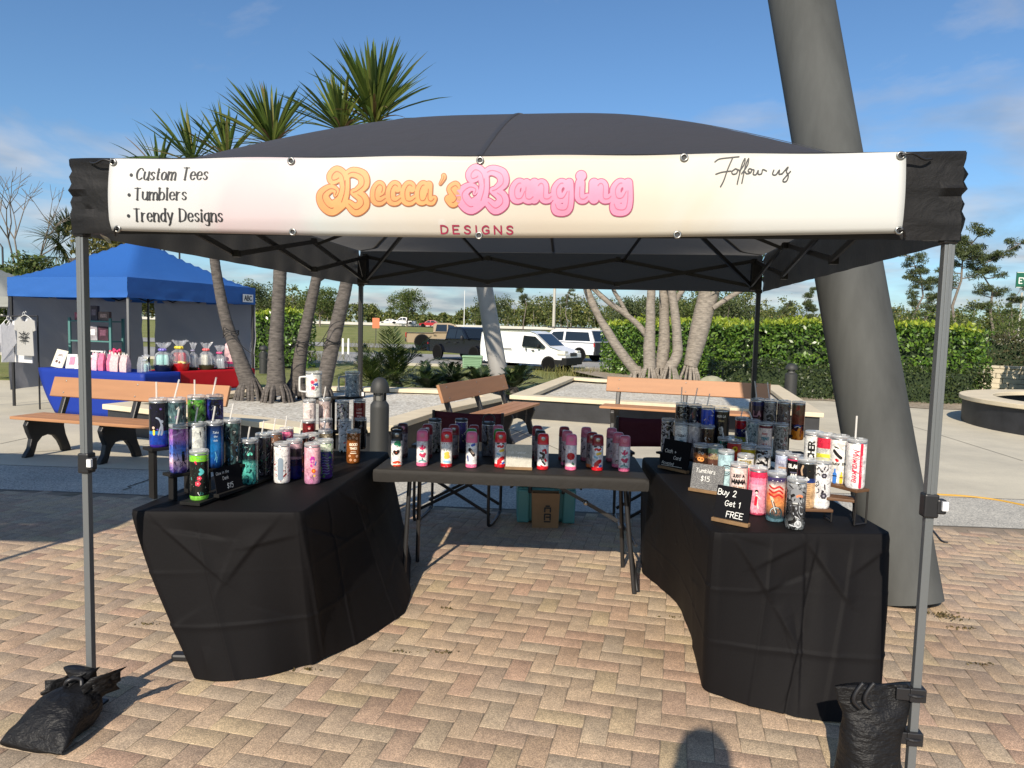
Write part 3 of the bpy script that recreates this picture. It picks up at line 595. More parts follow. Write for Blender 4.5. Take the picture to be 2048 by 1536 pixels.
for k, (px, py, n) in enumerate(((748, 246, 16), (683, 266, 14), (545, 292, 16), (455, 322, 10))): c_ = crown(pt, at(px, py, Y1+.1)-OFF, n, .85, .05, 131+k, LM_brown, -.95, .35, (0, 0, -.25)); c_.name = 'dead_leaves'
# string lights wound on the palm trunks
b = MB()
for px, py, w in ((553, 697, 27), (462, 668, 25), (664, 690, 30), (600, 690, 26)):
    c = at(px, py, Y1); r_ = (w/2+2)*Y1/CF
    for k in range(3): b.tube([c+Vector((r_*math.cos(a), r_*math.sin(a), .02*k+.025*math.sin(3*a+k)+.04*math.cos(a+k))) for a in np.linspace(0, 6.283, 22)], .006, 5, False)
P = [at(px, py, Y1-.2) for px, py in ((462, 668), (500, 705), (553, 720), (600, 685), (635, 690), (664, 650), (690, 640))]; b.tube(cat(P, 5), .006, 5)
tag(b.build('string_lights', mat('black_cable', (.012, .012, .012), .6)), 'black string light cable wound round the palm trunks', 'string lights')
# right tree: pale branching screw palm
Y2 = 15.6; TX = lambda x, y: (1160+.166*x, 560+.166*y)
st = thing('branching_tree', 'pale grey tree with several ringed trunks and stilt roots in the right planter', 'tree', (at(1350, 760, Y2).x, Y2, 0)); OFF = Vector(st.location)
for pts, ws, nr in (([(690, 1120), (560, 960), (430, 780), (320, 600), (230, 450), (150, 280), (90, 130), (60, 0)], [17, 16, 15, 14, 11, 12, 12, 11], 7), ([(840, 1060), (835, 800), (850, 500), (850, 300), (860, 130), (865, -60)], [20, 19, 15, 14, 13, 12], 8), ([(970, 1060), (1010, 800), (1015, 500), (1010, 130), (1000, -80)], [21, 19, 16, 15, 13], 9),
                    ([(1090, 1060), (1170, 900), (1170, 700), (1150, 450), (1110, 150), (1090, -60)], [18, 17, 15, 14, 13, 11], 7), ([(1330, 1040), (1380, 850), (1440, 600), (1500, 350), (1560, 130), (1600, -60)], [22, 27, 31, 31, 33, 26], 10)):
    dy = rd.uniform(-.25, .25); P = [at(*TX(*p), Y2+dy)-OFF for p in pts]; P = cat([tuple(p) for p in P], 16); rr = np.interp(np.linspace(0, 1, len(P)), np.linspace(0, 1, len(ws)), [w*.62*Y2/CF for w in ws]); rr = [q*(1+.035*(i % 2)+.04*noise.noise((i*.3, q, 5))) for i, q in enumerate(rr)]
    b = MB(); b.tube(P, rr, 12); roots(b, Vector(P[0])+Vector((0, 0, .1)), rr[0]*.7, P[0][2]+.14, .28, nr+6, .17, rd, .026); b.build('trunk', M_barkp, st, smooth=50)
for pts, ws in (([(820, 690), (700, 540), (520, 390), (350, 270), (190, 130), (80, 20)], [13, 12, 11, 11, 10, 9]), ([(570, 410), (470, 230), (410, 130), (370, 0)], [8, 8, 8, 7]), ([(1150, 250), (1230, 130), (1290, 20)], [11, 11, 9]), ([(1600, 340), (1780, 220), (1920, 140), (2050, 60)], [10, 10, 9, 8])):
    P = [at(*TX(*p), Y2)-OFF for p in pts]; b = MB(); b.tube(cat([tuple(p) for p in P], 5), np.interp(np.linspace(0, 1, (len(P)-1)*5+1), np.linspace(0, 1, len(ws)), [w/2*Y2/CF for w in ws]), 9); b.build('branch', M_barkp, st, smooth=50)
for i, (x, y) in enumerate(((60, -120), (0, -60), (380, -100), (865, -180), (1000, -200), (1090, -180), (1290, -60), (1600, -170), (2100, 0))):
    crown(st, at(*TX(x, y), Y2)-OFF, 34, .9, .07, 50+i, LM_palm, -.2, .15)
bb = MB(); c = gz(1420, 775, .3); c = at(1423, 770, 15.2); bb.ball((c.x, c.y, .38), .34, 14, 9, (1, .7, .85)); o = bb.build('boulder', mat('boulder_stone', (.30, .29, .20), .9, var=.25, vs=4, bump=.5, bs=10), smooth=60); tag(o, 'small rounded grey boulder beside the stilt roots of the pale tree', 'boulder')
# sabal palm at far left
p = at(150, 600, 25); t_ = thing('sabal_palm', 'sabal palm with a shaggy dark crown above the blue tent at left', 'palm tree', (p.x, 25, 0)); b = MB(); b.tube([(0, 0, 0), (.1, 0, 2), (0, 0, 3.6)], [.2, .17, .16], 10); b.build('trunk', M_barkd, t_, smooth=60)
crown(t_, (0, 0, 3.8), 17, 1.75, .05, 61, LM_sabal, -.8, .25, (-.1, 0, 0), 22)
# feather leaved shrubs behind the planter
def frond(V, F, o, az, el, L, droop, nl, ll, lw, rg):
    u = np.array([math.cos(az), math.sin(az), 0]); side = np.array([-u[1], u[0], 0]); P = []
    for k in range(12):
        t_ = k/11; P.append(np.array(o)+u*(L*t_*math.cos(el))+np.array([0, 0, L*t_*math.sin(el)-droop*L*t_*t_]))
    for k in range(nl):
        t_ = .12+.86*k/nl; i = min(10, int(t_*11)); f = t_*11-i; p = P[i]*(1-f)+P[i+1]*f; d = P[i+1]-P[i]; d /= np.linalg.norm(d); l = ll*math.sin(math.pi*min(1, .15+t_*.85))**.5*rg.uniform(.8, 1.1)
        for s in (-1, 1):
            q = side*s*.8+d*.55+np.array([0, 0, .18])+rg.normal(size=3)*.06; q /= np.linalg.norm(q); w = d*lw; j = len(V); V += [p-w/2, p+q*l*.5-w*.5, p+q*l, p+q*l*.5+w*.5]; F.append((j, j+1, j+2, j+3))
    for k in range(11):
        j = len(V); w = side*.012; V += [P[k]-w, P[k]+w, P[k+1]+w*.8, P[k+1]-w*.8]; F.append((j, j+1, j+2, j+3))
LM_cyc = leafmat('feather_leaf', [(0, (.025, .045, .012)), (.6, (.05, .08, .018)), (1, (.12, .15, .035))], .4, .2); LM_cycd = leafmat('dark_feather_leaf', [(0, (.012, .024, .010)), (.6, (.022, .042, .014)), (1, (.05, .075, .02))], .4, .2)
def cycad(label, px, y, z0, n, L, sd_, mt, ll=.3, lo=.2):
    rg = np.random.default_rng(sd_); t_ = thing('feather_palm', label, 'palm shrub', (at(px, 700, y).x, y, z0)); V = []; F = []
    for i in range(n): frond(V, F, (0, 0, .25), i*2.399+rg.normal()*.2, rg.uniform(lo, 1.35), L*rg.uniform(.75, 1.1), rg.uniform(.25, .55), 26, ll, .035, rg)
    npmesh('fronds', V, F, mt, t_); b = MB(); b.lathe([(.12, -.05), (.15, .15), (.08, .3)], 9); b.build('trunk', M_barkd, t_, smooth=60); return t_
cycad('large feathery palm shrub left of the dark bollard behind the planter', 795, 16.5, 0, 30, 1.75, 71, LM_cyc, .38)
cycad('feathery palm shrub at the foot of the tent pole behind the planter', 745, 15.5, 0, 24, 1.15, 76, LM_cyc, .3)
cycad('dark cycad shrub left of the slim grey mast', 905, 15.2, 0, 26, .95, 72, LM_cycd, .24); cycad('dark cycad shrub in front of the slim grey mast', 962, 15.0, 0, 26, .85, 73, LM_cycd, .22)
cycad('dark cycad shrub right of the slim grey mast', 1030, 15.4, 0, 26, .9, 74, LM_cycd, .22); cycad('dark green cycad shrub behind the back of the middle bench', 858, 14.6, 0, 22, .8, 75, LM_cycd, .22)
# ornamental grass
LM_gr = leafmat('grass_blade', [(0, (.09, .10, .02)), (.5, (.16, .16, .04)), (1, (.3, .26, .09))], .6, .3)
def tuft(label, px, y, z0, n, L, sd_, wd=.5, name='grass_clump'):
    rg = np.random.default_rng(sd_); V = []; F = []
    for i in range(n):
        v, f = blades([(rg.normal()*.4, rg.normal()*.4, 1)], L, .018, .3, rg, (rg.normal()*wd, rg.normal()*wd*.5, 0), 0); k = len(V); V += v; F += [tuple(a+k for a in q) for q in f]
    o = npmesh(name, V, F, LM_gr); o.location = (at(px, 700, y).x, y, z0); tag(o, label, 'grass clump')
tuft('yellow green ornamental grass clump in front of the white van bumper', 1165, 27, terr(27), 420, .75, 81, .8); tuft('yellow ornamental grass clump above the low clipped hedge on the right', 1950, 27, .3, 420, 1.6, 82, 1.0); tuft('ornamental grass behind the palm trunks near the road', 715, 50, terr(50), 260, 1.2, 83, 1.6)
tuft('dark weedy grass mound left of the road between the palms', 610, 36, terr(36), 300, .9, 84, 1.0)
# far woods (one mass), then single pines standing out of it
rg = np.random.default_rng(5); V = []; F = []; TV = MB()
pts = []; szs = []
for i in range(760):
    x = rg.uniform(-330, 250); y = rg.uniform(186, 235); h = rg.uniform(5.2, 9.4)*(1.0+.3*math.sin(x*.045)+.22*math.sin(x*.11+1)); h *= (.8 if -60 < x < 40 else 1.1); z0 = 1.4
    TV.tube([(x, y, z0), (x+rg.normal()*.2, y, z0+h*.8)], [.13, .06], 4, False); w = h*rg.uniform(.22, .36)
    for k in range(14):
        zf = rg.uniform(.25, 1); c = np.array([x+rg.normal()*w*.45, y+rg.normal()*w*.4, z0+h*zf]); pts.append(c+rg.normal(size=(30, 3))*w*np.array([.26, .26, .2]))
for i in range(1000):
    x = rg.uniform(-330, 250); y = rg.uniform(184, 190); pts.append(np.array([x, y, 1.4])+np.abs(rg.normal(size=(9, 3)))*np.array([.8, .5, .9]))
LM_far = leafmat('far_leaf', [(0, (.055, .08, .022)), (.4, (.095, .125, .034)), (.75, (.16, .185, .05)), (1, (.27, .25, .085))], .8, .25)
tl = leaves('far_woods', np.concatenate(pts), .62, LM_far, None, None, .7, .2, .05, 91); tag(tl, kind='stuff')
o = TV.build('trunks', mat('far_trunk', (.30, .27, .23), .9)); o.parent = tl
def pine(label, px, pyt, y, seed, h=None, w=1., bare=.55, n=26, nl=110, sp=.55):
    rg = np.random.default_rng(seed); p = at(px, pyt, y); z0 = terr(y); h = p.z-z0; t_ = thing('pine_tree', label, 'pine tree', (p.x, y, z0)); b = MB()
    P = [(rg.normal()*.15*k, rg.normal()*.1*k, h*k/5) for k in range(6)]; P[0] = (0, 0, 0); b.tube(P, [h*.016*(1-.16*k) for k in range(6)], 7); cs = []
    for i in range(n):
        f = rg.uniform(bare, 1.0); z = h*f; a = rg.random()*6.28; L = h*.22*w*(1.15-f*.75)*rg.uniform(.5, 1.1); k = min(4, int(f*5)); base = Vector(P[k]).lerp(Vector(P[k+1]), f*5-k)
        e = base+Vector((math.cos(a)*L, math.sin(a)*L, L*.25)); b.tube([base, (base+e)/2+Vector((0, 0, -.05*L)), e], [h*.005, h*.004, h*.002], 5, False); cs += [e, base.lerp(e, .6)+Vector((0, 0, .1))]
    b.build('trunk', M_bark, t_, smooth=60); leaves('crown', clump_pts([tuple(c) for c in cs], [h*.045*rg.uniform(.7, 1.3) for c in cs], nl, rg), .26*h/10, LM_pine, t_, None, .22, .5, .0, seed, 1.3); return t_
for k, (lb, px, py, y, w, br) in enumerate((('tall pine just behind the right front tent leg', 1926, 455, 62, 1.1, .5), ('pine with a forked crown between the big grey mast and the right tent leg', 1838, 508, 60, 1.05, .45), ('pine leaning beside the green road sign', 1998, 488, 64, 1.0, .35), ('short pine close to the right side of the big grey mast', 1784, 572, 66, 1.0, .3),
                                            ('slender pale trunked pine left of the big grey mast', 1612, 578, 75, .6, .5), ('pine seen between the mast and the black tent pole', 1560, 600, 90, .9, .3), ('lone pine standing above the woods left of the light pole', 1048, 572, 120, .8, .55), ('pine right of the light pole above the woods', 1138, 570, 125, .9, .5), ('short pine near the left edge of the right tent leg', 1872, 590, 70, 1.0, .3), ('pine at the far right under the road sign', 2030, 580, 66, 1.1, .25))):
    pine(lb, px, py, y, 100+k, None, w, br)
for k, (lb, px, py, y) in enumerate((('broad green tree right of the pale branching tree trunks', 1455, 592, 60), ('dense green tree behind the pale branching tree', 1375, 600, 62), ('green tree above the hedge left of the pale branching tree', 1275, 590, 64), ('dark bushy tree behind the palm trunks', 640, 575, 120), ('rounded dark tree beside the tent corner on the left', 500, 565, 110), ('round tree rising from the far woods left of the slim mast', 815, 582, 150), ('green tree right beside the slim grey mast', 985, 592, 110))):
    z0 = terr(y); h = at(px, py, y).z-z0; bushy('leafy_tree', lb, 'tree', at(px, py, y).x, y, z0, h, h*1.15, 60, 90, h*.05, LM_tree if k % 2 else LM_pine, 120+k)
for k, px in enumerate((1720, 1950, 1830, 1660, 2020, 1500, 1560)):
    y = 48+3*k; h = [3.6, 3.4, 4.2, 3.0, 4.5, 3.4, 3.2][k]; bushy('shrub', ['wide green shrub behind the big hedge right of the mast', 'wide green shrub left of the far right hedge', 'green shrub below the forked pine', 'green shrub left of the mast foot behind the hedge', 'green shrub under the road sign', 'green shrub behind the hedge left of the black tent pole', 'green shrub behind the hedge at the black tent pole'][k], 'shrub', at(px, 650, y).x, y, terr(y), h, h*1.9, 30, 70, .2, LM_yel if k % 3 == 0 else LM_tree, 140+k, False)
# ------------------------------------------------------------------ masts, poles, posts, signs
M_mast = mat('mast_paint', (.074, .077, .075), .75, var=.30, vs=3.2, bump=.10, bs=5, spec=.22, stretch=(1, 1, .22)); M_mast2 = mat('pale_mast_paint', (.30, .29, .27), .5, var=.12, vs=1.2)
b = MB(); p0, p1 = Vector((2.40, 4.16, 0)), at(1602, 0, 5.2); d = p1-p0
pts = [p0+d*t_ for t_ in np.linspace(0, 1.6, 24)]; b.tube(pts, [.202+.010*t_ for t_ in np.linspace(0, 1.6, 24)], 40)
tag(b.build('leaning_mast', M_mast, smooth=60), 'thick grey steel mast leaning over the right side of the tent', 'mast')
b = MB(); p0, p1 = at(1003, 780, 16.2), at(969, 575, 16.2); p0 = p1+(p0-p1)*(p1.z/(p1.z-p0.z)); pts = [p0.lerp(p1, t_) for t_ in np.linspace(0, 2.0, 14)]; b.tube(pts, [.215-.03*t_ for t_ in np.linspace(0, 2, 14)], 24)
tag(b.build('leaning_mast', M_mast2, smooth=60), 'slim pale grey leaning mast behind the middle bench', 'mast')
M_pole = mat('pole_concrete', (.45, .43, .38), .8); M_dark = mat('dark_metal', (.02, .02, .022), .45, spec=.5)
y = 80; p = at(1107, 660, y); t_ = thing('light_pole', 'pale concrete light pole behind the white van', 'light pole', (p.x, y, terr(y))); b = MB(); b.tube([(0, 0, 0), (0, 0, 9)], [.2, .13], 10); b.build('pole', M_pole, t_, smooth=60); b = MB(); b.box((.5, 0, 9), (1.2, .3, .15)); b.build('lamp_head', M_dark, t_)
y = 130; b = MB(); b.tube([(0, 0, 0), (0, 0, 7)], [.09, .05], 8); o = b.build('flag_pole', mat('white_paint', (.75, .75, .74), .5), smooth=60); o.location = (at(928, 650, y).x, y, terr(y)); tag(o, 'thin white pole in front of the far woods', 'pole')
y = 60; p = at(8, 600, y); t_ = thing('street_lamp', 'dark street lamp at the far left edge', 'street lamp', (p.x, y, terr(y))); b = MB(); b.tube([(0, 0, 0), (0, 0, 7.2), (-.2, 0, 7.5), (-1.2, 0, 7.6)], [.1, .07, .06, .05], 8); b.build('pole', M_dark, t_, smooth=60); b = MB(); b.box((-1.4, 0, 7.58), (.7, .3, .12)); b.build('lamp_head', M_dark, t_)
y = 40; p = at(360, 600, y); t_ = thing('lamp_post', 'dark lamp post with a square sign behind the blue tent', 'lamp post', (p.x, y, terr(y))); b = MB(); b.tube([(0, 0, 0), (0, 0, 5.6)], [.06, .05], 8); b.build('pole', M_dark, t_, smooth=60); b = MB(); b.box((-.5, 0, 5.1), (.55, .06, .55)); b.build('sign_panel', M_dark, t_); b = MB(); b.box((.0, 0, 5.65), (.3, .2, .1)); b.build('lamp_head', M_dark, t_)
M_wp = mat('post_white', (.74, .74, .70), .5)
for k, (px, lb) in enumerate(((686, 'white marker post beside the right palm trunk'), (697, 'white marker post right next to the other one on the lawn'))):
    y = 44; b = MB(); b.box((0, 0, .5), (.12, .12, 1.0), None, .85); o = b.build('marker_post', M_wp, bevel=.01); o.location = (at(px, 680, y).x, y, terr(y)-.03); tag(o, lb, 'post', 'white marker posts on the lawn')
y = 56; p = at(752, 652, y); t_ = thing('road_sign', 'small orange road sign on a thin post beside the road', 'sign', (p.x, y, terr(y))); b = MB(); b.box((0, 0, .9), (.05, .05, 1.8)); b.build('post', M_dark, t_); b = MB(); b.box((0, -.04, 1.75), (.55, .03, .8)); b.build('panel', mat('sign_orange', (.62, .17, .07), .6), t_)
y = 105; p = at(2046, 560, y); t_ = thing('highway_sign', 'green highway sign with white lettering at the right edge', 'sign', (p.x, y, terr(y))); b = MB(); b.tube([(.2, .3, 0), (.2, .3, 8)], .14, 8); b.tube([(2.6, .3, 0), (2.6, .3, 8)], .14, 8); b.build('posts', M_pole, t_)
b = MB(); b.box((1.6, 0, p.z-terr(y)), (5.2, .12, 2.3)); b.build('panel', mat('sign_green', (.012, .11, .065), .5), t_); b = MB(); b.box((1.6, -.065, p.z-terr(y)+1.08), (5.1, .02, .08)); b.box((1.6, -.065, p.z-terr(y)-1.08), (5.1, .02, .08)); b.build('border', M_wp, t_)
decal(text_strokes('EY', .8, -.6, 0, .09), .06, lambda u, v: (u, -.068, v+p.z-terr(y)-.5), 'lettering', M_wp, t_)
# green utility box
y = 34.5; p = at(945, 720, y); t_ = thing('utility_box', 'pale green utility box on the lawn in front of the black pickup', 'utility box', (p.x, y, terr(y)-.03)); M_ub = mat('utility_green', (.20, .33, .20), .6); b = MB(); b.box((0, 0, .26), (.92, .7, .52)); b.build('cabinet', M_ub, t_, bevel=.02); b = MB(); b.box((0, -.02, .56), (.98, .78, .09)); b.build('lid', M_ub, t_, bevel=.02)
b = MB()
for k in range(5): b.box((0, -.356, .1+k*.085), (.8, .012, .035))
b.build('louvre', mat('utility_green_dark', (.12, .22, .12), .6), t_)
# ------------------------------------------------------------------ vehicles
M_glass = mat('car_glass', (.012, .016, .02), .06, spec=.8); M_tyre = mat('tyre', (.007, .007, .007), .9, spec=.1); M_rim = mat('rim', (.5, .5, .5), .3, .8); M_rimw = mat('hubcap', (.62, .62, .62), .35, .3); M_trim = mat('black_plastic', (.014, .0145, .015), .7, spec=.2); M_lamp = mat('lamp_glass', (.7, .68, .6), .12); M_red = mat('tail_glass', (.4, .02, .02), .2); M_amber = mat('amber_glass', (.55, .38, .12), .15)
def paint(name, c, r_=.28): return mat(name, c, r_, coat=.35, spec=.3)
def vehicle(name, label, x, y, z, head, pnt, prof, w, cab=None, wheels=(), wr=.36, glass=(), trims=(), lamps=(), rim=M_rim, extra=None, cat_='car', top=.82):
    """x forward, z up. prof: lower body side outline; cab: greenhouse outline; glass: side panes; ends: (x,z,x,z) sloping panes"""
    t_ = thing(name, label, cat_, (x, y, z), math.atan2(head[1], head[0])); hw = w/2
    b = MB(); n = len(prof); zm = max(q[1] for q in prof)
    ins = lambda z_: hw*(1-.06*max(0, (z_-.7)/1.2)) if cab is None else hw
    vs = []
    for s, k in ((-1, .90), (-1, 1), (1, 1), (1, .90)):
        for (px, pz) in prof: vs.append((px*(1 if k == 1 else .985), s*ins(pz)*k, pz if k == 1 else .5*zm+(pz-.5*zm)*.97))
    fs = [tuple(range(n-1, -1, -1)), tuple(range(3*n, 4*n))]
    for a in range(3): fs += [(a*n+i, a*n+(i+1) % n, (a+1)*n+(i+1) % n, (a+1)*n+i) for i in range(n)]
    b.add(vs, fs); b.build('body', pnt, t_, smooth=35)
    zt = zb = None
    if cab:
        zb = min(q[1] for q in cab); zt = max(q[1] for q in cab); b = MB(); sy = lambda z_: hw*.97*(1-(1-top)*(z_-zb)/(zt-zb))
        b.prism(cab, lambda px, pz: (px, -sy(pz), pz), lambda px, pz: (px, sy(pz), pz)); b.build('cabin', pnt, t_, smooth=35, bevel=.03)
    else: sy = lambda z_: ins(z_)
    for kind, q in glass:
        b = MB()
        if kind == 's':
            for s in (-1, 1):
                b = MB() if s < 0 else (b.build('window', M_glass, t_), MB())[1]
                f0 = lambda px, pz: (px, s*(sy(pz)+.012), pz); f1 = lambda px, pz: (px, s*(sy(pz)-.02), pz); b.prism(q, f0, f1)
        else:
            x0, z0, x1, z1 = q; dx_, dz_ = z1-z0, -(x1-x0); l = math.hypot(dx_, dz_); sg = 1 if kind == 'f' else -1; ox, oz = abs(dx_)/l*.015*sg, abs(dz_)/l*.015
            A = lambda f: [(x0+(x1-x0)*f+ox, (z0+(z1-z0)*f)+oz)]
            pts = []
            for f in (.06, .94):
                px, pz = x0+(x1-x0)*f+ox, z0+(z1-z0)*f+oz; wy = (sy(pz)-.09); pts += [(px, -wy, pz), (px, wy, pz)]
            b.add(pts, [(0, 1, 3, 2)])
        b.build('window', M_glass, t_)
    for nm, mt_, boxes in trims:
        for c, d in boxes: b = MB(); b.box(c, d); b.build(nm, mt_, t_, bevel=.015)
    for (c, d, mt_, nm) in lamps:
        for s in (-1, 1): b = MB(); b.box((c[0], s*c[1], c[2]), d); b.build(nm, mt_, t_, bevel=.02)
    for wx in wheels:
        for s in (-1, 1):
            arch = MB(); N = 20; arch.add([(wx+math.cos(2*math.pi*i/N)*(wr+.07), s*(hw+.006), wr+math.sin(2*math.pi*i/N)*(wr+.07)) for i in range(N)], [tuple(range(N)) if s < 0 else tuple(range(N-1, -1, -1))]); arch.build('wheel_arch', M_trim, t_)
            b = MB(); pr = [(.55, -.11), (.93, -.115), (1, -.08), (1, .08), (.93, .115), (.55, .11)]; b.lathe([(wr*a, z_) for a, z_ in pr], 22); wo_ = b.build('wheel', M_tyre, t_, smooth=40); wo_.rotation_euler = (R(90), 0, 0); wo_.location = (wx, s*(hw-.07), wr)
            b = MB(); b.lathe([(wr*.62, -.10), (wr*.62, .10)], 16); b.k = 1
            for k in range(6):
                a = k*math.pi/3; b.box((math.cos(a)*wr*.42, math.sin(a)*wr*.42, 0), (wr*.2, wr*.2, .21))
            ro = b.build('rim', [rim, M_trim], wo_, smooth=40)
    if extra: extra(t_, hw)
    return t_
def vx(t_, hw):
    b = MB(); b.box((-.6, -.62, 1.90), (2.6, .03, .03)); b.box((-.6, .62, 1.90), (2.6, .03, .03)); b.build('roof_rail', M_trim, t_)
    b = MB()
    for s in (-1, 1): b.box((-1.1, s*(hw-.005), .98), (1.1, .02, .035)); b.box((.25, s*(hw-.0), 1.0), (.05, .02, .16)); b.box((.62, s*hw, .95), (.14, .03, .05))
    b.build('door_handle', M_trim, t_)
    for s in (-1, 1): b = MB(); b.ball((.95, s*(hw+.09), 1.15), .11, 8, 6, (.6, .8, 1)); b.build('mirror', M_trim, t_, smooth=180)
    decal([(np.array([[0, 0]]), .12)], .02, lambda u, v: (-1.75+u, -(hw*.955), 1.52+v), 'emblem', mat('emblem_grey', (.42, .42, .44), .5), t_)
    decal([(np.array([[0, 0]]), .06)], .02, lambda u, v: (2.36, u, .86+v), 'badge', M_rim, t_)
vehicle('van', 'white panel van with black bumpers parked on the road', at(1060, 700, 34.8).x, 34.8, -.40, (.87, -.5), paint('van_white', (.80, .80, .78)),
        [(-2.3, .32), (2.2, .3), (2.36, .45), (2.34, .82), (2.2, .95), (1.5, 1.15), (.72, 1.76), (.4, 1.86), (-2.0, 1.86), (-2.28, 1.74), (-2.34, 1.1)], 1.75, None, (-1.45, 1.48), .32,
        [('s', [(.02, 1.12), (1.2, 1.05), (1.28, 1.14), (.72, 1.6), (.1, 1.64)]), ('f', (1.5, 1.15, .72, 1.76))],
        [('bumper', M_trim, [((2.28, 0, .48), (.26, 1.77, .34)), ((1.95, 0, .4), (.4, 1.78, .3)), ((-2.3, 0, .45), (.16, 1.76, .26))]), ('grille', M_dark, [((2.345, 0, .80), (.05, .7, .16))])],
        [((2.1, .68, .88), (.42, .34, .18), M_lamp, 'headlight')], M_rimw, vx, 'van')
def pick(bedcol):
    def f(t_, hw):
        b = MB(); b.box((-1.85, 0, .99), (1.75, 2*hw-.24, .14)); b.build('bed', M_dark, t_)
        for s in (-1, 1): b = MB(); b.ball((.95, s*(hw+.14), 1.30), .15, 8, 6, (.5, .8, 1)); b.build('mirror', M_dark, t_, smooth=180)
        b = MB()
        for s in (-1, 1): b.box((.05, s*(hw+.0), 1.02), (.2, .03, .04)); b.box((-.85, s*hw, 1.02), (.2, .03, .04))
        b.build('door_handle', M_dark, t_)
    return f
PK = [(-2.85, .45), (2.75, .42), (2.9, .6), (2.9, 1.05), (2.78, 1.2), (1.2, 1.26), (-.95, 1.2), (-.97, 1.16), (-2.85, 1.16), (-2.92, .8)]
PC = [(1.25, 1.22), (.5, 1.82), (.2, 1.9), (-.75, 1.88), (-.95, 1.8), (-.98, 1.2)]
PG = [('s', [(1.0, 1.27), (.47, 1.72), (.08, 1.78), (.08, 1.27)]), ('s', [(.0, 1.27), (.0, 1.78), (-.72, 1.77), (-.82, 1.27)]), ('f', (1.25, 1.24, .5, 1.82)), ('r', (-.98, 1.25, -.92, 1.8))]
vehicle('pickup_truck', 'black pickup truck facing the camera beside the slim mast', at(938, 700, 40).x, 40, -.33, (.62, -.78), paint('truck_black', (.006, .008, .014), .2), PK, 2.0, PC, (-1.75, 1.85), .42, PG,
        [('grille', M_dark, [((2.9, 0, .92), (.06, 1.3, .34))]), ('bumper', paint('bumper_black', (.02, .02, .022)), [((2.88, 0, .58), (.2, 1.9, .26)), ((-2.9, 0, .6), (.14, 1.8, .2))])], [((2.86, .78, .98), (.16, .34, .22), M_lamp, 'headlight'), ((2.92, .7, .6), (.12, .22, .1), M_lamp, 'fog_light'), ((-2.9, .88, 1.0), (.08, .16, .3), M_red, 'tail_light')], M_dark, pick(0), 'pickup truck')
vehicle('pickup_truck', 'tan pickup truck parked behind the black pickup', at(893, 660, 52).x, 52, -.08, (.99, .12), paint('truck_tan', (.33, .255, .165), .35), PK, 2.0, PC, (-1.75, 1.85), .50, PG, [('bumper', M_dark, [((2.88, 0, .62), (.2, 1.9, .26)), ((-2.9, 0, .62), (.14, 1.8, .22))]), ('grille', M_dark, [((2.9, 0, .92), (.06, 1.3, .34))])], [((2.86, .78, .98), (.16, .34, .22), M_lamp, 'headlight'), ((-2.9, .9, .98), (.08, .14, .34), M_red, 'tail_light')], M_rim, pick(0), 'pickup truck')
def cap_x(t_, hw):
    b = MB(); b.box((-.2, 0, 1.97), (2.4, 1.3, .07)); b.build('roof_rack', M_dark, t_, bevel=.02); b = MB(); b.box((-2.5, 0, .80), (.1, 1.80, .70)); b.build('tailgate', M_dark, t_, bevel=.03); b = MB(); b.box((-2.56, 0, .62), (.02, .4, .16)); b.build('licence_plate', M_wp, t_)
vehicle('suv', 'white and black truck with a canopy top behind the van', at(1133, 690, 43.5).x, 43.5, -.28, (-.80, .60), paint('suv_white', (.76, .77, .78)), [(-2.45, .42), (2.5, .4), (2.62, .6), (2.55, 1.0), (1.3, 1.16), (-2.4, 1.12), (-2.5, .8)], 1.88, [(1.3, 1.12), (.6, 1.8), (.2, 1.88), (-2.1, 1.86), (-2.46, 1.12)], (-1.5, 1.6), .38,
        [('s', [(.9, 1.22), (.45, 1.7), (-.3, 1.74), (-.3, 1.2)]), ('s', [(-.45, 1.2), (-.45, 1.74), (-2.0, 1.72), (-2.2, 1.2)]), ('r', (-2.46, 1.16, -2.12, 1.84)), ('f', (1.3, 1.14, .6, 1.78))], [('bumper', M_dark, [((-2.5, 0, .5), (.16, 1.8, .2)), ((2.55, 0, .5), (.16, 1.8, .25))])], [((-2.47, .84, .98), (.1, .14, .22), M_red, 'tail_light'), ((2.5, .7, .85), (.14, .3, .16), M_lamp, 'headlight')], M_rim, cap_x, 'truck')
SD = [(-2.2, .35), (2.15, .33), (2.3, .5), (2.2, .72), (1.1, .92), (-1.6, .96), (-2.2, .92), (-2.28, .6)]; SCB = [(1.15, .9), (.35, 1.38), (-.2, 1.44), (-.9, 1.4), (-1.7, .94)]
SG = [('s', [(.85, .96), (.3, 1.32), (-.1, 1.36), (-.1, .96)]), ('s', [(-.2, .96), (-.2, 1.36), (-.85, 1.32), (-1.35, .98)]), ('f', (1.15, .92, .35, 1.38)), ('r', (-1.7, .96, -.9, 1.4))]
SL = [((2.15, .62, .66), (.2, .3, .12), M_lamp, 'headlight'), ((-2.22, .66, .8), (.1, .3, .12), M_red, 'tail_light')]
def far(name, lb, px, y, head, col, pickup=False, dz=.08):
    z = terr(y)+dz
    if pickup: vehicle(name, lb, at(px, 650, y).x, y, z, head, col, PK, 2.0, PC, (-1.75, 1.85), .42, PG, [('bumper', M_rim, [((2.88, 0, .58), (.2, 1.9, .26)), ((-2.9, 0, .6), (.14, 1.8, .2))])], [((2.86, .78, .98), (.16, .34, .22), M_lamp, 'headlight')], M_rim, pick(0), 'pickup truck')
    else: vehicle(name, lb, at(px, 650, y).x, y, z, head, col, SD, 1.82, SCB, (-1.35, 1.4), .33, SG, [('bumper', M_trim, [((2.2, 0, .45), (.14, 1.7, .2)), ((-2.2, 0, .45), (.14, 1.7, .2))])], SL, M_rim, None, 'car')
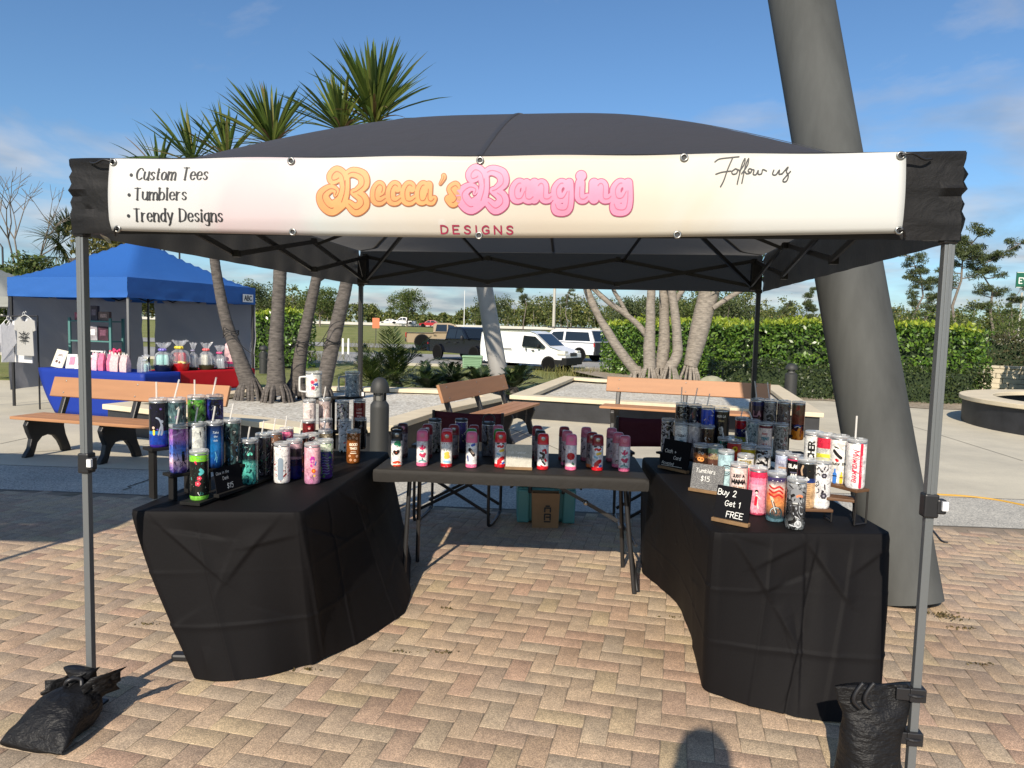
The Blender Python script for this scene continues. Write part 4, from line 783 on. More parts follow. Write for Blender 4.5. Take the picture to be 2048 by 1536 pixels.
far('car', 'white car on the far highway behind the white pickup', 778, 166, (-1, 0), paint('far_white', (.7, .7, .68))); far('pickup_truck', 'white pickup truck on the far highway', 806, 160, (-1, 0), paint('far_white_b', (.74, .75, .75)), True); far('car', 'red car on the far highway above the tan pickup', 860, 150, (-1, 0), paint('far_red', (.40, .02, .03)))
far('car', 'silver car between the tan pickup cab and the slim mast', 948, 75, (1, -.15), paint('far_silver', (.45, .46, .48)), False, 1.25-1.25); far('car', 'dark pickup behind the hedge end right of the canopy truck', 1200, 50, (-.9, .4), paint('far_dark', (.03, .032, .04)), False, .25)
vehicle('suv', 'dark car whose roof shows above the clipped hedge on the right', at(1990, 672, 29).x, 29, terr(29)+.12, (1, .05), paint('suv_dark', (.05, .052, .055)), [(-2.3, .4), (2.3, .4), (2.4, .7), (2.2, .98), (1.2, 1.08), (-2.2, 1.08), (-2.35, .7)], 1.85, [(1.2, 1.05), (.5, 1.62), (.1, 1.7), (-1.9, 1.68), (-2.3, 1.06)], (-1.4, 1.45), .37, [('s', [(.9, 1.12), (.42, 1.55), (-.2, 1.6), (-.2, 1.12)]), ('s', [(-.3, 1.12), (-.3, 1.6), (-1.75, 1.58), (-2.0, 1.12)]), ('f', (1.2, 1.06, .5, 1.62))], [('bumper', M_trim, [((2.3, 0, .5), (.16, 1.7, .2))]), ('roof_rail', M_rim, [((-.7, .62, 1.73), (2, .04, .04)), ((-.7, -.62, 1.73), (2, .04, .04))])], [((2.28, .65, .8), (.16, .3, .14), M_lamp, 'headlight')], M_rim, None, 'car')
# ================================================================== THE TENT
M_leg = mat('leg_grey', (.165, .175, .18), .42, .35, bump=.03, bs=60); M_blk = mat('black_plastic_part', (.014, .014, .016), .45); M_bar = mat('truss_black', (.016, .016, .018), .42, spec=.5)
def fabric(name, c, trans, rough=.7, bump=.35, bs=7, spec=.3):
    mt, t, b = newmat(name); setp(b, Base_Color=hsum(c), Roughness=rough); b.inputs['Specular IOR Level'].default_value = spec; tcn = nd(t, 'ShaderNodeTexCoord')
    n = noiz(t, tcn.outputs['Object'], bs, 5, .6, .6); addbump(t, b, n.outputs['Fac'], bump, .02)
    if trans:
        tr = nd(t, 'ShaderNodeBsdfTranslucent'); tr.inputs[0].default_value = hsum(trans); a = nd(t, 'ShaderNodeAddShader'); lk(t, b.outputs[0], a.inputs[0]); lk(t, tr.outputs[0], a.inputs[1]); lk(t, a.outputs[0], t.nodes['Material Output'].inputs[0])
    return mt
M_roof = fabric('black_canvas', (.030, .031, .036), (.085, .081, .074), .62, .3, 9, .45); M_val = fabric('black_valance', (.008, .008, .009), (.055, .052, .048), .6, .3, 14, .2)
TH = .1398; cT, sT = math.cos(TH), math.sin(TH); TC = (.0795, 4.0685); TA, TB = 1.5515, 1.530; ZT = 1.897; ZV = 2.165
def TL(x, y, z=0.): return Vector((TC[0]+cT*x+sT*y, TC[1]-sT*x+cT*y, z))
tent = thing('popup_tent', 'black pop-up tent with grey legs sheltering the cup stall', 'tent', (0, 0, 0))
ox = .020
def roofz(u, v):
    m_ = (abs(u)**5.5+abs(v)**5.5)**(1/5.5); m_ = min(1, m_)
    k_ = max(0, (m_-.30)/.70); return ZV+.425*(1-k_**1.30)+.05*(1-m_)**1.2-.035*math.exp(-((abs(u)-abs(v))/.09)**2)*0+.012*noise.noise((u*3, v*3, 1))*(1-m_)
N = 48; P = []
for i in range(N+1):
    row = []
    for j in range(N+1):
        u, v = -1+2*i/N, -1+2*j/N; row.append(TL(u*(TA+ox), v*(TB+ox), roofz(u, v)))
    P.append(row)
b = MB(); b.grid(P); o = b.build('roof', M_roof, tent, smooth=40)
for (u, v) in ((-1, -1), (1, -1), (1, 1), (-1, 1), (0, -1), (0, 1), (1, 0), (-1, 0)):      # stitched seams of the roof panels
    P = []
    for i in range(33):
        k = i/32*.995; q = TL(u*k*(TA+ox), v*k*(TB+ox), roofz(u*k, v*k)+.003); s_ = TL(-v*.011, u*.011)-TL(0, 0); P.append([q-s_, q+Vector((0, 0, .002)), q+s_])
    b = MB(); b.grid(P); b.build('seam', M_roof, o, smooth=180)
# valance: four hanging strips, gathered near the corners
cnr = [(-1, -1), (1, -1), (1, 1), (-1, 1)]
for k in range(4):
    (u0, v0), (u1, v1) = cnr[k], cnr[(k+1) % 4]; P = []; n_ = 130
    for i in range(n_+1):
        f = i/n_; u, v = u0+(u1-u0)*f, v0+(v1-v0)*f; e = min(f, 1-f)*2*TA; col = []
        for j in range(13):
            g_ = j/12; z = ZV+.004-(ZV-ZT+.012)*g_; gather = math.exp(-(e/.17)**2); w_ = .010*gather*(math.sin(g_*34+2*noise.noise((f*9, k, 0)))+.5*math.sin(g_*61+i*.3))+.007*noise.noise((f*22, g_*3, k))*g_+.004*math.sin(f*70+k)*g_
            nrm = (0, -1) if k == 0 else (1, 0) if k == 1 else (0, 1) if k == 2 else (-1, 0); col.append(TL(u*(TA+ox)+nrm[0]*(.004+w_*.8+.004*gather), v*(TB+ox)+nrm[1]*(.004+w_*.8+.004*gather), z))
        P.append(col)
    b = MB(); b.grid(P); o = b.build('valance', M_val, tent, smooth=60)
def leg(u, v, front):
    x, y = u*TA, v*TB; c = TL(x, y); Rz = Matrix(((cT, sT, 0), (-sT, cT, 0), (0, 0, 1))); b = MB(); zj = 1.0 if u < 0 else 1.02
    b.box((c.x, c.y, (zj+ZT+.2)/2), (.032, .032, ZT+.2-zj), Rz); b.box((c.x, c.y, zj/2), (.026, .026, zj), Rz)
    q = TL(x+.0, y-.0165); b.box((q.x, q.y, (zj+ZT)/2), (.012, .004, ZT-zj), Rz)
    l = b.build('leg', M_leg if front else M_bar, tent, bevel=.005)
    b = MB(); b.box((c.x, c.y, zj), (.046, .046, .080), Rz); q = TL(x+.030, y-.012, zj); b.box(q, (.03, .03, .05), Rz); b.build('clamp', M_blk, l, bevel=.006)
    q = TL(x+.036, y-.030, zj+.005); b = MB(); b.box(q, (.018, .012, .03), Rz); b.build('button', mat('button_white', (.8, .8, .8), .4), l)
    b = MB(); b.box((c.x, c.y, .006), (.085, .085, .012), Rz); b.build('foot', M_blk, l)
    b = MB(); q = TL(x-u*.028, y-v*.028); b.box((q.x, q.y, ZT+.11), (.075, .075, .22), Rz); q = TL(x, y); b.box((q.x, q.y, ZT-.004), (.048, .048, .03), Rz); b.build('corner_bracket', M_blk, tent, bevel=.008)
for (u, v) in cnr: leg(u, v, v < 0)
# scissor trusses along each side, inside the valance
def trs(a, c_, n=3, parent=tent):
    b = MB(); a, c_ = Vector(a), Vector(c_)
    for i in range(n):
        p, q = a.lerp(c_, i/n), a.lerp(c_, (i+1)/n); zl, zh = ZT+.03, ZT+.215; up0 = (i % 2 == 0)
        A0 = Vector((p.x, p.y, zl)); A1 = Vector((q.x, q.y, zh)); B0 = Vector((p.x, p.y, zh)); B1 = Vector((q.x, q.y, zl)); nn = (c_-a).normalized().cross(Vector((0, 0, 1)))*.014
        b.bar(A0+nn, A1+nn, .013, .026); b.bar(B0-nn, B1-nn, .013, .026)
        for z in (zl, zh): b.box((q.x, q.y, z), (.035, .035, .035))
    b.build('truss', M_bar, parent)
dT = .055
for (u0, v0), (u1, v1) in ((cnr[0], cnr[1]), (cnr[1], cnr[2]), (cnr[2], cnr[3]), (cnr[3], cnr[0])):
    trs(TL(u0*(TA-dT), v0*(TB-dT)), TL(u1*(TA-dT), v1*(TB-dT)))
for (u, v) in cnr:                          # braces from the legs to the roof poles
    b = MB(); a = TL(u*(TA-.05), v*(TB-.05), ZT+.02); c_ = TL(u*.80, v*.80, roofz(u*.52, v*.52)-.05); e = TL(u*.32, v*.32, roofz(.2, .2)-.03)
    b.bar(a, c_, .016, .026); b.bar(c_, e, .016, .026); b.box(c_, (.045, .045, .05)); b.bar(c_, TL(u*(TA-.06), v*(TB-.06)*.36, ZT+.2), .012, .02); b.bar(c_, TL(u*(TA-.06)*.36, v*(TB-.06), ZT+.2), .012, .02); b.build('roof_brace', M_bar, tent)
# small white care label hanging inside the left corner
b = MB(); a = at(188, 466, 2.86); b.grid([[at(190+k*9, 464+k*7, 2.9)+Vector((0, .01*math.sin(k*1.5), 0)), at(214+k*4, 474+k*5, 2.88)+Vector((0, .01*math.sin(k*1.5), 0))] for k in range(4)]); b.build('care_label', mat('label_white', (.7, .7, .66), .6), tent)
# ------------------------------------------------------------------ banner
FLp, FRp = TL(-TA-ox, -TB-ox-.032), TL(TA+ox, -TB-ox-.032); BU = (FRp-FLp).normalized(); BN = Vector((BU.y, -BU.x, 0))
def bpx(px, py):
    d = Vector(ray(px, py)); o_ = Vector((0, 0, CH)); t_ = (FLp-o_).dot(BN)/d.dot(BN); p = o_+d*t_; return ((p-FLp).dot(BU), p.z)
def bp(u, w, off=0.):
    q = (w-ZT)/(ZV-ZT); k = .010*math.sin(u*2.6+.4)*(1-q)+.006*noise.noise((u*1.7, w*3, 4))+.012*math.sin(3.1416*min(1, max(0, q)))-.085*max(0, .13-q)
    p = FLp+BU*u+BN*(k+off); return Vector((p.x, p.y, w))
u0, w1 = bpx(220, 317); u1, w2 = bpx(1812, 304); _, w3 = bpx(218, 461); _, w4 = bpx(1808, 467); _, wm = bpx(960, 474)
mt, t, b_ = newmat('banner_print'); tcn = nd(t, 'ShaderNodeTexCoord'); s = nd(t, 'ShaderNodeSeparateXYZ'); lk(t, tcn.outputs['Object'], s.inputs[0])
n1 = noiz(t, tcn.outputs['Object'], 1.3, 4, .6, .4); mr = nd(t, 'ShaderNodeMapRange'); lk(t, s.outputs['X'], mr.inputs[0]); mr.inputs[1].default_value = FLp.x+.1; mr.inputs[2].default_value = FRp.x
ma = nd(t, 'ShaderNodeMath', operation='MULTIPLY_ADD'); lk(t, n1.outputs['Fac'], ma.inputs[0]); ma.inputs[1].default_value = .34; lk(t, mr.outputs[0], ma.inputs[2]); mb = nd(t, 'ShaderNodeMath', operation='SUBTRACT'); lk(t, ma.outputs[0], mb.inputs[0]); mb.inputs[1].default_value = .17
r = ramp(t, mb.outputs[0], [(0, (.55, .55, .54)), (.14, (.545, .535, .525)), (.2, (.555, .455, .465)), (.26, (.55, .465, .475)), (.33, (.52, .54, .53)), (.44, (.555, .505, .44)), (.58, (.55, .48, .395)), (.68, (.545, .495, .41)), (.76, (.55, .54, .505)), (1, (.545, .555, .545))])
vo = nd(t, 'ShaderNodeTexVoronoi'); vo.inputs['Scale'].default_value = 6; lk(t, tcn.outputs['Object'], vo.inputs['Vector']); r2 = ramp(t, vo.outputs['Distance'], [(.07, (1, 1, 1)), (.10, (0, 0, 0))]); mf = nd(t, 'ShaderNodeMath', operation='MULTIPLY'); lk(t, r2.outputs[0], mf.inputs[0]); mf.inputs[1].default_value = .35
mm = nd(t, 'ShaderNodeMixRGB'); lk(t, mf.outputs[0], mm.inputs[0]); lk(t, r.outputs[0], mm.inputs[1]); mm.inputs[2].default_value = (.60, .59, .57, 1); lk(t, mm.outputs[0], b_.inputs['Base Color']); setp(b_, Roughness=.5); b_.inputs['Specular IOR Level'].default_value = .4
ban = thing('banner', 'long white vinyl banner with orange and pink shop lettering on the tent front', 'banner', (0, 0, 0))
P = []; n_ = 120
for i in range(n_+1):
    f = i/n_; u = u0+(u1-u0)*f; zt_ = w1+(w2-w1)*f-.004*math.sin(f*math.pi*5)**2; zb_ = (w3*(1-f)+w4*f)*(1-4*f*(1-f))+wm*4*f*(1-f) if False else (w3+(w4-w3)*f)+(wm-(w3+w4)/2)*math.sin(math.pi*f); col = []
    for j in range(15):
        w = zb_+(zt_-zb_)*j/14; rc = .028*max(0, 1-min(f, 1-f)*n_/2.2)*(1 if 0 < j < 14 else 0)*0; col.append(bp(u, w))
    P.append(col)
b = MB(); b.grid(P); o = b.build('sheet', mt, ban, smooth=60); sm = o.modifiers.new('thickness', 'SOLIDIFY'); sm.thickness = .0015; sm.offset = 1
SO = .0022
def bmap(off): return lambda u, v: bp(u, v, off)
M_ink = mat('ink_black', (.018, .018, .02), .5); M_ora = mat('ink_orange', (.66, .29, .10), .5, var=.14, vs=9); M_orad = mat('ink_orange_line', (.38, .12, .04), .5); M_pnk = mat('ink_pink', (.64, .235, .36), .5, var=.10, vs=9); M_pnkd = mat('ink_pink_line', (.36, .055, .13), .5); M_hi = mat('ink_light', (.52, .13, .22), .5); M_mag = mat('ink_magenta', (.36, .03, .08), .5)
for txt, (ax, ay), (ex, ey), hpx in (('Custom Tees', (276, 361), (420, 361), 24), ('Tumblers', (274, 401), (379, 400), 23), ('Trendy Designs', (272, 443), (450, 441), 24)):
    a, e = bpx(ax, ay), bpx(ex, ey); hh = bpx(ax, ay-hpx)[1]-a[1]; sl = .14 if txt[0] == 'C' else .03
    st_ = text_strokes(txt, hh, 0, 0, .078, 1.5, sl, .024, .75); wd_ = max((p[:, 0]+r_).max() for p, r_ in st_); k = (e[0]-a[0])/wd_
    st_ = [(np.stack([a[0]+p[:, 0]*k, a[1]+p[:, 1]], 1), r_) for p, r_ in st_]; st_.append((np.array([[a[0]-.020, a[1]+hh*.42]]), .0062)); decal(st_, .0011, bmap(SO), 'lettering', M_ink, ban)
# follow us, in thin script
FZ = [[(935, 97), (955, 84), (1000, 78), (1040, 74)], [(1012, 80), (990, 130), (972, 180), (958, 207)], [(938, 152), (965, 143), (1003, 138)], [(1024, 128), (1008, 140), (1012, 152), (1028, 148), (1032, 132), (1022, 128), (1040, 134)], [(1040, 140), (1062, 108), (1066, 82), (1052, 110), (1036, 170), (1030, 196)], [(1050, 150), (1076, 112), (1082, 82), (1068, 112), (1056, 165), (1050, 192)], [(1066, 142), (1072, 150), (1088, 146), (1094, 132), (1084, 128), (1078, 138), (1086, 144)], [(1094, 132), (1104, 134), (1100, 152), (1112, 154), (1122, 136), (1122, 152), (1136, 150), (1142, 132), (1158, 138)], [(1190, 134), (1184, 152), (1198, 155), (1214, 134), (1212, 152), (1224, 150)], [(1224, 152), (1246, 126), (1252, 122), (1244, 140), (1252, 160), (1244, 182), (1232, 186), (1230, 176), (1262, 140)]]
FS = [[(1000+x*.459, 280+y*.459) for x, y in q] for q in FZ]
decal([(cat([bpx(*p) for p in q], 6), .0019) for q in FS], .0010, bmap(SO), 'script', M_ink, ban)
# groovy shop name: fat brush strokes, outline under fill, light inline on top
ZX = lambda x, y: bpx(600+x*.35156, 300+y*.35156)
def fat(sts, ds): return [(cat([ZX(*p) for p in q], 6), np.interp(np.linspace(0, 1, (len(q)-1)*6+1 if len(q) > 2 else len(q)), np.linspace(0, 1, len(rs)), rs)*.35156*CFb) for q, rs in zip(sts, ds)]
CFb = abs(bpx(960, 400)[0]-bpx(961, 400)[0])
def fatl(q, x, kx, kr): return fat([[(x+(a-x)*kx, b_) for a, b_ in st] for st in q[0]], [[v*kr for v in rs] for rs in q[1]])
def bigB(x, y): return ([[(x+110, y+30), (x+105, y+55), (x+75, y+65), (x+70, y+40), (x+95, y+15), (x+130, y+40), (x+145, y+110)], [(x+145, y+60), (x+142, y+130), (x+125, y+190)], [(x+125, y+190), (x+70, y+225), (x+30, y+195), (x+20, y+150), (x+60, y+115), (x+95, y+125), (x+90, y+150)], [(x+130, y+60), (x+180, y+20), (x+240, y+40), (x+250, y+90), (x+215, y+125), (x+190, y+135)], [(x+195, y+135), (x+240, y+165), (x+245, y+205), (x+205, y+232), (x+165, y+200)]],
                        [[14, 20, 26, 30, 30, 28, 26], [24, 28, 34], [36, 40, 40, 34, 24, 16, 10], [16, 26, 32, 30, 20, 14], [20, 30, 36, 34, 22]])
def low(ch, x, y):
    L = {'e': ([[(x+8, y+60), (x+45, y+45), (x+50, y+12), (x+30, y+2), (x+10, y+35), (x+12, y+85), (x+40, y+95), (x+68, y+78)]], [[12, 13, 15, 19, 22, 24, 20, 14]]), 'c': ([[(x+50, y+28), (x+48, y+8), (x+28, y+4), (x+10, y+38), (x+14, y+86), (x+42, y+94), (x+68, y+76)]], [[15, 17, 20, 23, 24, 20, 14]]),
         'a': ([[(x+52, y+12), (x+28, y+4), (x+10, y+40), (x+14, y+86), (x+38, y+88), (x+54, y+50)], [(x+62, y+4), (x+58, y+80), (x+76, y+94), (x+92, y+80)]], [[16, 20, 23, 24, 18, 14], [18, 21, 20, 13]]), 's': ([[(x+18, y+82), (x+42, y+102), (x+62, y+78), (x+44, y+48), (x+32, y+24), (x+56, y+6), (x+70, y+18)]], [[18, 22, 24, 22, 19, 19, 14]]),
         'n': ([[(x+10, y+4), (x+10, y+92)], [(x+12, y+50), (x+36, y+6), (x+52, y+20), (x+52, y+84), (x+72, y+92), (x+86, y+78)]], [[20, 21], [12, 17, 20, 21, 19, 13]]), 'u': ([[(x+8, y), (x+8, y+80), (x+26, y+94), (x+50, y+70)], [(x+58, y), (x+56, y+80), (x+74, y+92), (x+88, y+78)]], [[18, 21, 20, 14], [18, 21, 19, 13]]), 'i': ([[(x+10, y+2), (x+8, y+80), (x+26, y+94), (x+42, y+80)], [(x+14, y-38)]], [[19, 21, 19, 13], [22]]),
         'g': ([[(x+56, y+12), (x+30, y+4), (x+10, y+40), (x+16, y+84), (x+40, y+86), (x+58, y+50)], [(x+66, y+2), (x+64, y+100), (x+52, y+150), (x+16, y+150), (x+4, y+122)]], [[15, 19, 22, 23, 18, 14], [18, 22, 24, 27, 16]])}
    return L[ch]
for word, fill, line in (([('B', 120, 110)]+[(c, x, 200) for c, x in (('e', 425), ('c', 512), ('c', 594), ('a', 676))]+[('q', 800, 150), ('s', 832, 200)], M_ora, M_orad), ([('B', 908, 100)]+[(c, x, 188) for c, x in (('a', 1212), ('n', 1322), ('g', 1448), ('i', 1582), ('n', 1660), ('g', 1782))], M_pnk, M_pnkd)):
    S1 = []
    for ch, x, y in word:
        if ch == 'B': S1 += fat(*bigB(x, y))
        elif ch == 'q': S1 += fat([[(x+22, y), (x+22, y+14), (x+4, y+46)]], [[11, 11, 6]])
        else: S1 += fatl(low(ch, x, y), x, 1.27 if fill is M_pnk else 1.0, 1.26 if fill is M_pnk else 1.16)
    pxu = .35156*CFb
    decal([(p, r_+5.5*pxu) for p, r_ in S1], .0018, bmap(SO), 'letter_outline', line, ban); decal([(p, r_) for p, r_ in S1], .0016, bmap(SO+.0012), 'lettering', fill, ban)
    inl = [(p[int(len(p)*.15):], np.full(len(p)-int(len(p)*.15), 2.2*pxu)) for p, r_ in S1 if len(p) > 2]; decal(inl, .0012, bmap(SO+.0022), 'letter_inline', line if fill is M_ora else M_hi, ban)
a, e = bpx(881, 466), bpx(1024, 466); st_ = text_strokes('DESIGNS', bpx(881, 451)[1]-a[1], 0, 0, .10, 3.6); wd_ = max(p[:, 0].max() for p, r_ in st_); decal([(np.stack([a[0]+p[:, 0]*(e[0]-a[0])/wd_, a[1]+p[:, 1]], 1), r_) for p, r_ in st_], .0011, bmap(SO), 'lettering', M_mag, ban)
# plain white square where the code was
M_gro = mat('grommet', (.35, .34, .32), .3, .9)
for px, py in ((584, 323), (961, 322), (1368, 316), (585, 464), (956, 470), (1355, 469), (228, 325), (1800, 312), (236, 458), (1796, 462)):
    u, w = bpx(px, py); c = bp(u, w, .004); b = MB(); M = Matrix((BU, Vector((0, 0, 1)), BN)).transposed()
    ring_ = [c+BU*math.cos(a)*.0105+Vector((0, 0, math.sin(a)*.0105)) for a in np.linspace(0, 6.2832, 15)]; b.tube(ring_, .0038, 6, False); g_ = b.build('grommet', M_gro, ban, smooth=180); b = MB(); b.add([c+BN*-.0012+BU*math.cos(a)*.009+Vector((0, 0, math.sin(a)*.009)) for a in np.linspace(0, 6.2832, 13)[:-1]], [tuple(range(12))]); b.build('hole', M_ink, g_)
for (px, py), (qx, qy) in (((228, 325), (172, 322)), ((1800, 312), (1868, 315)), ((236, 458), (222, 470)), ((1796, 462), (1815, 470))):
    c = bp(*bpx(px, py), .008); e = bp(*bpx(qx, qy), -.02); b = MB(); b.tube(cat([c, c.lerp(e, .3)+Vector((0, -.012, .006)), c.lerp(e, .7)+Vector((0, -.008, -.006)), e], 6), .004, 6); b.build('tie_cord', M_blk, ban, smooth=180)
# ================================================================== TABLES
M_cloth = fabric('black_tablecloth', (.0060, .0054, .0060), None, .70, .06, 90, .16)
def cloth(label, top, bot, seed, zt=.742, creases=(), name='tablecloth', segs=()):
    """top: loop of (x,y) corners; bot: matching hem points keyed by the loop parameter; creases / segs: pressed fold lines"""
    n = 760; T = [Vector(p) for p in top]; m_ = len(T); per = [(T[i]-T[(i+1) % m_]).length for i in range(m_)]; tot = sum(per); cum = [0]
    for l in per: cum.append(cum[-1]+l)
    def tp(s_):
        s_ %= tot
        for i in range(m_):
            if s_ <= cum[i+1]+1e-9: return T[i].lerp(T[(i+1) % m_], (s_-cum[i])/per[i])
    tps = lambda s_: (tp(s_-.03)+tp(s_)+tp(s_+.03))/3
    cx_ = sum(T, Vector((0, 0)))/m_
    kb = sorted((cum[int(k)]+(k-int(k))*per[int(k)], Vector(q)) for k, q in bot); ks = [k for k, _ in kb]; ke = [ks[-1]-tot]+ks+[ks[0]+tot]; qx = [kb[-1][1].x]+[q.x for _, q in kb]+[kb[0][1].x]; qy = [kb[-1][1].y]+[q.y for _, q in kb]+[kb[0][1].y]
    S_ = np.linspace(0, tot, n+1); bx = np.interp(S_, ke, qx); by = np.interp(S_, ke, qy); w_ = np.hanning(41); w_ /= w_.sum()
    sm_ = lambda a: np.append(c_ := np.convolve(np.concatenate([a[-21:-1], a[:-1], a[:20]]), w_, 'valid')[:n], c_[0])
    bx, by = sm_(bx), sm_(by)
    NZ = 110; Gv = np.linspace(0, 1, NZ+1); SS, GG = np.meshgrid(S_, Gv); FO = np.zeros_like(SS); rd_ = random.Random(seed)
    allseg = list(segs)+[(a_, b_, a_+rd_.uniform(-.3, .3), min(1, max(0, b_+rd_.uniform(-.4, .4))), rd_.choice((-1, 1))*rd_.uniform(.002, .0045)) for a_, b_ in ((rd_.uniform(0, tot), rd_.uniform(.05, .9)) for _ in range(30))]
    for (sa, ga, sb, gb, am) in allseg:     # soft dent on one side, sharp ridge on the line
        ds, dg = sb-sa, (gb-ga)*.74; t_ = np.clip(((SS-sa)*ds+(GG-ga)*.74*dg)/(ds*ds+dg*dg+1e-9), 0, 1); px_, pg_ = SS-sa-ds*t_, (GG-ga)*.74-dg*t_; D = np.hypot(px_, pg_); side = np.sign(px_*dg-pg_*ds); W = np.where(side > 0, .085, .016); FO += am*np.clip(1-D/W, 0, 1)**1.5*np.sin(np.pi*np.clip(t_, .03, .97))**.6
    for (cs, cz, amp) in creases:
        if cs is not None: FO += amp*np.clip(1-np.abs(SS-cs*tot)/np.where(SS > cs*tot, .05, .009), 0, 1)**1.6*np.clip(GG*6, 0, 1)
        if cz is not None: FO += amp*np.clip(1-np.abs(GG-cz-.010*np.sin(SS*2.1+seed))*.74/np.where(GG > cz, .03, .007), 0, 1)**1.6*(.55+.45*np.sin(SS*3.3+cz*9))
    for c in cum[:-1]: d_ = np.minimum(np.abs(SS-c), tot-np.abs(SS-c)); FO += .012*np.exp(-(d_/.05)**2)*np.minimum(1, GG*2.5)
    rows = []; ring_ = [tps(s_) for s_ in S_]
    for f in (.0, .15, .3, .45, .6, .75, .87, .95, .995): rows.append([(cx_.x+(p.x-cx_.x)*f, cx_.y+(p.y-cx_.y)*f, zt) for p in ring_])
    outs = [(lambda d: Vector((d.y, -d.x)))((tps(s_+.05)-tps(s_-.05)).normalized()) for s_ in S_]
    for j, g_ in enumerate(Gv):
        row = []
        for i, s_ in enumerate(S_):
            q = ring_[i].lerp(Vector((bx[i], by[i])), g_**1.12); a_ = 2*math.pi*s_/tot; c1, c2 = math.cos(a_), math.sin(a_)
            fold = FO[j, i]+.020*g_*noise.noise((c1*2.6, c2*2.6, g_*.5+seed))+.0045*g_*noise.noise((c1*8, c2*8, g_*.8+seed+5)); fold = max(fold, -.02); rr = .02*(1-(1-min(1, g_/.05))**2)
            q = q+outs[i]*(fold+.004+rr*.3); row.append((q.x, q.y, zt-(zt-.010-.008*noise.noise((c1*3, c2*3, seed)))*g_))
        rows.append(row)
    b = MB(); b.grid(rows); o = b.build(name, M_cloth, smooth=180); tag(o, label, 'tablecloth', 'black tablecloths on the side tables'); return o
g2 = lambda x, y, z=0: tuple(gz(x, y, z).xy)
LT = [(-1.64, 3.02), (-.915, 3.07), (-.80, 4.62), (-1.52, 4.57)]; RT = [(.86, 2.92), (1.63, 2.97), (1.66, 4.72), (.88, 4.66)]
cloth('black tablecloth on the left table with its near corner pulled in towards the floor', LT, [(0, g2(386, 1362)), (.3, g2(450, 1366)), (.62, g2(530, 1355)), (1, g2(628, 1328)), (1.25, g2(720, 1285)), (1.5, g2(808, 1228)), (1.75, (-.58, 4.15)), (2, (-.66, 4.75)), (3, (-1.62, 4.70)), (3.4, (-1.58, 4.0)), (3.8, (-1.46, 3.35))], 3, creases=((None, .36, .006), (None, .68, .006), (.06, None, .005), (.155, None, .007), (.23, None, .006), (.31, None, .005)), segs=((.10, .05, .35, .42, .010), (.35, .42, .62, .05, .010), (.14, .10, .40, .16, -.010), (.45, .22, .70, .14, .008), (.72, .05, .78, 1, .012), (1.25, .05, 1.6, .30, .010), (.78, .12, 1.2, .34, -.012)))
cloth('black tablecloth on the right table sweeping forward at the hem behind the hanging sand bag', RT, [(0, g2(1412, 1385)), (.35, g2(1500, 1415)), (.7, g2(1600, 1440)), (1, g2(1752, 1455)), (1.15, (1.70, 3.1)), (1.6, (1.74, 3.9)), (2, (1.76, 4.8)), (3, (.93, 4.78)), (3.2, g2(1287, 1148)), (3.45, g2(1318, 1172)), (3.62, g2(1360, 1215)), (3.78, g2(1386, 1275)), (3.9, g2(1398, 1335))], 8, creases=((None, .33, .006), (None, .66, .006), (.05, None, .006), (.09, None, -.010), (.12, None, .006), (.94, None, .005)), segs=((.08, .02, .30, .42, .012), (.30, .42, .46, .66, .010), (.40, .03, .52, .98, -.016), (.40, .04, .64, .40, .014), (.18, .20, .40, .05, .008), (.30, .30, .46, .22, -.008), (.20, .34, .34, .28, .008), (.62, .22, .74, .08, .008), (.46, .66, .40, .45, -.008), (.35, .5, .46, .74, .008)))
M_ply = mat('table_plastic', (.03, .03, .032), .5); M_tube = mat('table_tube', (.045, .045, .047), .38, .5)
def table(label, c, legs_, zt, extra=None):
    t_ = thing('folding_table', label, 'folding table', (0, 0, 0)); b = MB(); b.prism(c, lambda x, y: (x, y, zt-.045), lambda x, y: (x, y, zt)); b.build('tabletop', M_ply, t_, bevel=.008)
    for L in legs_: b = MB(); b.tube(L, .0135, 10); b.build('leg', M_tube, t_, smooth=60)
    if extra: extra(t_)
    return t_
sh = lambda T, k: [tuple(Vector(p)*(1-k)+sum((Vector(q) for q in T), Vector((0, 0)))/4*k) for p in T]
fo = gz(350, 1318, .012)
table('folding table hidden under the left black cloth with one foot poking out', sh(LT, .02), [[(-1.2, 3.32, .70), (-1.2, 3.32, .05), (-1.22, 3.31, .02), (fo.x+.04, fo.y+.01, .02)], [(-1.0, 3.35, .70), (-1.0, 3.3, .012)], [(-1.4, 4.3, .70), (-1.42, 4.34, .012)], [(-.9, 4.3, .70), (-.86, 4.34, .012)]], .738, lambda t_: MB().box((fo.x+.05, fo.y+.01, .022), (.13, .05, .036)).build('foot', M_blk, t_, bevel=.012))
table('folding table hidden under the right black cloth', sh(RT, .02), [[(1.0, 3.2, .70), (1.0, 3.16, .012)], [(1.5, 3.2, .70), (1.5, 3.16, .012)], [(1.0, 4.4, .70), (1.0, 4.44, .012)], [(1.5, 4.4, .70), (1.5, 4.44, .012)]], .738)
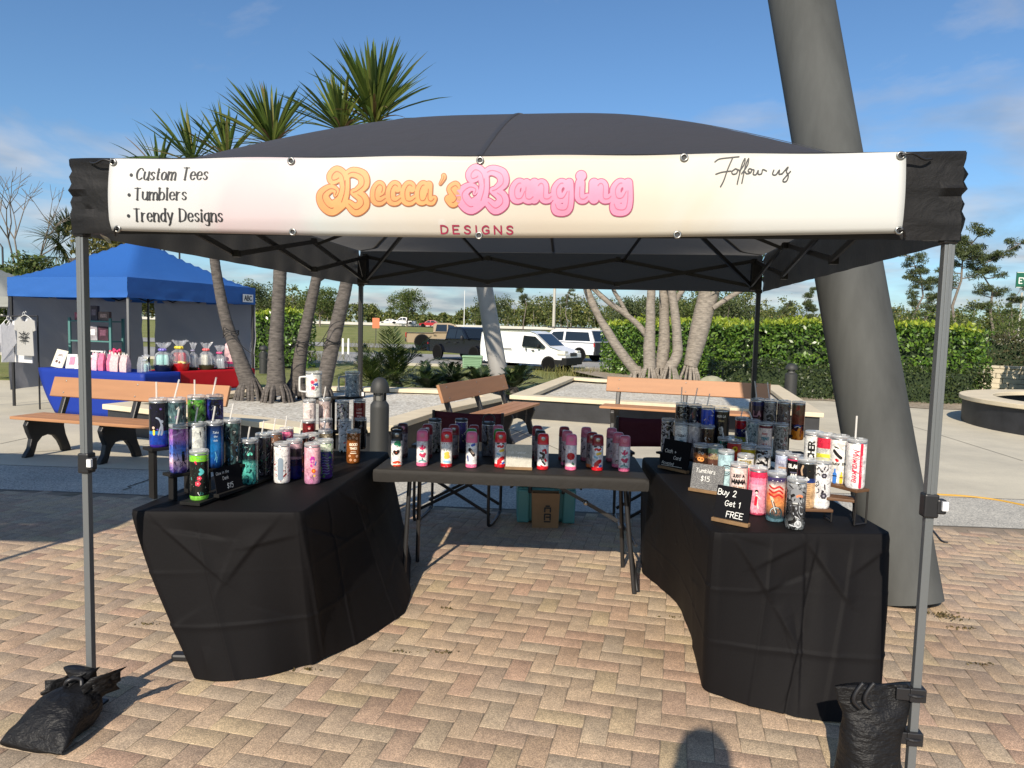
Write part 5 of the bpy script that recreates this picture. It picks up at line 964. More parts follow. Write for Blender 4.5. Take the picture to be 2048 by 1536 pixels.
# middle table with a fitted black cover, legs visible
MTl, MTr = gz(762, 938, .74), gz(1286, 958, .74); dM = (MTr-MTl).normalized(); nM = Vector((-dM.y, dM.x, 0)); MTl = MTl-dM*.03; MTr = MTr+dM*.02
c4 = [MTl, MTr, MTr+nM*.70, MTl+nM*.70]
def mlegs(t_):
    for px in (1,):
        pass
F1, F2 = gz(1268, 1190, .0), gz(1245, 1136, .0)
mt_ = table('black folding table along the back with bent tube legs at its right end', [tuple(p.xy) for p in c4], [[MTr-dM*.10+nM*.22+Vector((0, 0, -.06)), F1+Vector((0, 0, .012))], [MTr-dM*.10+nM*.50+Vector((0, 0, -.06)), F2+Vector((0, 0, .012))], [MTr-dM*.06+nM*.30+Vector((0, 0, -.40)), F1+dM*.02+nM*.02+Vector((0, 0, .02))], [MTl+dM*.16+nM*.2+Vector((0, 0, -.06)), MTl+dM*.14+nM*.14+Vector((0, 0, -.735))], [MTl+dM*.16+nM*.52+Vector((0, 0, -.06)), MTl+dM*.14+nM*.58+Vector((0, 0, -.735))]], .728)
A0 = MTr-dM*.12+nM*.34+Vector((0, 0, -.34)); A1 = MTr-dM*.62+nM*.34+Vector((0, 0, -.07)); b = MB(); b.bar(A0, A0.lerp(A1, .42), .018, .022); b.bar(A0.lerp(A1, .38)+Vector((0, .012, 0)), A1, .014, .02); b.tube([A0+nM*-.13, A0+nM*.15], .01, 8); b.build('leg_brace', M_tube, mt_); b = MB(); b.ball(A0.lerp(A1, .40), .018, 8, 6); b.build('locking_ring', M_gro, mt_, smooth=180)
b = MB(); b.tube([F1+Vector((0, 0, .30)), F2+Vector((0, 0, .30))], .010, 8); b.build('cross_tube', M_tube, mt_, smooth=60); b = MB(); b.tube([MTr-dM*.10+nM*.22+Vector((0, 0, -.08)), MTr-dM*.10+nM*.5+Vector((0, 0, -.08))], .012, 8); b.build('cross_tube', M_tube, mt_, smooth=60)
b = MB(); cc = [p-dM*.012 if i in (0, 3) else p+dM*.012 for i, p in enumerate(c4)]; cc = [p-nM*.012 if i < 2 else p+nM*.012 for i, p in enumerate(cc)]; ns = 60; rows = []
loop = [cc[i].lerp(cc[(i+1) % 4], k/ns) for i in range(4) for k in range(ns)]+[cc[0]]; cen = sum(cc, Vector())/4
for f, z in ((0, .742), (.9, .742), (.985, .742), (1, .736), (1.003, .715), (1.002, .69), (.998, .672)):
    rows.append([Vector((cen.x+(p.x-cen.x)*f, cen.y+(p.y-cen.y)*f, z+(.004*noise.noise((p.x*8, p.y*8, 2)) if f < 1 and z < .73 else 0)+(.006*noise.noise((p.x*5, p.y*5, 7)) if z < .68 else 0))) for p in loop])
b.grid(rows); o = b.build('table_cover', fabric('black_cover', (.022, .020, .018), None, .7, .25, 12, .3), smooth=70); tag(o, 'black fitted cover stretched over the middle table', 'table cover')
# ------------------------------------------------------------------ chairs, cooler, bag under and behind the tables
M_mar = fabric('maroon_canvas', (.070, .010, .018), None, .75, .3, 16); M_maroon = M_mar
def dchair(label, cx_, cy_, rz, w=.56, d=.46):
    t_ = thing('director_chair', label, 'folding chair', (cx_, cy_, 0), rz, 'maroon folding chairs behind the middle table'); hw = w/2; hd = d/2
    for s in (-1, 1):
        pts = [(s*hw, -hd, .62), (s*hw, -hd, .10), (s*hw, -hd*.8, .03), (s*hw, -hd*.4, .012), (s*hw, hd*.4, .012), (s*hw, hd*.8, .03), (s*hw, hd, .10), (s*hw, hd, .86)]; b = MB(); b.tube(cat(pts, 5), .0125, 8); b.build('side_frame', M_bar, t_, smooth=60)
        b = MB(); b.box((s*hw, -.0, .635), (.045, d+.06, .022)); b.build('armrest', M_blk, t_, bevel=.006)
    for y in (-hd*.72, hd*.72): b = MB(); b.bar((-hw, y-.012, .10), (hw, y-.012, .43), .012, .024); b.bar((-hw, y+.012, .43), (hw, y+.012, .10), .012, .024); b.build('cross_brace', M_bar, t_)
    P = [[(-hw+w*i/10, -hd*.95+d*.95*j/4, .445-.025*math.sin(math.pi*i/10)) for j in range(5)] for i in range(11)]; b = MB(); b.grid(P); o = b.build('seat', M_mar, t_, smooth=180); o.modifiers.new('t', 'SOLIDIFY').thickness = .004
    P = [[(-hw+w*i/12, hd+.02+.03*math.sin(math.pi*i/12), .60+.255*j/5-.018*math.sin(math.pi*i/12)*(j/5)) for j in range(6)] for i in range(13)]; b = MB(); b.grid(P); o = b.build('backrest', M_mar, t_, smooth=180); o.modifiers.new('t', 'SOLIDIFY').thickness = .004
    return t_
dchair('maroon canvas folding chair in front of the middle bench with looped black legs', -.41, 5.72, R(-10), .60, .50)
dchair('maroon canvas folding chair mostly hidden behind the cups of the right table', 1.20, 5.70, R(6), .58, .46)
M_teal = mat('teal_plastic', (.10, .33, .34), .45, bump=.05, bs=50)
c0, c1 = gz(1030, 1046, 0), gz(1152, 1047, 0); t_ = thing('cooler', 'teal hard cooler with black latches under the middle table', 'cooler', ((c0.x+c1.x)/2, c0.y+.2, 0)); w = (c1.x-c0.x)
b = MB(); b.box((0, 0, .15), (w*.95, .36, .29), None, 1.04); b.build('body', M_teal, t_, bevel=.035)
for s in (-1, 1): b = MB(); b.box((s*w*.37, -.185, .14), (w*.2, .03, .27), None, 1.03); b.build('corner_rib', M_teal, t_, bevel=.012)
b = MB(); b.box((0, 0, .335), (w*1.02, .40, .075)); b.build('lid', M_teal, t_, bevel=.025)
for s in (-1, 1): b = MB(); b.box((s*w*.27, -.205, .30), (.03, .03, .10)); b.build('latch', M_blk, t_, bevel=.008); b = MB(); b.tube(cat([(s*w*.52, -.1, .30), (s*(w*.52+.03), -.1, .27), (s*(w*.52+.03), .1, .27), (s*w*.52, .1, .30)], 5), .009, 6); b.build('rope_handle', M_blk, t_, smooth=60)
p0, p1 = gz(1064, 1056, 0), gz(1116, 1056, 0); t_ = thing('paper_bag', 'brown paper bag with a black block emblem standing in front of the cooler', 'bag', ((p0.x+p1.x)/2, p0.y+.07, 0)); M_kraft = mat('kraft_paper', (.34, .20, .10), .8, var=.1, vs=9, bump=.35, bs=9); w = p1.x-p0.x
b = MB(); rows = []
for z, k in ((0, 1), (.1, 1.02), (.2, 1.05), (.275, 1.08)): rows.append([(x*k*w/2, y*(.07 if z < .1 else .07-.02*(z-.1)/.17)+.003*noise.noise((x*3, y, z*9)), z+(.004*math.sin(x*6) if z > .27 else 0)) for x, y in ((-1, -1), (-.5, -1), (0, -1.02), (.5, -1), (1, -1), (.93, 0), (1, 1), (0, 1), (-1, 1), (-.93, 0), (-1, -1))])
b.grid(rows); o = b.build('body', M_kraft, t_); o.modifiers.new('t', 'SOLIDIFY').thickness = .002
emb = [[(-.022, .07), (-.022, .115), (.022, .115), (.022, .07)], [(-.022, .135), (-.022, .165), (.022, .165), (.022, .135)], [(-.022, .055), (.022, .055)], [(-.008, .092), (.022, .092)]]
decal([(np.array(q, float), .0058) for q in emb]+[(np.array([[-.012, .18], [.012, .18]]), .006)], .002, lambda u, v: (u+.015, -.0738-.002, v), 'emblem', M_ink, t_)
# ================================================================== BENCHES
M_wood = mat('bench_wood', (.40, .195, .09), .6, var=.16, vs=5, bump=.12, bs=30, stretch=(.12, 1, 1)); M_iron = mat('cast_black', (.014, .013, .013), .45, bump=.2, bs=60)
def bench(label, loc, rz, L=2.4):
    t_ = thing('park_bench', label, 'bench', loc, rz, 'wooden benches with black cast frames')
    for k, x in enumerate((-L*.42, 0, L*.42)):
        pr = []
        o1 = [(.02, .42), (-.015, .36), (.01, .28), (.045, .20), (.02, .10), (-.03, .03), (-.045, 0), (.065, 0), (.09, .06), (.12, .15), (.18, .21), (.26, .225), (.34, .20), (.40, .13), (.44, .05), (.455, 0), (.56, 0), (.545, .06), (.49, .2), (.47, .30), (.48, .42), (.56, .62), (.63, .80), (.57, .81), (.50, .64), (.43, .445), (.40, .42)]
        b = MB(); b.prism(o1, lambda u, v: (x-.032, u, v), lambda u, v: (x+.032, u, v)); b.build('frame', M_iron, t_, bevel=.012)
    for y0 in (-.03, .115, .26): b = MB(); b.box((0, y0+.07, .437), (L, .138, .034)); b.build('seat_board', M_wood, t_, bevel=.006)
    b = MB(); a_ = R(-19); M = Matrix.Rotation(a_, 3, 'X'); b.box((0, .535, .745), (L, .04, .235), M); br = b.build('back_board', M_wood, t_, bevel=.007)
    b = MB()
    for x in (-L*.42, 0, L*.42):
        for z in (-.07, .07): v = M @ Vector((x, -.0215, z)); b.ball((v.x, v.y+.535, v.z+.745), .010, 8, 5, (1, .5, 1))
    b.build('bolt', M_gro, br, smooth=180); return t_
sL, sR = gz(21, 835, .44), gz(297, 855, .44); dL = (sR-sL).normalized(); bl = sL+dL*1.2; bench('wooden bench at the left in front of the blue tent', (bl.x-dL.y*-.03, bl.y+.03, 0), math.atan2(dL.y, dL.x))
sN, sF = gz(978, 838, .45), gz(1079, 806, .45); dB = (sF-sN).normalized(); bm_ = sF-dB*1.2; bench('wooden bench seen obliquely in the middle with its back to the palms', (bm_.x-.02, bm_.y, 0), math.atan2(dB.y, dB.x))
s0, s1 = gz(1200, 814, .44), gz(1352, 823, .44); dR = (s1-s0).normalized(); br_ = s0+dR*1.2; bench('wooden bench at the right in front of the pale tree planter', (br_.x, br_.y+.05, 0), math.atan2(dR.y, dR.x))
# bollard lights
M_bol = mat('bollard_grey', (.030, .031, .030), .6, bump=.1, bs=40)
def bollard(label, x, y, h=1.0, r_=.098, z=0, grp=True):
    t_ = thing('bollard_light', label, 'bollard', (x, y, z), 0, 'dark bollard lights'); b = MB(); b.lathe([(r_*1.0, 0), (r_, h*.69), (r_*.98, h*.72), (r_*.66, h*.765)], 28); b.build('post', M_bol, t_, smooth=40)
    b = MB()
    for k in range(4): a = k*math.pi/2+.5; b.box((math.cos(a)*r_*.6, math.sin(a)*r_*.6, h*.81), (.02, .02, h*.13))
    b.build('rib', M_bol, t_); b = MB(); b.lathe([(r_*.45, h*.76), (r_*.45, h*.87)], 16); b.build('lens', mat('bollard_lens', (.16, .16, .15), .3), t_, smooth=40)
    b = MB(); b.lathe([(r_*1.0, h*.845), (r_*1.02, h*.86), (r_*.98, h*.90), (r_*.85, h*.945), (r_*.6, h*.98), (r_*.3, h*.997), (.001, h)], 28); b.build('cap', M_bol, t_, smooth=40); return t_
bollard('dark grey bollard light close behind the left table', at(760, 760, 7.4).x, 7.4, 1.025); bollard('dark bollard light in front of the low hedge beside the big mast', at(1583, 740, 16.6).x, 16.6, .92, .14); bollard('dark bollard light by the palm trunks near the blue tent corner', at(527, 690, 24).x, 24, .95, .14, terr(24)); bollard('short dark bollard light in front of the stone wall', at(1942, 740, 18.8).x, 18.8, .88, .12)
# extension cable on the right
b = MB(); P = [gz(*q, .008) for q in ((1845, 986), (1880, 989), (1930, 992), (1990, 999), (2047, 1010), (2120, 1024))]; b.tube(cat(P, 6), .009, 7); tag(b.build('extension_cable', mat('cable_yellow', (.52, .30, .045), .55), smooth=180), 'yellow cable lying along the aggregate strip at the right', 'cable')
b = MB(); P = [gz(*q, .01) for q in ((1858, 1052), (1872, 1068), (1884, 1082), (1896, 1085))]; b.tube(cat(P, 6), .007, 6); tag(b.build('strap_end', M_blk, smooth=180), 'short black strap lying on the bricks right of the mast foot', 'strap')
# ================================================================== SAND BAGS
M_bag = mat('black_nylon', (.008, .008, .009), .52, spec=.28, bump=.6, bs=15, bd=.03, stretch=(1, 1, 2.2))
def pillow(rows_, seed, amp=.02, sx=1):
    """rows_: (centre, half-width vector, half-thick vector) stations -> closed soft tube"""
    P = []; n = 40
    for i, (c, a, q) in enumerate(rows_):
        c, a, q = Vector(c), Vector(a), Vector(q); row = []
        for j in range(n+1):
            t_ = 2*math.pi*(j % n)/n; ct, st_ = math.cos(t_), math.sin(t_); k = 1
            v = c+a*math.copysign(abs(ct)**.8, ct)+q*math.copysign(abs(st_)**.9, st_); nn = (a.normalized()*ct+q.normalized()*st_); w_ = noise.noise((v.x*9, v.y*9, v.z*9+seed))*amp+abs(noise.noise((v.x*20+seed, v.y*16, v.z*8)))*amp*.6; row.append(v+nn*w_)
        P.append(row)
    for e, r0 in ((0, rows_[0]), (-1, rows_[-1])):
        c = Vector(r0[0]); P.insert(0 if e == 0 else len(P), [c]*(n+1))
    return P
def interp_rows(keys, n):
    ks = np.linspace(0, 1, len(keys)); out = []
    for t_ in np.linspace(0, 1, n): out.append(tuple(Vector([np.interp(t_, ks, [k[m_][d_] for k in keys]) for d_ in range(3)]) for m_ in range(3)))
    return out
FLg = TL(-TA, -TB); t_ = thing('sand_bag', 'black nylon sand bag lying on the bricks at the foot of the left tent leg', 'sand bag', (0, 0, 0))
A_ = gz(60, 1500, 0); Nk = Vector((FLg.x+.0, FLg.y-.10, .15)); dA = Vector((A_.x-Nk.x, A_.y-Nk.y, 0)); dA.normalize(); sA = Vector((-dA.y, dA.x, 0))
E0 = gz(62, 1506, 0); Lb = 1.0
keys = [(Vector((E0.x, E0.y, .016)), sA*.130, Vector((0, 0, .012))), (Vector((E0.x, E0.y, .035))-dA*.03, sA*.125, Vector((0, 0, .038))), (Vector((E0.x, E0.y, .062))-dA*.10, sA*.118, Vector((0, 0, .066))), (Vector((E0.x, E0.y, .070))-dA*.17, sA*.108, Vector((0, 0, .074))), (Vector((E0.x, E0.y, .075))-dA*.23, sA*.088, Vector((0, 0, .066))), (Vector((E0.x, E0.y, .10))-dA*.275, sA*.05, Vector((0, 0, .045))), (Vector((FLg.x-.02, FLg.y-.045, .135)), sA*.030, dA*-.022), (Vector((FLg.x-.02, FLg.y-.04, .175)), sA*.075, dA*-.03)]
b = MB(); b.grid(pillow(interp_rows(keys, 46), 3, .016)); b.build('bag', M_bag, t_, smooth=180)
for k, (ax, ay, bx_, by_) in enumerate(((112, 1392, 118, 1356), (150, 1390, 172, 1345), (205, 1390, 221, 1345), (190, 1395, 200, 1352))):
    a, e = at(ax, ay, FLg.y-.06-.02*k), at(bx_, by_, FLg.y-.05-.03*k); m_ = gz(185, 1400, .1); w_ = Vector((.028, .02, .004)); b = MB(); b.grid([[a+w_*(i-1.5)*.9+(e-a)*j/6+Vector((.010*math.sin(j*1.9+i*2+k), .012*math.cos(i*2.1+j), 0)) for i in range(4)] for j in range(7)]); o = b.build('gathered_end', M_bag, t_, smooth=180); o.modifiers.new('t', 'SOLIDIFY').thickness = .003
b = MB(); c = at(148, 1372, FLg.y-.1); b.tube(cat([c+Vector((.03*math.cos(a), .01*math.sin(a*2), .03*math.sin(a))) for a in np.linspace(0, 6.28, 10)], 4), .009, 6); b.tube(cat([c, at(165, 1392, FLg.y-.12), at(188, 1400, FLg.y-.11), at(210, 1385, FLg.y-.08)], 5), .008, 6); b.build('tie_strap', M_blk, t_, smooth=180)
FRg = TL(TA, -TB); t_ = thing('sand_bag', 'black nylon sand bag strapped to the right tent leg', 'sand bag', (0, 0, 0)); yb = FRg.y+.02
K = [((1672, 1372), (1826, 1366), .012), ((1676, 1398), (1822, 1392), .020), ((1684, 1425), (1806, 1420), .035), ((1682, 1455), (1800, 1450), .055), ((1680, 1490), (1796, 1485), .07), ((1680, 1520), (1792, 1520), .075), ((1668, 1560), (1796, 1560), .075), ((1672, 1600), (1796, 1605), .07), ((1690, 1640), (1780, 1640), .03)]
keys = []
for (lx, ly), (rx, ry), th in K: a, e = at(lx, ly, yb), at(rx, ry, yb); keys.append(((a+e)/2, (e-a)/2, Vector((0, th, 0))))
keys = [(Vector((c.x, c.y, max(c.z, .03))), a, q) for c, a, q in keys]
b = MB(); b.grid(pillow(interp_rows(keys, 46), 8, .016)); b.build('bag', M_bag, t_, smooth=180)
for py in (1385, 1472):
    c = TL(TA, -TB); z = at(1820, py, c.y).z; b = MB(); b.tube([(c.x+.03*math.cos(a)-.004, c.y+.03*math.sin(a), z) for a in np.linspace(0, 6.283, 18)], .006, 6)
    Rz = Matrix(((cT, sT, 0), (-sT, cT, 0), (0, 0, 1))); b.box((c.x, c.y, z), (.052, .052, .046), Rz); b.box((c.x-.04, c.y-.012, z), (.06, .008, .042), Rz); b.build('strap', M_blk, t_, bevel=.004)
for px in (1716, 1738): b = MB(); P = [at(px+dx_, py, yb-.05) for dx_, py in ((10, 1366), (-4, 1385), (-8, 1402), (4, 1416))]; b.tube(cat(P, 5), .007, 6); b.build('handle_loop', M_blk, t_, smooth=180)
# dark weed tufts and leaves in the joints near the mast
LM_dead = leafmat('dead_leaf', [(0, (.06, .05, .02)), (1, (.14, .10, .04))], .8, 0); rg = np.random.default_rng(4); c = gz(1888, 1233, .006); Cn = np.array([(c.x+rg.normal()*.05, c.y+rg.normal()*.025, .008+abs(rg.normal())*.006) for _ in range(70)]); c = gz(1915, 1256, .006)
Cn = np.concatenate([Cn, np.array([(c.x+rg.normal()*.05, c.y+rg.normal()*.01, .008) for _ in range(25)])]); Cn = np.concatenate([Cn]+[np.array([(gz(px, py).x+rg.normal()*.03, gz(px, py).y+rg.normal()*.008, .006) for _ in range(14)]) for px, py in ((800, 1305), (884, 1306), (893, 1218), (1352, 1236), (620, 1340), (300, 1250), (1500, 1400), (1960, 1330))])
o = leaves('leaf_litter', Cn, .022, LM_dead, seed=3); tag(o, kind='stuff')
# ================================================================== CUPS, BOTTLES, SIGNS
M_steel = mat('steel_rim', (.50, .50, .50), .25, .9); M_wht = mat('ink_white', (.78, .78, .77), .4); M_chalk = mat('chalk_white', (.78, .78, .75), .8)
def clear(name, c, alpha, rough=.08):
    m_ = mat(name, c, rough, spec=.6, alpha=alpha); return m_
M_lid = clear('clear_lid', (.62, .64, .66), .42); M_straw = clear('clear_straw', (.85, .82, .78), .55, .3)
INK = {}
def ink(c):
    if c not in INK: INK[c] = mat('ink', sc(*c), .3, coat=.2)
    return INK[c]
def cyl(r, off=.0006): return lambda u, v: ((r+off)*math.sin(u/r), -(r+off)*math.cos(u/r), v)
LIDS = {}
def cup(label, px, top, z, wm, dec=(), straw=0, h=.225, r=.0408, group='printed cups on the left table', name='tumbler', spin=0, sdir=(.02, .0), base=None, handle=None):
    if base: p = gz(px, base, z)
    else: p = gz(px, top, z+h)
    t_ = thing(name, label, 'tumbler', (p.x, p.y, z), -math.atan2(p.x, p.y)+spin, group); hb = h-.020
    b = MB(); b.lathe([(.001, .0015), (r*.88, 0), (r*.93, .002), (r*.965, .008), (r, .016), (r, hb-.006)], 28, cap=False); b.build('body', wm, t_, smooth=40)
    b = MB(); b.lathe([(r, hb-.006), (r*1.004, hb-.003), (r*.985, hb), (r*.93, hb)], 28, cap=False); b.build('rim', M_steel, t_, smooth=180)
    b = MB(); b.lathe([(r*.95, hb-.001), (r*1.03, hb+.003), (r*1.03, hb+.011), (r*.96, hb+.0155), (r*.5, hb+.0145), (.001, hb+.0145)], 28, cap=False); b.box((r*.35, 0, hb+.017), (.018, .012, .005)); b.build('lid', M_lid, t_, smooth=50)
    if straw:
        b = MB(); b.tube([(-.008, .006, hb+.014), (-.008+sdir[0]*straw*8, .006+sdir[1], hb+.014+straw)], .0042, 10); b.build('straw', M_straw, t_, smooth=60)
    if handle:
        b = MB(); b.tube(cat([(-r, -.0, hb*.86), (-r-.034, -.004, hb*.84), (-r-.040, -.005, hb*.76), (-r-.040, -.005, hb*.34), (-r-.034, -.004, hb*.25), (-r, 0, hb*.22)], 5), .0065, 8); b.build('handle', handle, t_, smooth=60)
    if not dec:                             # loose printed strokes so that no wrap is plain
        rd_ = random.Random(label); pal = [(205, 200, 194), (24, 22, 26), rd_.choice(((150, 60, 60), (70, 110, 140), (120, 100, 70), (110, 80, 130), (60, 110, 90)))]
        for c_ in pal:
            st_ = []
            for _ in range(7):
                x, y = rd_.uniform(-.9, .9)*r*1000, rd_.uniform(.08, .9)*hb*1000; st_.append(([(x, y), (x+rd_.uniform(-8, 8), y+rd_.uniform(2, 10)), (x+rd_.uniform(-10, 10), y+rd_.uniform(4, 18))], rd_.uniform(.6, 2.2)))
            decal([(cat([(a/1000, min(hb*1000-8, b_)/1000) for a, b_ in q]), w/1000) for q, w in st_], .0009, cyl(r, .0005+.0004*pal.index(c_)), 'motif', ink(c_), t_)
    for d in dec:
        k = d[0]; mp = cyl(r)
        if k == 't':                        # text: string, x mm, y frac, height mm, colour, (pen), vertical?, slant
            _, s_, x, yf, hm, col = d[:6]; pen = d[6] if len(d) > 6 else .11; vert = d[7] if len(d) > 7 else False; sl = d[8] if len(d) > 8 else 0
            st_ = text_strokes(s_, hm/1000, 0, 0, pen, 1.3, sl, None, 0, 0, 'c')
            if vert: st_ = [(np.stack([-p_[:, 1], p_[:, 0]], 1)*(1 if vert == 1 else -1), r_) for p_, r_ in st_]
            decal([(p_+np.array([x/1000, yf*hb]), r_) for p_, r_ in st_], max(.0005, hm/1000*.055), mp, 'lettering', ink(col), t_)
        elif k == 's':                      # free strokes in mm: [(pts), radius mm], colour
            decal([(cat([(a/1000, b_/1000) for a, b_ in q]) if len(q) > 1 else np.array([[q[0][0]/1000, q[0][1]/1000]]), w/1000) for q, w in d[1]], .0008, cyl(r, .0006+(d[3] if len(d) > 3 else 0)), 'motif', ink(d[2]), t_)
    return t_
BK, WH = (16, 16, 18), (232, 230, 226)
L_ = lambda *c: sc(*c)
N_ = lambda th, c, s_, d=1, zs=1, k='n': (th, sc(*c), s_, d, zs, k)
def mono(c, *ov, **k): return wrap([(0, sc(*c))], ov, **k)
def bnd(*st, **k): 
    ov = k.pop('ov', ()); return wrap([(p, sc(*c)) for p, c in st], ov, **k)
ZL = [.762, .867, .983]                     # the three steps of the left stand
def flower(x, y, s_, n=5): return [([(x+math.cos(a)*s_*.55, y+math.sin(a)*s_*.55)], s_*.42) for a in np.linspace(0, 6.283, n+1)[:-1]]
# left stand, top step
cup('black and blue tumbler with pale figures, leftmost on the left stand\'s top step', 317, 793.6, ZL[2], bnd((0, (60, 40, 150)), (.06, (10, 60, 160)), (.3, (20, 120, 190)), (.37, (14, 14, 34)), (1, (12, 12, 26)), ov=[N_(.64, (60, 50, 110), 40)]), [('s', [([(-2, 60), (4, 85), (10, 105), (2, 130), (-10, 138)], 3.6), ([(12, 105), (14, 80), (10, 60)], 4.5), ([(12, 120)], 7)], (150, 160, 178)), ('s', [([(-22, 78), (-22, 62)], 5)], (235, 205, 60)), ('s', [([(-24, 92)], 6)], (225, 190, 170)), ('s', [([(-6, 84)], 4), ([(8, 178)], 5)], (90, 70, 150))], .075, h=.231, sdir=(0, 0))
cup('grey teal marbled tumbler beside the moon tumbler on the top step of the left stand', 353, 793, ZL[2], mono((66, 92, 98), N_(.52, (30, 46, 54), 26, 2.5, .6, 's'), N_(.62, (120, 150, 152), 22, 2, .5, 's')), [], .085, h=.231, sdir=(.03, 0))
cup('green and black tumbler on the top step of the left stand', 393, 788, ZL[2], mono((10, 16, 12), N_(.50, (130, 200, 90), 18, 2, .8, 's'), N_(.62, (60, 150, 50), 24, 1.5)), [], .075, h=.231, sdir=(0, 0))
cup('navy purple galaxy tumbler, rightmost on the top step of the left stand', 429, 787, ZL[2], mono((18, 16, 44), N_(.5, (44, 40, 120), 20, 2, .7, 's'), N_(.64, (40, 80, 160), 26, 2, 1, 's'), N_(.72, (200, 200, 220), 60)), [], .085, h=.231, sdir=(.025, 0))
# middle step
cup('purple blue tumbler with pale glow, leftmost on the left stand\'s middle step', 357, 845, ZL[1], bnd((0, (20, 60, 120)), (.1, (120, 90, 170)), (.25, (225, 190, 205)), (.45, (90, 130, 215)), (.62, (44, 80, 180)), (.8, (170, 110, 180)), (1, (120, 70, 140)), const=False, soft=.3, ov=[N_(.58, (60, 30, 90), 40, 3, .5), N_(.66, (215, 195, 230), 24, 2, .8, 's')]), [('s', [([(20, 60), (18, 85)], 6), ([(18, 96)], 5)], (14, 12, 24))], 0.07, h=.231)
cup('white tumbler with dripping black top, second on the middle step of the left stand', 394, 842, ZL[1], mono((212, 214, 208), N_(.60, (20, 20, 20), 34, 1.5, .3)), [('s', [([(-12, 60), (-6, 72), (2, 66), (8, 72)], 2.4), ([(-4, 60), (4, 58)], 2.2)], BK)], .07, h=.231)
cup('bright blue tumbler with white handwriting, third on the middle step of the left stand', 429, 839, ZL[1], bnd((0, (8, 20, 50)), (.2, (14, 70, 140)), (.5, (20, 110, 175)), (.8, (16, 60, 120)), (1, (10, 26, 60)), const=False, soft=.2), [('t', 'Take', 4, .80, 10, (205, 220, 232), .06, False, .2), ('t', 'the', 4, .71, 9, (205, 220, 232), .06, False, .2), ('t', 'tide', 4, .62, 9, (205, 220, 232), .06, False, .2), ('s', [([(0, 40), (6, 60), (2, 80)], 1.2), ([(8, 30), (10, 56)], 1.2)], (120, 190, 215))], .07, h=.231)
cup('grey green swirled tumbler, rightmost on the middle step of the left stand', 464, 835, ZL[1], mono((64, 92, 94), N_(.48, (18, 28, 34), 16, 2.5, .6, 's'), N_(.66, (140, 170, 165), 24, 2, .6, 's')), [], .075, h=.231, sdir=(.025, 0))
# lowest step
cup('black tumbler with lime base and pink flowers at the left stand\'s near end', 398, 897, ZL[0], bnd((0, (120, 190, 70)), (.10, (20, 24, 22)), (.84, (20, 24, 22)), (.86, (120, 190, 50)), ov=[N_(.66, (70, 150, 140), 30, 2), N_(.70, (225, 225, 220), 42, 1)]), [('s', flower(-6, 78, 13)+flower(0, 102, 11), (222, 70, 90)), ('s', [([(-6, 78)], 3), ([(0, 102)], 2.6)], (250, 190, 190), .0006), ('s', [([(6, 140), (14, 130), (4, 122)], 7)], (90, 190, 190)), ('s', [([(-16, 176)], 5), ([(-12, 168)], 3)], (225, 60, 90))], 0, h=.231)
cup('teal tumbler with white swirls and a slit eye beside the glow in the dark sign', 499, 875, ZL[0], bnd((0, (60, 150, 140)), (.5, (90, 180, 168)), (.62, (24, 34, 40)), (1, (22, 24, 34)), const=False, soft=.15, ov=[N_(.56, (20, 60, 64), 30, 3, .7), N_(.66, (190, 230, 220), 28, 3, .6)]), [('s', [([(-6, 150), (2, 158), (10, 152)], 5)], (110, 215, 190)), ('s', [([(2, 148), (2, 160)], 2)], BK, .0006)], .06, h=.231)
cup('black tumbler with a smoky grey portrait behind the teal swirl tumbler', 527, 864, ZL[0], mono((26, 25, 30), N_(.58, (90, 82, 92), 22, 2, .8, 's'), N_(.70, (150, 140, 150), 40, 1)), [], .065, h=.231)
# on the cloth
cup('bronze and pink glitter tumbler half hidden behind the smoky black one', 550, 859, .745, bnd((0, (40, 30, 28)), (.7, (130, 95, 75)), (.92, (190, 160, 140)), ov=[N_(.6, (60, 44, 40), 60)]), [], .07, h=.215)
cup('hot pink tumbler with a dark wavy lower half standing behind the splatter tumbler', 573, 853, .745, bnd((0, (24, 18, 34)), (.62, (24, 18, 34)), (.70, (225, 110, 150)), soft=.14), [], .07, h=.215)
cup('black tumbler with an orange smear behind the pink and blue one', 602, 866, .745, mono((16, 14, 16), N_(.60, (190, 80, 24), 14, 1.5, .6, 's'), N_(.66, (30, 40, 120), 16, 1, 1, 's')), [], .08, h=.215)
cup('white tumbler with red paint splatter and a grey blue blank panel on the left table', 564, 882, .745, mono((226, 224, 222), N_(.60, (150, 20, 40), 30, 1.5)), [('s', [([(-8, 30), (-8, 120)], 14)], (138, 152, 166)), ('s', [([(16, 40), (16, 52)], 1.3), ([(16, 58), (16, 70)], 1.3), ([(16, 76), (16, 88)], 1.3), ([(18, 104), (22, 110)], 2.2)], BK)], 0, h=.215)
cup('pale pink topped tumbler with dark lettering and a blue lower half beside the splatter tumbler', 589, 876, .745, bnd((0, (20, 24, 90)), (.34, (26, 22, 60)), (.52, (150, 120, 135)), (.58, (70, 56, 66)), (.80, (205, 165, 175)), soft=.1, ov=[N_(.68, (14, 12, 20), 40)]), [('t', 'BANG', 0, .66, 14, BK, .13)], 0, h=.215)
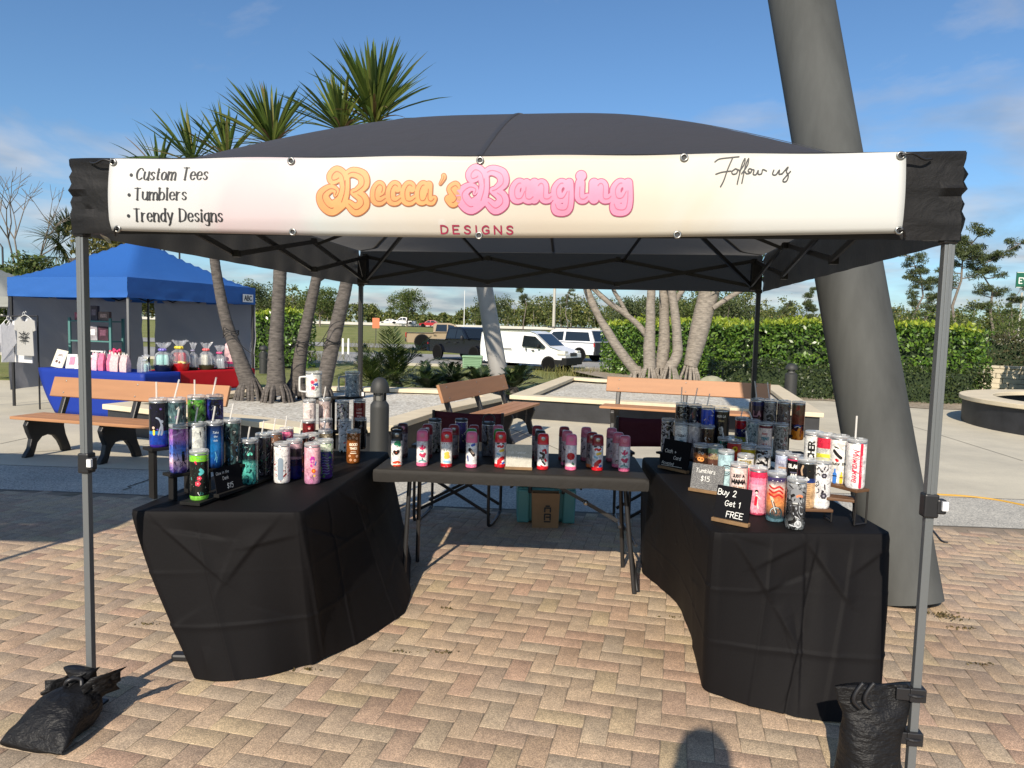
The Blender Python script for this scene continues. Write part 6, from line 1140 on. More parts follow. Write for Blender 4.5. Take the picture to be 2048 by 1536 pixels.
cup('pink butterfly and flower tumbler standing nearest on the left table', 625, 883.5, .745, bnd((0, (190, 130, 165)), (.35, (222, 160, 175)), (1, (232, 178, 186)), const=False, soft=.3, ov=[N_(.66, (196, 110, 160), 26, 2, .8, 's'), N_(.70, (120, 60, 120), 60, 1)]), [('s', flower(6, 70, 12, 6), (225, 92, 30)), ('s', [([(6, 70)], 4)], (245, 180, 60), .0006), ('s', [([(-8, 128), (-2, 140)], 5.5), ([(8, 128), (4, 140)], 5), ([(-6, 116)], 5), ([(6, 116)], 4.5)], (190, 50, 160)), ('s', [([(-6, 98)], 6), ([(8, 104)], 4), ([(-2, 92)], 4)], (205, 60, 150)), ('s', [([(2, 50), (4, 20)], 1.0), ([(0, 40), (-10, 36)], 1.0)], (70, 50, 70)), ('s', flower(10, 44, 6), (240, 200, 90)), ('s', [([(18, 116), (14, 100)], 3)], (70, 110, 190))], 0, h=.215)
cup('tumbler with green dotted top over blue and purple handwriting behind the butterfly tumbler', 651, 876, .745, bnd((0, (70, 40, 110)), (.4, (40, 44, 110)), (.68, (36, 60, 100)), (.72, (206, 214, 196)), (1, (206, 214, 196)), ov=[N_(.60, (90, 150, 70), 70, 0)]), [('s', [([(-16, y), (-4, y+2), (8, y-2), (20, y+1)], 1.1) for y in (30, 44, 58, 72, 86, 100, 114)], (130, 140, 200))], 0, h=.215)
cup('white tumbler with a red football emblem right behind the butterfly tumbler', 624, 864, .745, mono((222, 220, 214), N_(.72, (160, 150, 145), 40)), [('s', [([(-8, 168), (8, 176)], 9)], (96, 30, 34)), ('s', [([(-5, 169), (6, 175)], 1.1)], WH, .0006)], 0, h=.205)
cup('glittering silver and gold tumbler behind the green dotted one', 651, 857, .745, mono((120, 110, 92), N_(.56, (190, 180, 160), 70), N_(.62, (60, 54, 46), 60)), [], .06, h=.215)
# the back rack of the left table
ZB = [.745, .862, 1.072]
cup('dark red tumbler with a pink haired portrait in the lower row of the back rack', 618, 837, ZB[0], mono((104, 22, 28), N_(.6, (60, 10, 16), 20, 2, 1, 's')), [('s', [([(0, 150), (2, 168)], 11)], (60, 12, 20)), ('s', [([(1, 156)], 7.5)], (230, 170, 160), .0006), ('s', [([(-6, 166), (2, 170), (8, 164)], 3)], (190, 50, 60), .0010)], 0, h=.215)
cup('grey and pink marbled tumbler in the lower row of the back rack', 652, 835, ZB[0], mono((196, 176, 172), N_(.56, (70, 62, 66), 24, 2), N_(.64, (160, 170, 186), 20, 2, 1, 's')), [], .06, h=.215)
cup('white grey ombre tumbler with black brush strokes in the back rack\'s lower row', 690, 837, ZB[0], bnd((0, (190, 200, 200)), (.25, (215, 215, 212)), (.7, (200, 202, 206)), (1, (170, 176, 188)), const=False, ov=[N_(.60, (16, 16, 20), 30, 1.5, .8)]), [('s', [([(-4, 62)], 5), ([(4, 66)], 3)], (214, 70, 70))], 0, h=.215)
cup('black tumbler with a pale hook motif in the lower row of the back rack', 721, 833, ZB[0], mono((18, 18, 20), N_(.66, (110, 90, 94), 24, 2, 1, 's')), [('s', [([(-6, 150), (6, 160), (10, 150)], 1.6)], (150, 150, 155))], .08, h=.215)
cup('pinkish white tumbler with upright grey lettering in the upper row of the back rack', 619, 797, ZB[1], mono((226, 210, 206), N_(.72, (205, 180, 178), 30)), [('t', 'SELF LOVE', 12, .60, 9, (70, 64, 66), .09, 1)], 0, h=.215)
cup('grey pink tumbler with black ink splashes in the upper row of the back rack', 650, 794, ZB[1], bnd((0, (226, 190, 190)), (.6, (206, 184, 182)), (1, (150, 140, 142)), const=False, ov=[N_(.60, (18, 16, 18), 34, 1, .5)]), [], .075, h=.215)
cup('white tumbler with black paint strokes in the upper row of the back rack', 686, 798, ZB[1], mono((180, 178, 176), N_(.52, (14, 14, 16), 26, 2)), [], 0, h=.215)
cup('red tumbler with pale lettering, rightmost in the upper row of the back rack', 719, 797, ZB[1], mono((116, 26, 30), N_(.66, (150, 46, 48), 40)), [('t', 'LOVE', 0, .72, 11, (214, 170, 165), .1), ('t', 'MORE', 0, .60, 11, (214, 170, 165), .1), ('t', 'FUN', 0, .48, 11, (214, 170, 165), .1)], 0, h=.215)
MUGH = mat('mug_handle_white', (.70, .70, .69), .3, coat=.3); MUGG = mat('mug_handle_grey', (.30, .34, .38), .3, coat=.3)
cup('white handled mug tumbler with pink and blue flowers on top of the back rack', 628, 741, ZB[2], mono((226, 226, 224), N_(.74, (150, 120, 140), 50)), [('s', flower(-10, 104, 15)+flower(-6, 66, 15), (222, 80, 110)), ('s', [([(-10, 104)], 4), ([(-6, 66)], 5)], (150, 20, 60), .0006), ('s', flower(12, 118, 12), (236, 130, 110)), ('s', [([(0, 90), (14, 92), (24, 84)], 5), ([(10, 82), (22, 98)], 4)], (44, 80, 160)), ('s', [([(14, 66), (24, 72)], 3), ([(-20, 88), (-14, 82)], 2.2), ([(18, 60), (8, 50)], 1.4)], (60, 90, 60))], 0, h=.180, r=.053, name='mug_tumbler', handle=MUGH)
cup('grey blue handled mug tumbler with frosty speckle on top of the back rack', 705, 741, ZB[2], mono((112, 130, 146), N_(.56, (176, 190, 200), 60, 1), N_(.64, (60, 74, 90), 40, 1)), [('s', [([(18, 110), (24, 100)], 5)], (40, 46, 60))], .0, h=.180, r=.051, name='mug_tumbler', handle=MUGG)
cup('brown leopard tumbler with white lettering and rings at the far end of the left table', 707, 857, .745, mono((128, 72, 30), N_(.68, (60, 30, 12), 44)), [('s', [([(x, y)], 7) for x, y in ((-14, 176), (12, 178), (-22, 150), (20, 150), (-2, 158), (-16, 22), (10, 20), (22, 44), (-22, 46))], (232, 200, 160)), ('s', [([(x, y)], 3.8) for x, y in ((-14, 176), (12, 178), (-22, 150), (20, 150), (-2, 158), (-16, 22), (10, 20), (22, 44), (-22, 46))], (180, 60, 30), .0006), ('t', 'GOOD', 0, .58, 14, (240, 225, 200), .14), ('t', 'TIMES', 0, .46, 12, (240, 225, 200), .14), ('s', [([(-18, 62), (16, 62)], 2.4), ([(-14, 72), (14, 72)], 1.4)], (240, 225, 200))], .08, h=.205, sdir=(.0, 0))
# ------------------------------------------------------------------ right table
GR = 'printed cups on the right table'
def rc(label, px, top, z, wm, dec=(), **k): return cup(label, px, top, z, wm, dec, group=GR, **k)
Z1, Z2, Z3, Z4 = .80, .91, .83, .94
rc('black and white cow marbled tumbler at the back left corner of the right table', 1337, 835, Z1, mono((20, 20, 24), N_(.50, (196, 192, 196), 26, 2)), [])
rc('white tumbler with black and teal lettering and a red base at the back left', 1364, 843, Z1, bnd((0, (130, 24, 36)), (.42, (160, 40, 46)), (.50, (222, 222, 220)), soft=.06), [('t', '-TODAY', 0, .66, 13, BK, .12), ('s', [([(-8, 108), (0, 116), (4, 106), (12, 114)], 2)], (40, 120, 130))], straw=.0)
rc('grey ombre tumbler with upright dark lettering behind the cash sign', 1391, 845, Z1, bnd((0, (110, 108, 116)), (.5, (170, 160, 164)), (1, (200, 192, 190)), const=False), [('t', 'WHATEVER', -8, .5, 9, (60, 60, 70), .09, 1), ('t', 'TODAY', 4, .5, 9, (60, 60, 70), .09, 1)])
rc('dark brown tumbler with a faint bronze figure behind the skull tumbler', 1416, 848, Z1, mono((34, 24, 20), N_(.58, (110, 78, 54), 22, 2, .7, 's')), [])
rc('black and grey smoky tumbler in the rear row left end of the right table', 1365, 804, Z2, bnd((0, (60, 60, 60)), (.5, (130, 126, 120)), (.6, (24, 24, 26)), (1, (20, 20, 22)), soft=.2, ov=[N_(.62, (170, 166, 160), 28, 2)]), [], straw=.10, sdir=(0, 0))
rc('navy tumbler with silver streaks in the rear row beside the smoky one', 1391, 806, Z2, mono((14, 18, 36), N_(.62, (90, 100, 120), 20, 2, .5, 's')), [], straw=.10)
rc('plain bright blue tumbler in the rear row of the right table', 1417, 810, Z2, bnd((0, (16, 40, 130)), (1, (24, 70, 190)), const=False), [], straw=.075)
rc('tall black handled tumbler with silver skull and lettering in the rear row', 1444, 814, Z2, mono((18, 17, 18), N_(.72, (70, 66, 60), 40)), [('t', 'KER LA', 0, .80, 12, (205, 200, 190), .12), ('t', 'Mom', 0, .66, 12, (190, 160, 110), .08, False, .2), ('s', [([(0, 84)], 15), ([(0, 68), (0, 60)], 8)], (150, 146, 140)), ('s', [([(-6, 84)], 4), ([(6, 84)], 4), ([(-20, 104), (-8, 98)], 2), ([(20, 104), (8, 98)], 2)], (18, 17, 18), .0006)], h=.215, r=.047)
rc('dark teal and black tumbler below the handled skull tumbler', 1450, 872, .745, mono((14, 30, 34), N_(.58, (60, 130, 120), 36, 2)), [], straw=.06, sdir=(-.03, 0))
rc('orange flame skull tumbler standing behind the glitter price sign', 1403, 885, .745, bnd((0, (60, 40, 30)), (.7, (120, 76, 44)), (.84, (26, 24, 26)), (1, (30, 28, 30)), soft=.2, ov=[N_(.56, (20, 16, 16), 24, 2), N_(.70, (238, 210, 180), 30, 1)]), [('s', [([(-8, 176)], 7), ([(8, 172)], 7)], (150, 150, 150)), ('s', [([(-8, 176)], 3.5), ([(8, 172)], 3.5)], BK, .0006), ('s', [([(-6, 140), (6, 138)], 12)], (226, 150, 80)), ('s', [([(-8, 142)], 4), ([(7, 140)], 4)], (40, 10, 6), .0006)])
rc('pale green tumbler with brown petals beside the skull tumbler', 1431, 887, .745, bnd((0, (90, 60, 50)), (.7, (150, 130, 100)), (.85, (160, 190, 150)), (1, (176, 204, 170)), soft=.25, ov=[N_(.62, (96, 60, 90), 26, 2)]), [])
rc('red tumbler with a yellow sunflower in the middle of the right table', 1470, 877, .745, bnd((0, (200, 40, 60)), (.6, (220, 90, 40)), (.80, (205, 60, 60)), soft=.1), [('s', flower(4, 170, 16, 8), (240, 196, 40)), ('s', [([(4, 170)], 5)], (120, 50, 20), .0006), ('s', [([(-6, 140), (12, 132)], 6)], (226, 70, 50))])
rc('red navy and yellow striped tumbler in the middle rear of the right table', 1484.5, 832.5, Z3, bnd((0, (150, 160, 60)), (.36, (150, 160, 60)), (.48, (26, 34, 90)), (.72, (176, 24, 40)), soft=.05), [], straw=.06)
rc('yellow tumbler with black brush lettering in the middle of the right table', 1498, 885, .745, bnd((0, (226, 150, 150)), (.5, (240, 220, 215)), (.56, (236, 200, 40)), (.92, (235, 225, 215))), [('t', 'BEE KIND', 0, .73, 11, BK, .10), ('t', 'LUCK', 0, .62, 11, BK, .10)], straw=.07, sdir=(-.02, 0))
rc('white and teal tumbler with small lettering in the middle rear', 1507, 837, Z3, mono((176, 190, 192), N_(.58, (60, 96, 104), 44, 1), N_(.66, (20, 40, 50), 60)), [], straw=.05, sdir=(-.05, 0))
rc('maroon and white word tumbler with teal patches in the middle rear', 1532, 842, Z3, bnd((0, (90, 150, 150)), (.3, (225, 205, 195)), (.9, (100, 24, 44)), ov=[N_(.66, (50, 130, 140), 18, 1)]), [('t', 'TENT', 0, .56, 15, (40, 130, 140), .14), ('t', 'busy', -4, .72, 12, (190, 60, 60), .10, False, .2), ('t', 'is a', 0, .42, 12, (190, 80, 70), .10), ('t', 'LIVIN', 0, .26, 13, (50, 140, 150), .14)])
rc('silver grey crackled tumbler in the middle rear', 1563, 844, Z3, mono((148, 146, 140), N_(.54, (80, 76, 72), 50, 1.5), N_(.66, (200, 198, 190), 60)), [])
rc('dark tumbler with large pale letters in the topmost rear row', 1516, 795, Z4, bnd((0, (60, 30, 40)), (.7, (54, 44, 60)), (.85, (40, 46, 100)), (1, (90, 40, 56)), soft=.1, ov=[N_(.66, (110, 100, 110), 40)]), [('t', 'LA', 0, .52, 34, (170, 120, 130), .11)], straw=.11, sdir=(-.02, 0))
rc('grey tumbler with a black feathered bird in the topmost rear row', 1541.6, 797, Z4, mono((130, 128, 130), N_(.56, (50, 48, 52), 44, 1.5), N_(.66, (190, 188, 190), 50)), [('s', [([(-14, 110), (0, 120), (12, 112), (18, 96)], 9), ([(-10, 90), (6, 84)], 8)], (22, 20, 24))], straw=.11, sdir=(-.02, 0))
rc('grey and dark red camouflage tumbler in the topmost rear row', 1569, 799, Z4, mono((104, 96, 92), N_(.54, (60, 44, 44), 30, 1.5), N_(.62, (110, 40, 44), 26, 1.5)), [])
rc('brown and orange tumbler with a blue and white sash, rightmost in the topmost rear row', 1598, 801, Z4-.03, bnd((0, (226, 130, 30)), (.28, (20, 22, 40)), (.48, (120, 60, 40)), (.8, (110, 80, 60)), (1, (100, 90, 70)), soft=.25, ov=[N_(.60, (140, 44, 30), 22, 2, .6)]), [('s', [([(-18, 86), (0, 96), (18, 88)], 5)], (40, 60, 130)), ('s', [([(-16, 80), (2, 88), (18, 80)], 2)], WH, .0006), ('s', [([(12, 70), (2, 40), (12, 14)], 8)], (240, 150, 40))], h=.250)
rc('black and white panda patched tumbler in the middle of the right table', 1527.5, 890, .745, mono((226, 224, 220), N_(.50, (18, 18, 20), 18, 2)), [('s', [([(10, 120), (0, 134), (-12, 130)], 6), ([(-14, 96), (6, 92)], 7)], BK)])
rc('pale blue tumbler with a big black ring behind the price signs', 1453, 898, .745, mono((170, 200, 208), N_(.68, (110, 130, 140), 50)), [('s', [([(4+26*math.cos(a), 120+26*math.sin(a)) for a in np.linspace(0, 6.283, 24)], 2.0), ([(4+17*math.cos(a), 120+17*math.sin(a)) for a in np.linspace(0, 6.283, 20)], 1.2)], BK), ('s', [([(-14, 120), (24, 120)], 4)], WH, .0006)])
rc('red and cream tumbler with a black word behind the motto tumbler', 1492, 906, .745, bnd((0, (190, 50, 70)), (.66, (214, 90, 100)), (.78, (236, 228, 214)), soft=.1), [('t', 'SISTER', 0, .86, 15, BK, .16), ('t', 'SISTER', 0, .86, 15, (240, 205, 70), .08)])
rc('pinkish white tumbler with bold black motto lettering behind the front sign', 1479, 923, .745, mono((228, 206, 200), N_(.70, (222, 130, 140), 60)), [('t', 'JUST A', 0, .76, 13, BK, .15), ('t', 'MAMA', 0, .61, 19, BK, .16), ('t', 'out here', 0, .51, 11, (150, 110, 60), .09, False, .25), ('t', 'TRYING', 0, .36, 17, BK, .16), ('t', 'people', 0, .27, 10, BK, .08, False, .2)])
rc('pink tumbler with dripping darker top and a small dancer silhouette', 1518, 931, .745, bnd((0, (205, 80, 110)), (.05, (240, 160, 180)), (.70, (238, 130, 160)), (.84, (214, 50, 86)), soft=.14, ov=[N_(.75, (200, 70, 100), 60)]), [('s', [([(-4, 112)], 8)], (26, 16, 18)), ('s', [([(-4, 106)], 5), ([(-2, 92), (0, 60)], 4), ([(-10, 84), (2, 88), (12, 78)], 1.8), ([(0, 60), (6, 34)], 2.4)], (246, 224, 214), .0006), ('s', [([(-4, 84), (-6, 52)], 6)], (205, 36, 60), .0012), ('s', [([(x, y)], 1.2) for x, y in ((20, 100), (22, 80), (18, 60), (22, 40), (-22, 60), (-20, 40), (16, 22))], (160, 40, 70))])
def moto(x, y, s_, c): return [('s', [([(x+s_*math.cos(a), y+s_*math.sin(a)) for a in np.linspace(0, 6.283, 26)], s_*.16), ([(x+s_*.62*math.cos(a), y+s_*.62*math.sin(a)) for a in np.linspace(0, 6.283, 22)], s_*.06), ([(x, y)], s_*.2), ([(x-s_*.9, y+s_*2.2), (x-s_*.3, y+s_*.8), (x, y)], s_*.12), ([(x-s_*.55, y+s_*2.2), (x-s_*.05, y+s_*.9), (x+s_*.2, y)], s_*.08)]+[([(x, y), (x+s_*.9*math.cos(a), y+s_*.9*math.sin(a))], s_*.035) for a in np.linspace(0, 6.283, 9)[:-1]], c)]
rc('tumbler with a waving flag sunset and a motorcycle wheel, front row', 1554.6, 941, .745, bnd((0, (110, 150, 165)), (.12, (44, 60, 72)), (.4, (230, 150, 90)), (.6, (232, 120, 80)), (.78, (220, 200, 190)), (.9, (60, 50, 90)), (1, (70, 60, 110)), const=False, soft=.2, ov=[]), [('s', [([(-30, 160), (-10, 150), (12, 160), (30, 148)], 4), ([(-30, 142), (-10, 132), (12, 142), (30, 130)], 4), ([(-30, 124), (-8, 114), (12, 124), (30, 112)], 4)], (190, 50, 46)), ('s', [([(-16, 186)], 2), ([(4, 184)], 2), ([(20, 188)], 2)], WH), ('s', [([(-20, 110), (-12, 96)], 6)], (214, 200, 170))]+moto(4, 42, 24, (40, 66, 72))+[('s', [([(4+24*math.cos(a), 42+24*math.sin(a)) for a in np.linspace(1.2, 3.2, 14)], 1.2), ([(-14, 92), (-6, 70), (2, 46)], 1.4)], (220, 222, 220), .0012)])
rc('black and silver flaming skull tumbler with a motorcycle, frontmost on the right table', 1594.6, 952.6, .745, bnd((0, (120, 124, 126)), (.3, (40, 42, 46)), (.55, (70, 70, 74)), (.8, (120, 122, 126)), (1, (150, 152, 156)), const=False, soft=.3, ov=[N_(.54, (26, 27, 30), 26, 3, .7), N_(.64, (176, 180, 184), 34, 3, .6)]), [('s', [([(-6, 160), (10, 158)], 17), ([(-6, 132), (4, 130)], 12), ([(-4, 112), (2, 112)], 8)], (132, 134, 138)), ('s', [([(-16, 146), (-10, 150)], 6), ([(-6, 128), (-4, 134)], 2.2), ([(-14, 112), (8, 110)], 3)], (20, 20, 22), .0006), ('s', [([(4, 146), (14, 150), (24, 146)], 4.5)], (226, 130, 90), .0006), ('s', [([(x, 118), (x, 113)], 1.2) for x in (-10, -6, -2, 2, 6)], (220, 220, 216), .0010)]+moto(14, 26, 13, (205, 208, 210))+[('s', [([(-22, 30), (-6, 36), (4, 48)], 7)], (14, 14, 16)), ('s', [([(-20, 20), (0, 16)], 2), ([(0, 60), (14, 52)], 1.6)], (210, 212, 214), .0008)])
rc('pale blue tumbler with a snowy treeline behind the front row', 1568, 900, .745, bnd((0, (150, 160, 190)), (.6, (190, 196, 206)), (.78, (160, 164, 190)), (1, (186, 200, 226)), const=False, soft=.2, ov=[N_(.68, (120, 126, 150), 40)]), [('s', [([(x, 160), (x+2, 172)], 1.6) for x in (-18, -10, -2, 6, 14)], (200, 205, 215)), ('s', [([(-20, 138), (20, 136)], 4)], (190, 150, 120))])
rc('black tumbler with a pink band and heavy white letters', 1592, 907, .745, bnd((0, (20, 20, 24)), (.9, (22, 22, 26)), (.93, (190, 60, 100))), [('t', 'BLACK', -2, .76, 17, WH, .17), ('s', [([(-22, 132), (20, 132)], 3.4)], (90, 88, 110)), ('t', 'AND', -2, .52, 17, WH, .17)])
rc('black tumbler with a star and a brick column beside the damask tumbler', 1615, 914.5, Z1+.003, bnd((0, (196, 160, 120)), (.02, (196, 160, 120)), (.56, (24, 50, 110)), (.66, (18, 18, 22)), ov=[N_(.70, (150, 110, 80), 60)]), [('s', [([(-2, 132), (8, 132)], 5), ([(3, 140), (3, 126)], 3)], WH), ('s', [([(-20, y), (20, y)], .7) for y in range(10, 112, 9)], (120, 84, 60)), ('s', [([(-16, 190), (-22, 170), (-18, 150)], 4)], (190, 160, 130))])
rc('white tumbler with black damask scrolls on the low wooden step', 1645, 915.5, Z1+.003, mono((224, 222, 222), N_(.62, (40, 36, 46), 22, 2)), [('s', [([(-18, 100), (-8, 110), (-12, 122), (-20, 116)], 1.8), ([(-6, 150), (-14, 160), (-22, 150)], 1.8), ([(-16, 70), (-6, 78), (-10, 90)], 1.8), ([(-20, 178), (-10, 186)], 2)], (24, 22, 26)), ('s', flower(12, 150, 13, 6)+flower(14, 60, 15, 6)+[([(16, 110), (18, 90)], 3), ([(10, 178), (14, 190)], 3)], (52, 48, 60)), ('s', [([(12, 150)], 4), ([(14, 60)], 5)], (150, 146, 156), .0006)])
rc('white tumbler with a black upright school word on the high wooden step', 1629, 860, .905, mono((224, 224, 222), N_(.8, (200, 200, 200), 30)), [('t', 'TEACHER', 4, .5, 26, BK, .13, 1)])
rc('red silver and yellow banded tumbler with a flat lid on the high wooden step', 1654, 864, .905, bnd((0, (212, 205, 60)), (.52, (218, 212, 70)), (.62, (190, 188, 184)), (.74, (205, 40, 66)), ov=[]), [('t', 'MERCY', 2, .42, 11, (60, 56, 20), .12), ('t', 'FLOWERS', 2, .26, 10, BK, .13)])
rc('white tumbler with dark hair, red lips and crayons on the high wooden step', 1681, 867.6, .905, mono((230, 228, 224), N_(.78, (190, 185, 180), 40)), [('s', [([(-22, 150), (-14, 140), (-2, 128), (8, 120)], 7), ([(-20, 168), (-6, 164)], 3)], (26, 22, 24)), ('s', [([(-6, 184), (6, 172), (16, 178)], 5), ([(4, 166), (14, 158)], 4)], (222, 190, 186)), ('s', [([(-10, 110), (-6, 106)], 6)], (190, 30, 40)), ('t', 'tutor life', 2, .42, 12, BK, .11, False, .2), ('s', [([(-14, 10), (-14, 44)], 9), ([(-14, 44), (-14, 66)], 3.5)], (60, 120, 200)), ('s', [([(14, 10), (14, 36)], 7), ([(14, 40), (14, 54)], 3)], (232, 190, 60)), ('s', [([(-22, 36), (-6, 36)], 2.2), ([(8, 30), (20, 30)], 2)], BK, .0006)])
rc('white tumbler with red script and red side stripe, rightmost on the high step', 1715, 874.5, .905, mono((228, 225, 224), N_(.76, (205, 195, 195), 60)), [('t', 'Milwaukee', -12, .50, 25, (196, 40, 70), .075, 2, .25), ('s', [([(22, y), (22, y+6)], 6.5) for y in range(10, 194, 6)], (214, 40, 70)), ('t', 'NOTHING BUT HEAVY DUTY', 23, .5, 5.5, (245, 200, 205), .10, 2)], straw=.10, sdir=(0, 0))
# ------------------------------------------------------------------ stands
M_bwood = mat('black_stained_wood', (.012, .0115, .011), .75, spec=.2, var=.3, vs=14, bump=.3, bs=40, stretch=(1, 1, .2)); M_rust = mat('walnut_wood', (.12, .058, .026), .55, var=.35, vs=16, bump=.2, bs=40, stretch=(.3, 1, 1)); M_rod = mat('iron_rod', (.014, .012, .011), .5)
def cpos(px, top, z, h=.225): q = gz(px, top, z+h); return Vector((q.x, q.y, z))
def boards(t_, lines, w, mt_, thick=.014, over=.055, nm='shelf'):
    for a, e, z in lines:
        d = (e-a); d.z = 0; d.normalize(); A, E = a-d*over, e+d*over; b = MB(); b.bar((A.x, A.y, z-thick/2-.0005), (E.x, E.y, z-thick/2-.0005), w, thick); b.build(nm, mt_, t_, bevel=.002)
def slab_legs(t_, lines, zbase, mt_, w=.05):
    for a, e, z in lines:
        d = (e-a); d.z = 0; d.normalize()
        for p in (a-d*.03, a.lerp(e, .5), e+d*.03): b = MB(); b.bar((p.x, p.y, zbase), (p.x, p.y, z-.0155), w, .016, (d.x, d.y, 0)); b.build('upright', mt_, t_)
def stand(label, lines, w, mt_, zb=.7435, base=True):
    t_ = thing('tiered_stand', label, 'display stand', (0, 0, 0)); boards(t_, [l for l in lines], w, mt_); slab_legs(t_, lines, zb, mt_); return t_
p = cpos
L3 = [(p(398, 897, ZL[0], .231), p(527, 864, ZL[0], .231), ZL[0]), (p(357, 845, ZL[1], .231), p(464, 835, ZL[1], .231), ZL[1]), (p(317, 793.6, ZL[2], .231), p(429, 787, ZL[2], .231), ZL[2])]
ts = stand('black wooden three step stand holding the dark cups on the left table', L3[1:], .092, M_bwood); boards(ts, L3[:1], .10, M_bwood, .014, .07)
stand('black rack of two steps at the far end of the left table', [(p(619, 797, ZB[1], .215), p(719, 797, ZB[1], .215), ZB[1]), (p(628, 741, ZB[2], .180), p(705, 741, ZB[2], .18), ZB[2])], .10, M_bwood)
stand('black two step stand at the back left of the right table', [(p(1337, 835, Z1), p(1416, 848, Z1), Z1), (p(1365, 804, Z2), p(1444, 814, Z2, .215), Z2)], .09, M_bwood)
stand('black two step stand in the middle of the right table', [(p(1484.5, 832.5, Z3), p(1563, 844, Z3), Z3), (p(1516, 795, Z4), p(1569, 799, Z4), Z4)], .09, M_bwood); q = p(1598, 801, Z4-.03, .25)
t_ = thing('tiered_stand', 'black block riser under the tall brown and orange tumbler', 'display stand', (q.x, q.y, .7435)); b = MB(); b.box((0, 0, .0775), (.10, .085, .013)); b.build('shelf', M_bwood, t_, bevel=.003); b = MB(); b.box((-.036, 0, .0355), (.014, .08, .071)); b.box((.036, 0, .0355), (.014, .08, .071)); b.build('upright', M_bwood, t_)
t_ = thing('tiered_stand', 'walnut and black iron three step riser at the near right corner of the right table', 'display stand', (0, 0, 0))
hA, hE = p(1629, 860, .905), p(1715, 874.5, .905); lA, lE = p(1615, 914.5, Z1+.003), p(1645, 915.5, Z1+.003); dh = (hE-hA); dh.z = 0; dh.normalize(); nh = Vector((dh.y, -dh.x, 0)) 
if nh.y > 0: nh = -nh
S3 = [(hA, hE, .905), (gz(1600, 985, .858), gz(1690, 994, .858), .858), (lA, lE, Z1+.003)]
boards(t_, S3, .085, M_rust, .013, .045)
for a, e, z in S3:
    d = (e-a); d.z = 0; d.normalize(); n_ = Vector((-d.y, d.x, 0))
    for q in (a-d*.04, e+d*.04):
        b = MB()
        for s in (-1, 1): b.tube([q+n_*s*.038+Vector((0, 0, -.015)), Vector((q.x+n_.x*s*.038, q.y+n_.y*s*.038, .747))], .0042, 6)
        b.tube([Vector((q.x-n_.x*.038, q.y-n_.y*.038, .7485)), Vector((q.x+n_.x*.038, q.y+n_.y*.038, .7485))], .0042, 6); b.build('leg_frame', M_rod, t_, smooth=60)
# ------------------------------------------------------------------ kids bottles on the middle table
GB = 'drink bottles on the middle table'
PKc, RDc, BKc, GNc, PLc, DRc = (226, 110, 150), (205, 28, 40), (22, 22, 24), (60, 130, 50), (190, 96, 120), (128, 20, 34)
LIDM = {}
def lidm(c):
    if c not in LIDM: LIDM[c] = mat('bottle_lid', sc(*c), .38, coat=.15)
    return LIDM[c]
def kid(label, px, top, lid, wm, dec=(), z=.744, h=.213, base=None, spin=0, k=0):
    p_ = gz(px, base, z) if base else gz(px, top, z+h); r = .0345; t_ = thing('kids_bottle', label, 'bottle', (p_.x, p_.y, z), -math.atan2(p_.x, p_.y)+spin, GB); hb = .150; m_ = lidm(lid)
    b = MB(); b.lathe([(.001, .001), (r*.9, 0), (r*.98, .003), (r, .010), (r*.985, .018), (r*.97, .022), (r*.97, hb-.002), (r*.93, hb)], 26, cap=False); b.build('body', wm, t_, smooth=35)
    b = MB(); b.lathe([(r*.93, hb), (r*.99, hb+.0015), (r*.99, hb+.008), (r*.95, hb+.010), (r*.97, hb+.014), (r*.95, hb+.040), (r*.90, hb+.052), (r*.74, hb+.060), (r*.4, hb+.063), (.001, hb+.063)], 28, cap=False, sq=1.6); b.build('lid', m_, t_, smooth=50)
    b = MB(); M = Matrix.Rotation(R(90), 3, 'X')
    bb_ = MB(); bb_.lathe([(.0125, 0), (.0125, .004), (.010, .0055), (.001, .0058)], 18, cap=False); b.add([M @ Vector(v)+Vector((0, -r*.965, hb+.036)) for v in bb_.v], bb_.f); b.build('button', M_gro if lid in (RDc, BKc, DRc) else mat('button_pink', sc(205, 130, 150), .4), t_, smooth=40)
    for d in dec: decal([(cat([(a*1.3/1000, min(146, 78+(b_-78)*1.06)/1000) for a, b_ in q]) if len(q) > 1 else np.array([[q[0][0]*1.3/1000, min(146, 78+(q[0][1]-78)*1.06)/1000]]), w*1.25/1000) for q, w in d[1]], .0008, cyl(r*.97, .0006+(d[3] if len(d) > 3 else 0)), 'motif', ink(d[2]), t_)
    return t_
def kb(bot, base=(232, 226, 226), *ov): return bnd((0, bot), (.145, base), ov=tuple(N_(th, c, s_, 1.5) for th, c, s_ in ((.66, (150, 165, 180), 40), (.70, (205, 120, 140), 55), (.72, (60, 54, 60), 70)))+ov, h=.150, rough=.3)
cow = mono((230, 228, 224), N_(.57, (30, 22, 20), 26, .8), h=.15)
t_ = kid('cow print bottle with black lid and orange patch, leftmost of the front row', 793, 0, BKc, cow, [('s', [([(-4, 130), (6, 138), (12, 124)], 9)], (40, 140, 100)), ('s', [([(-8, 16), (4, 20), (12, 14)], 12)], (205, 66, 34)), ('s', [([(4, 18)], 4)], (240, 220, 190), .0006), ('s', [([(-10, 84), (-2, 76), (6, 86)], 8)], (40, 20, 16)), ('s', [([(-2, 80)], 2.4)], (210, 80, 40), .0006)], base=930)
b = MB(); b.tube(cat([(-.028, -.02, .205), (-.030, -.028, .222), (0, -.032, .232), (.030, -.028, .222), (.028, -.02, .205)], 5), .006, 8); b.build('carry_loop', lidm(BKc), t_, smooth=60)
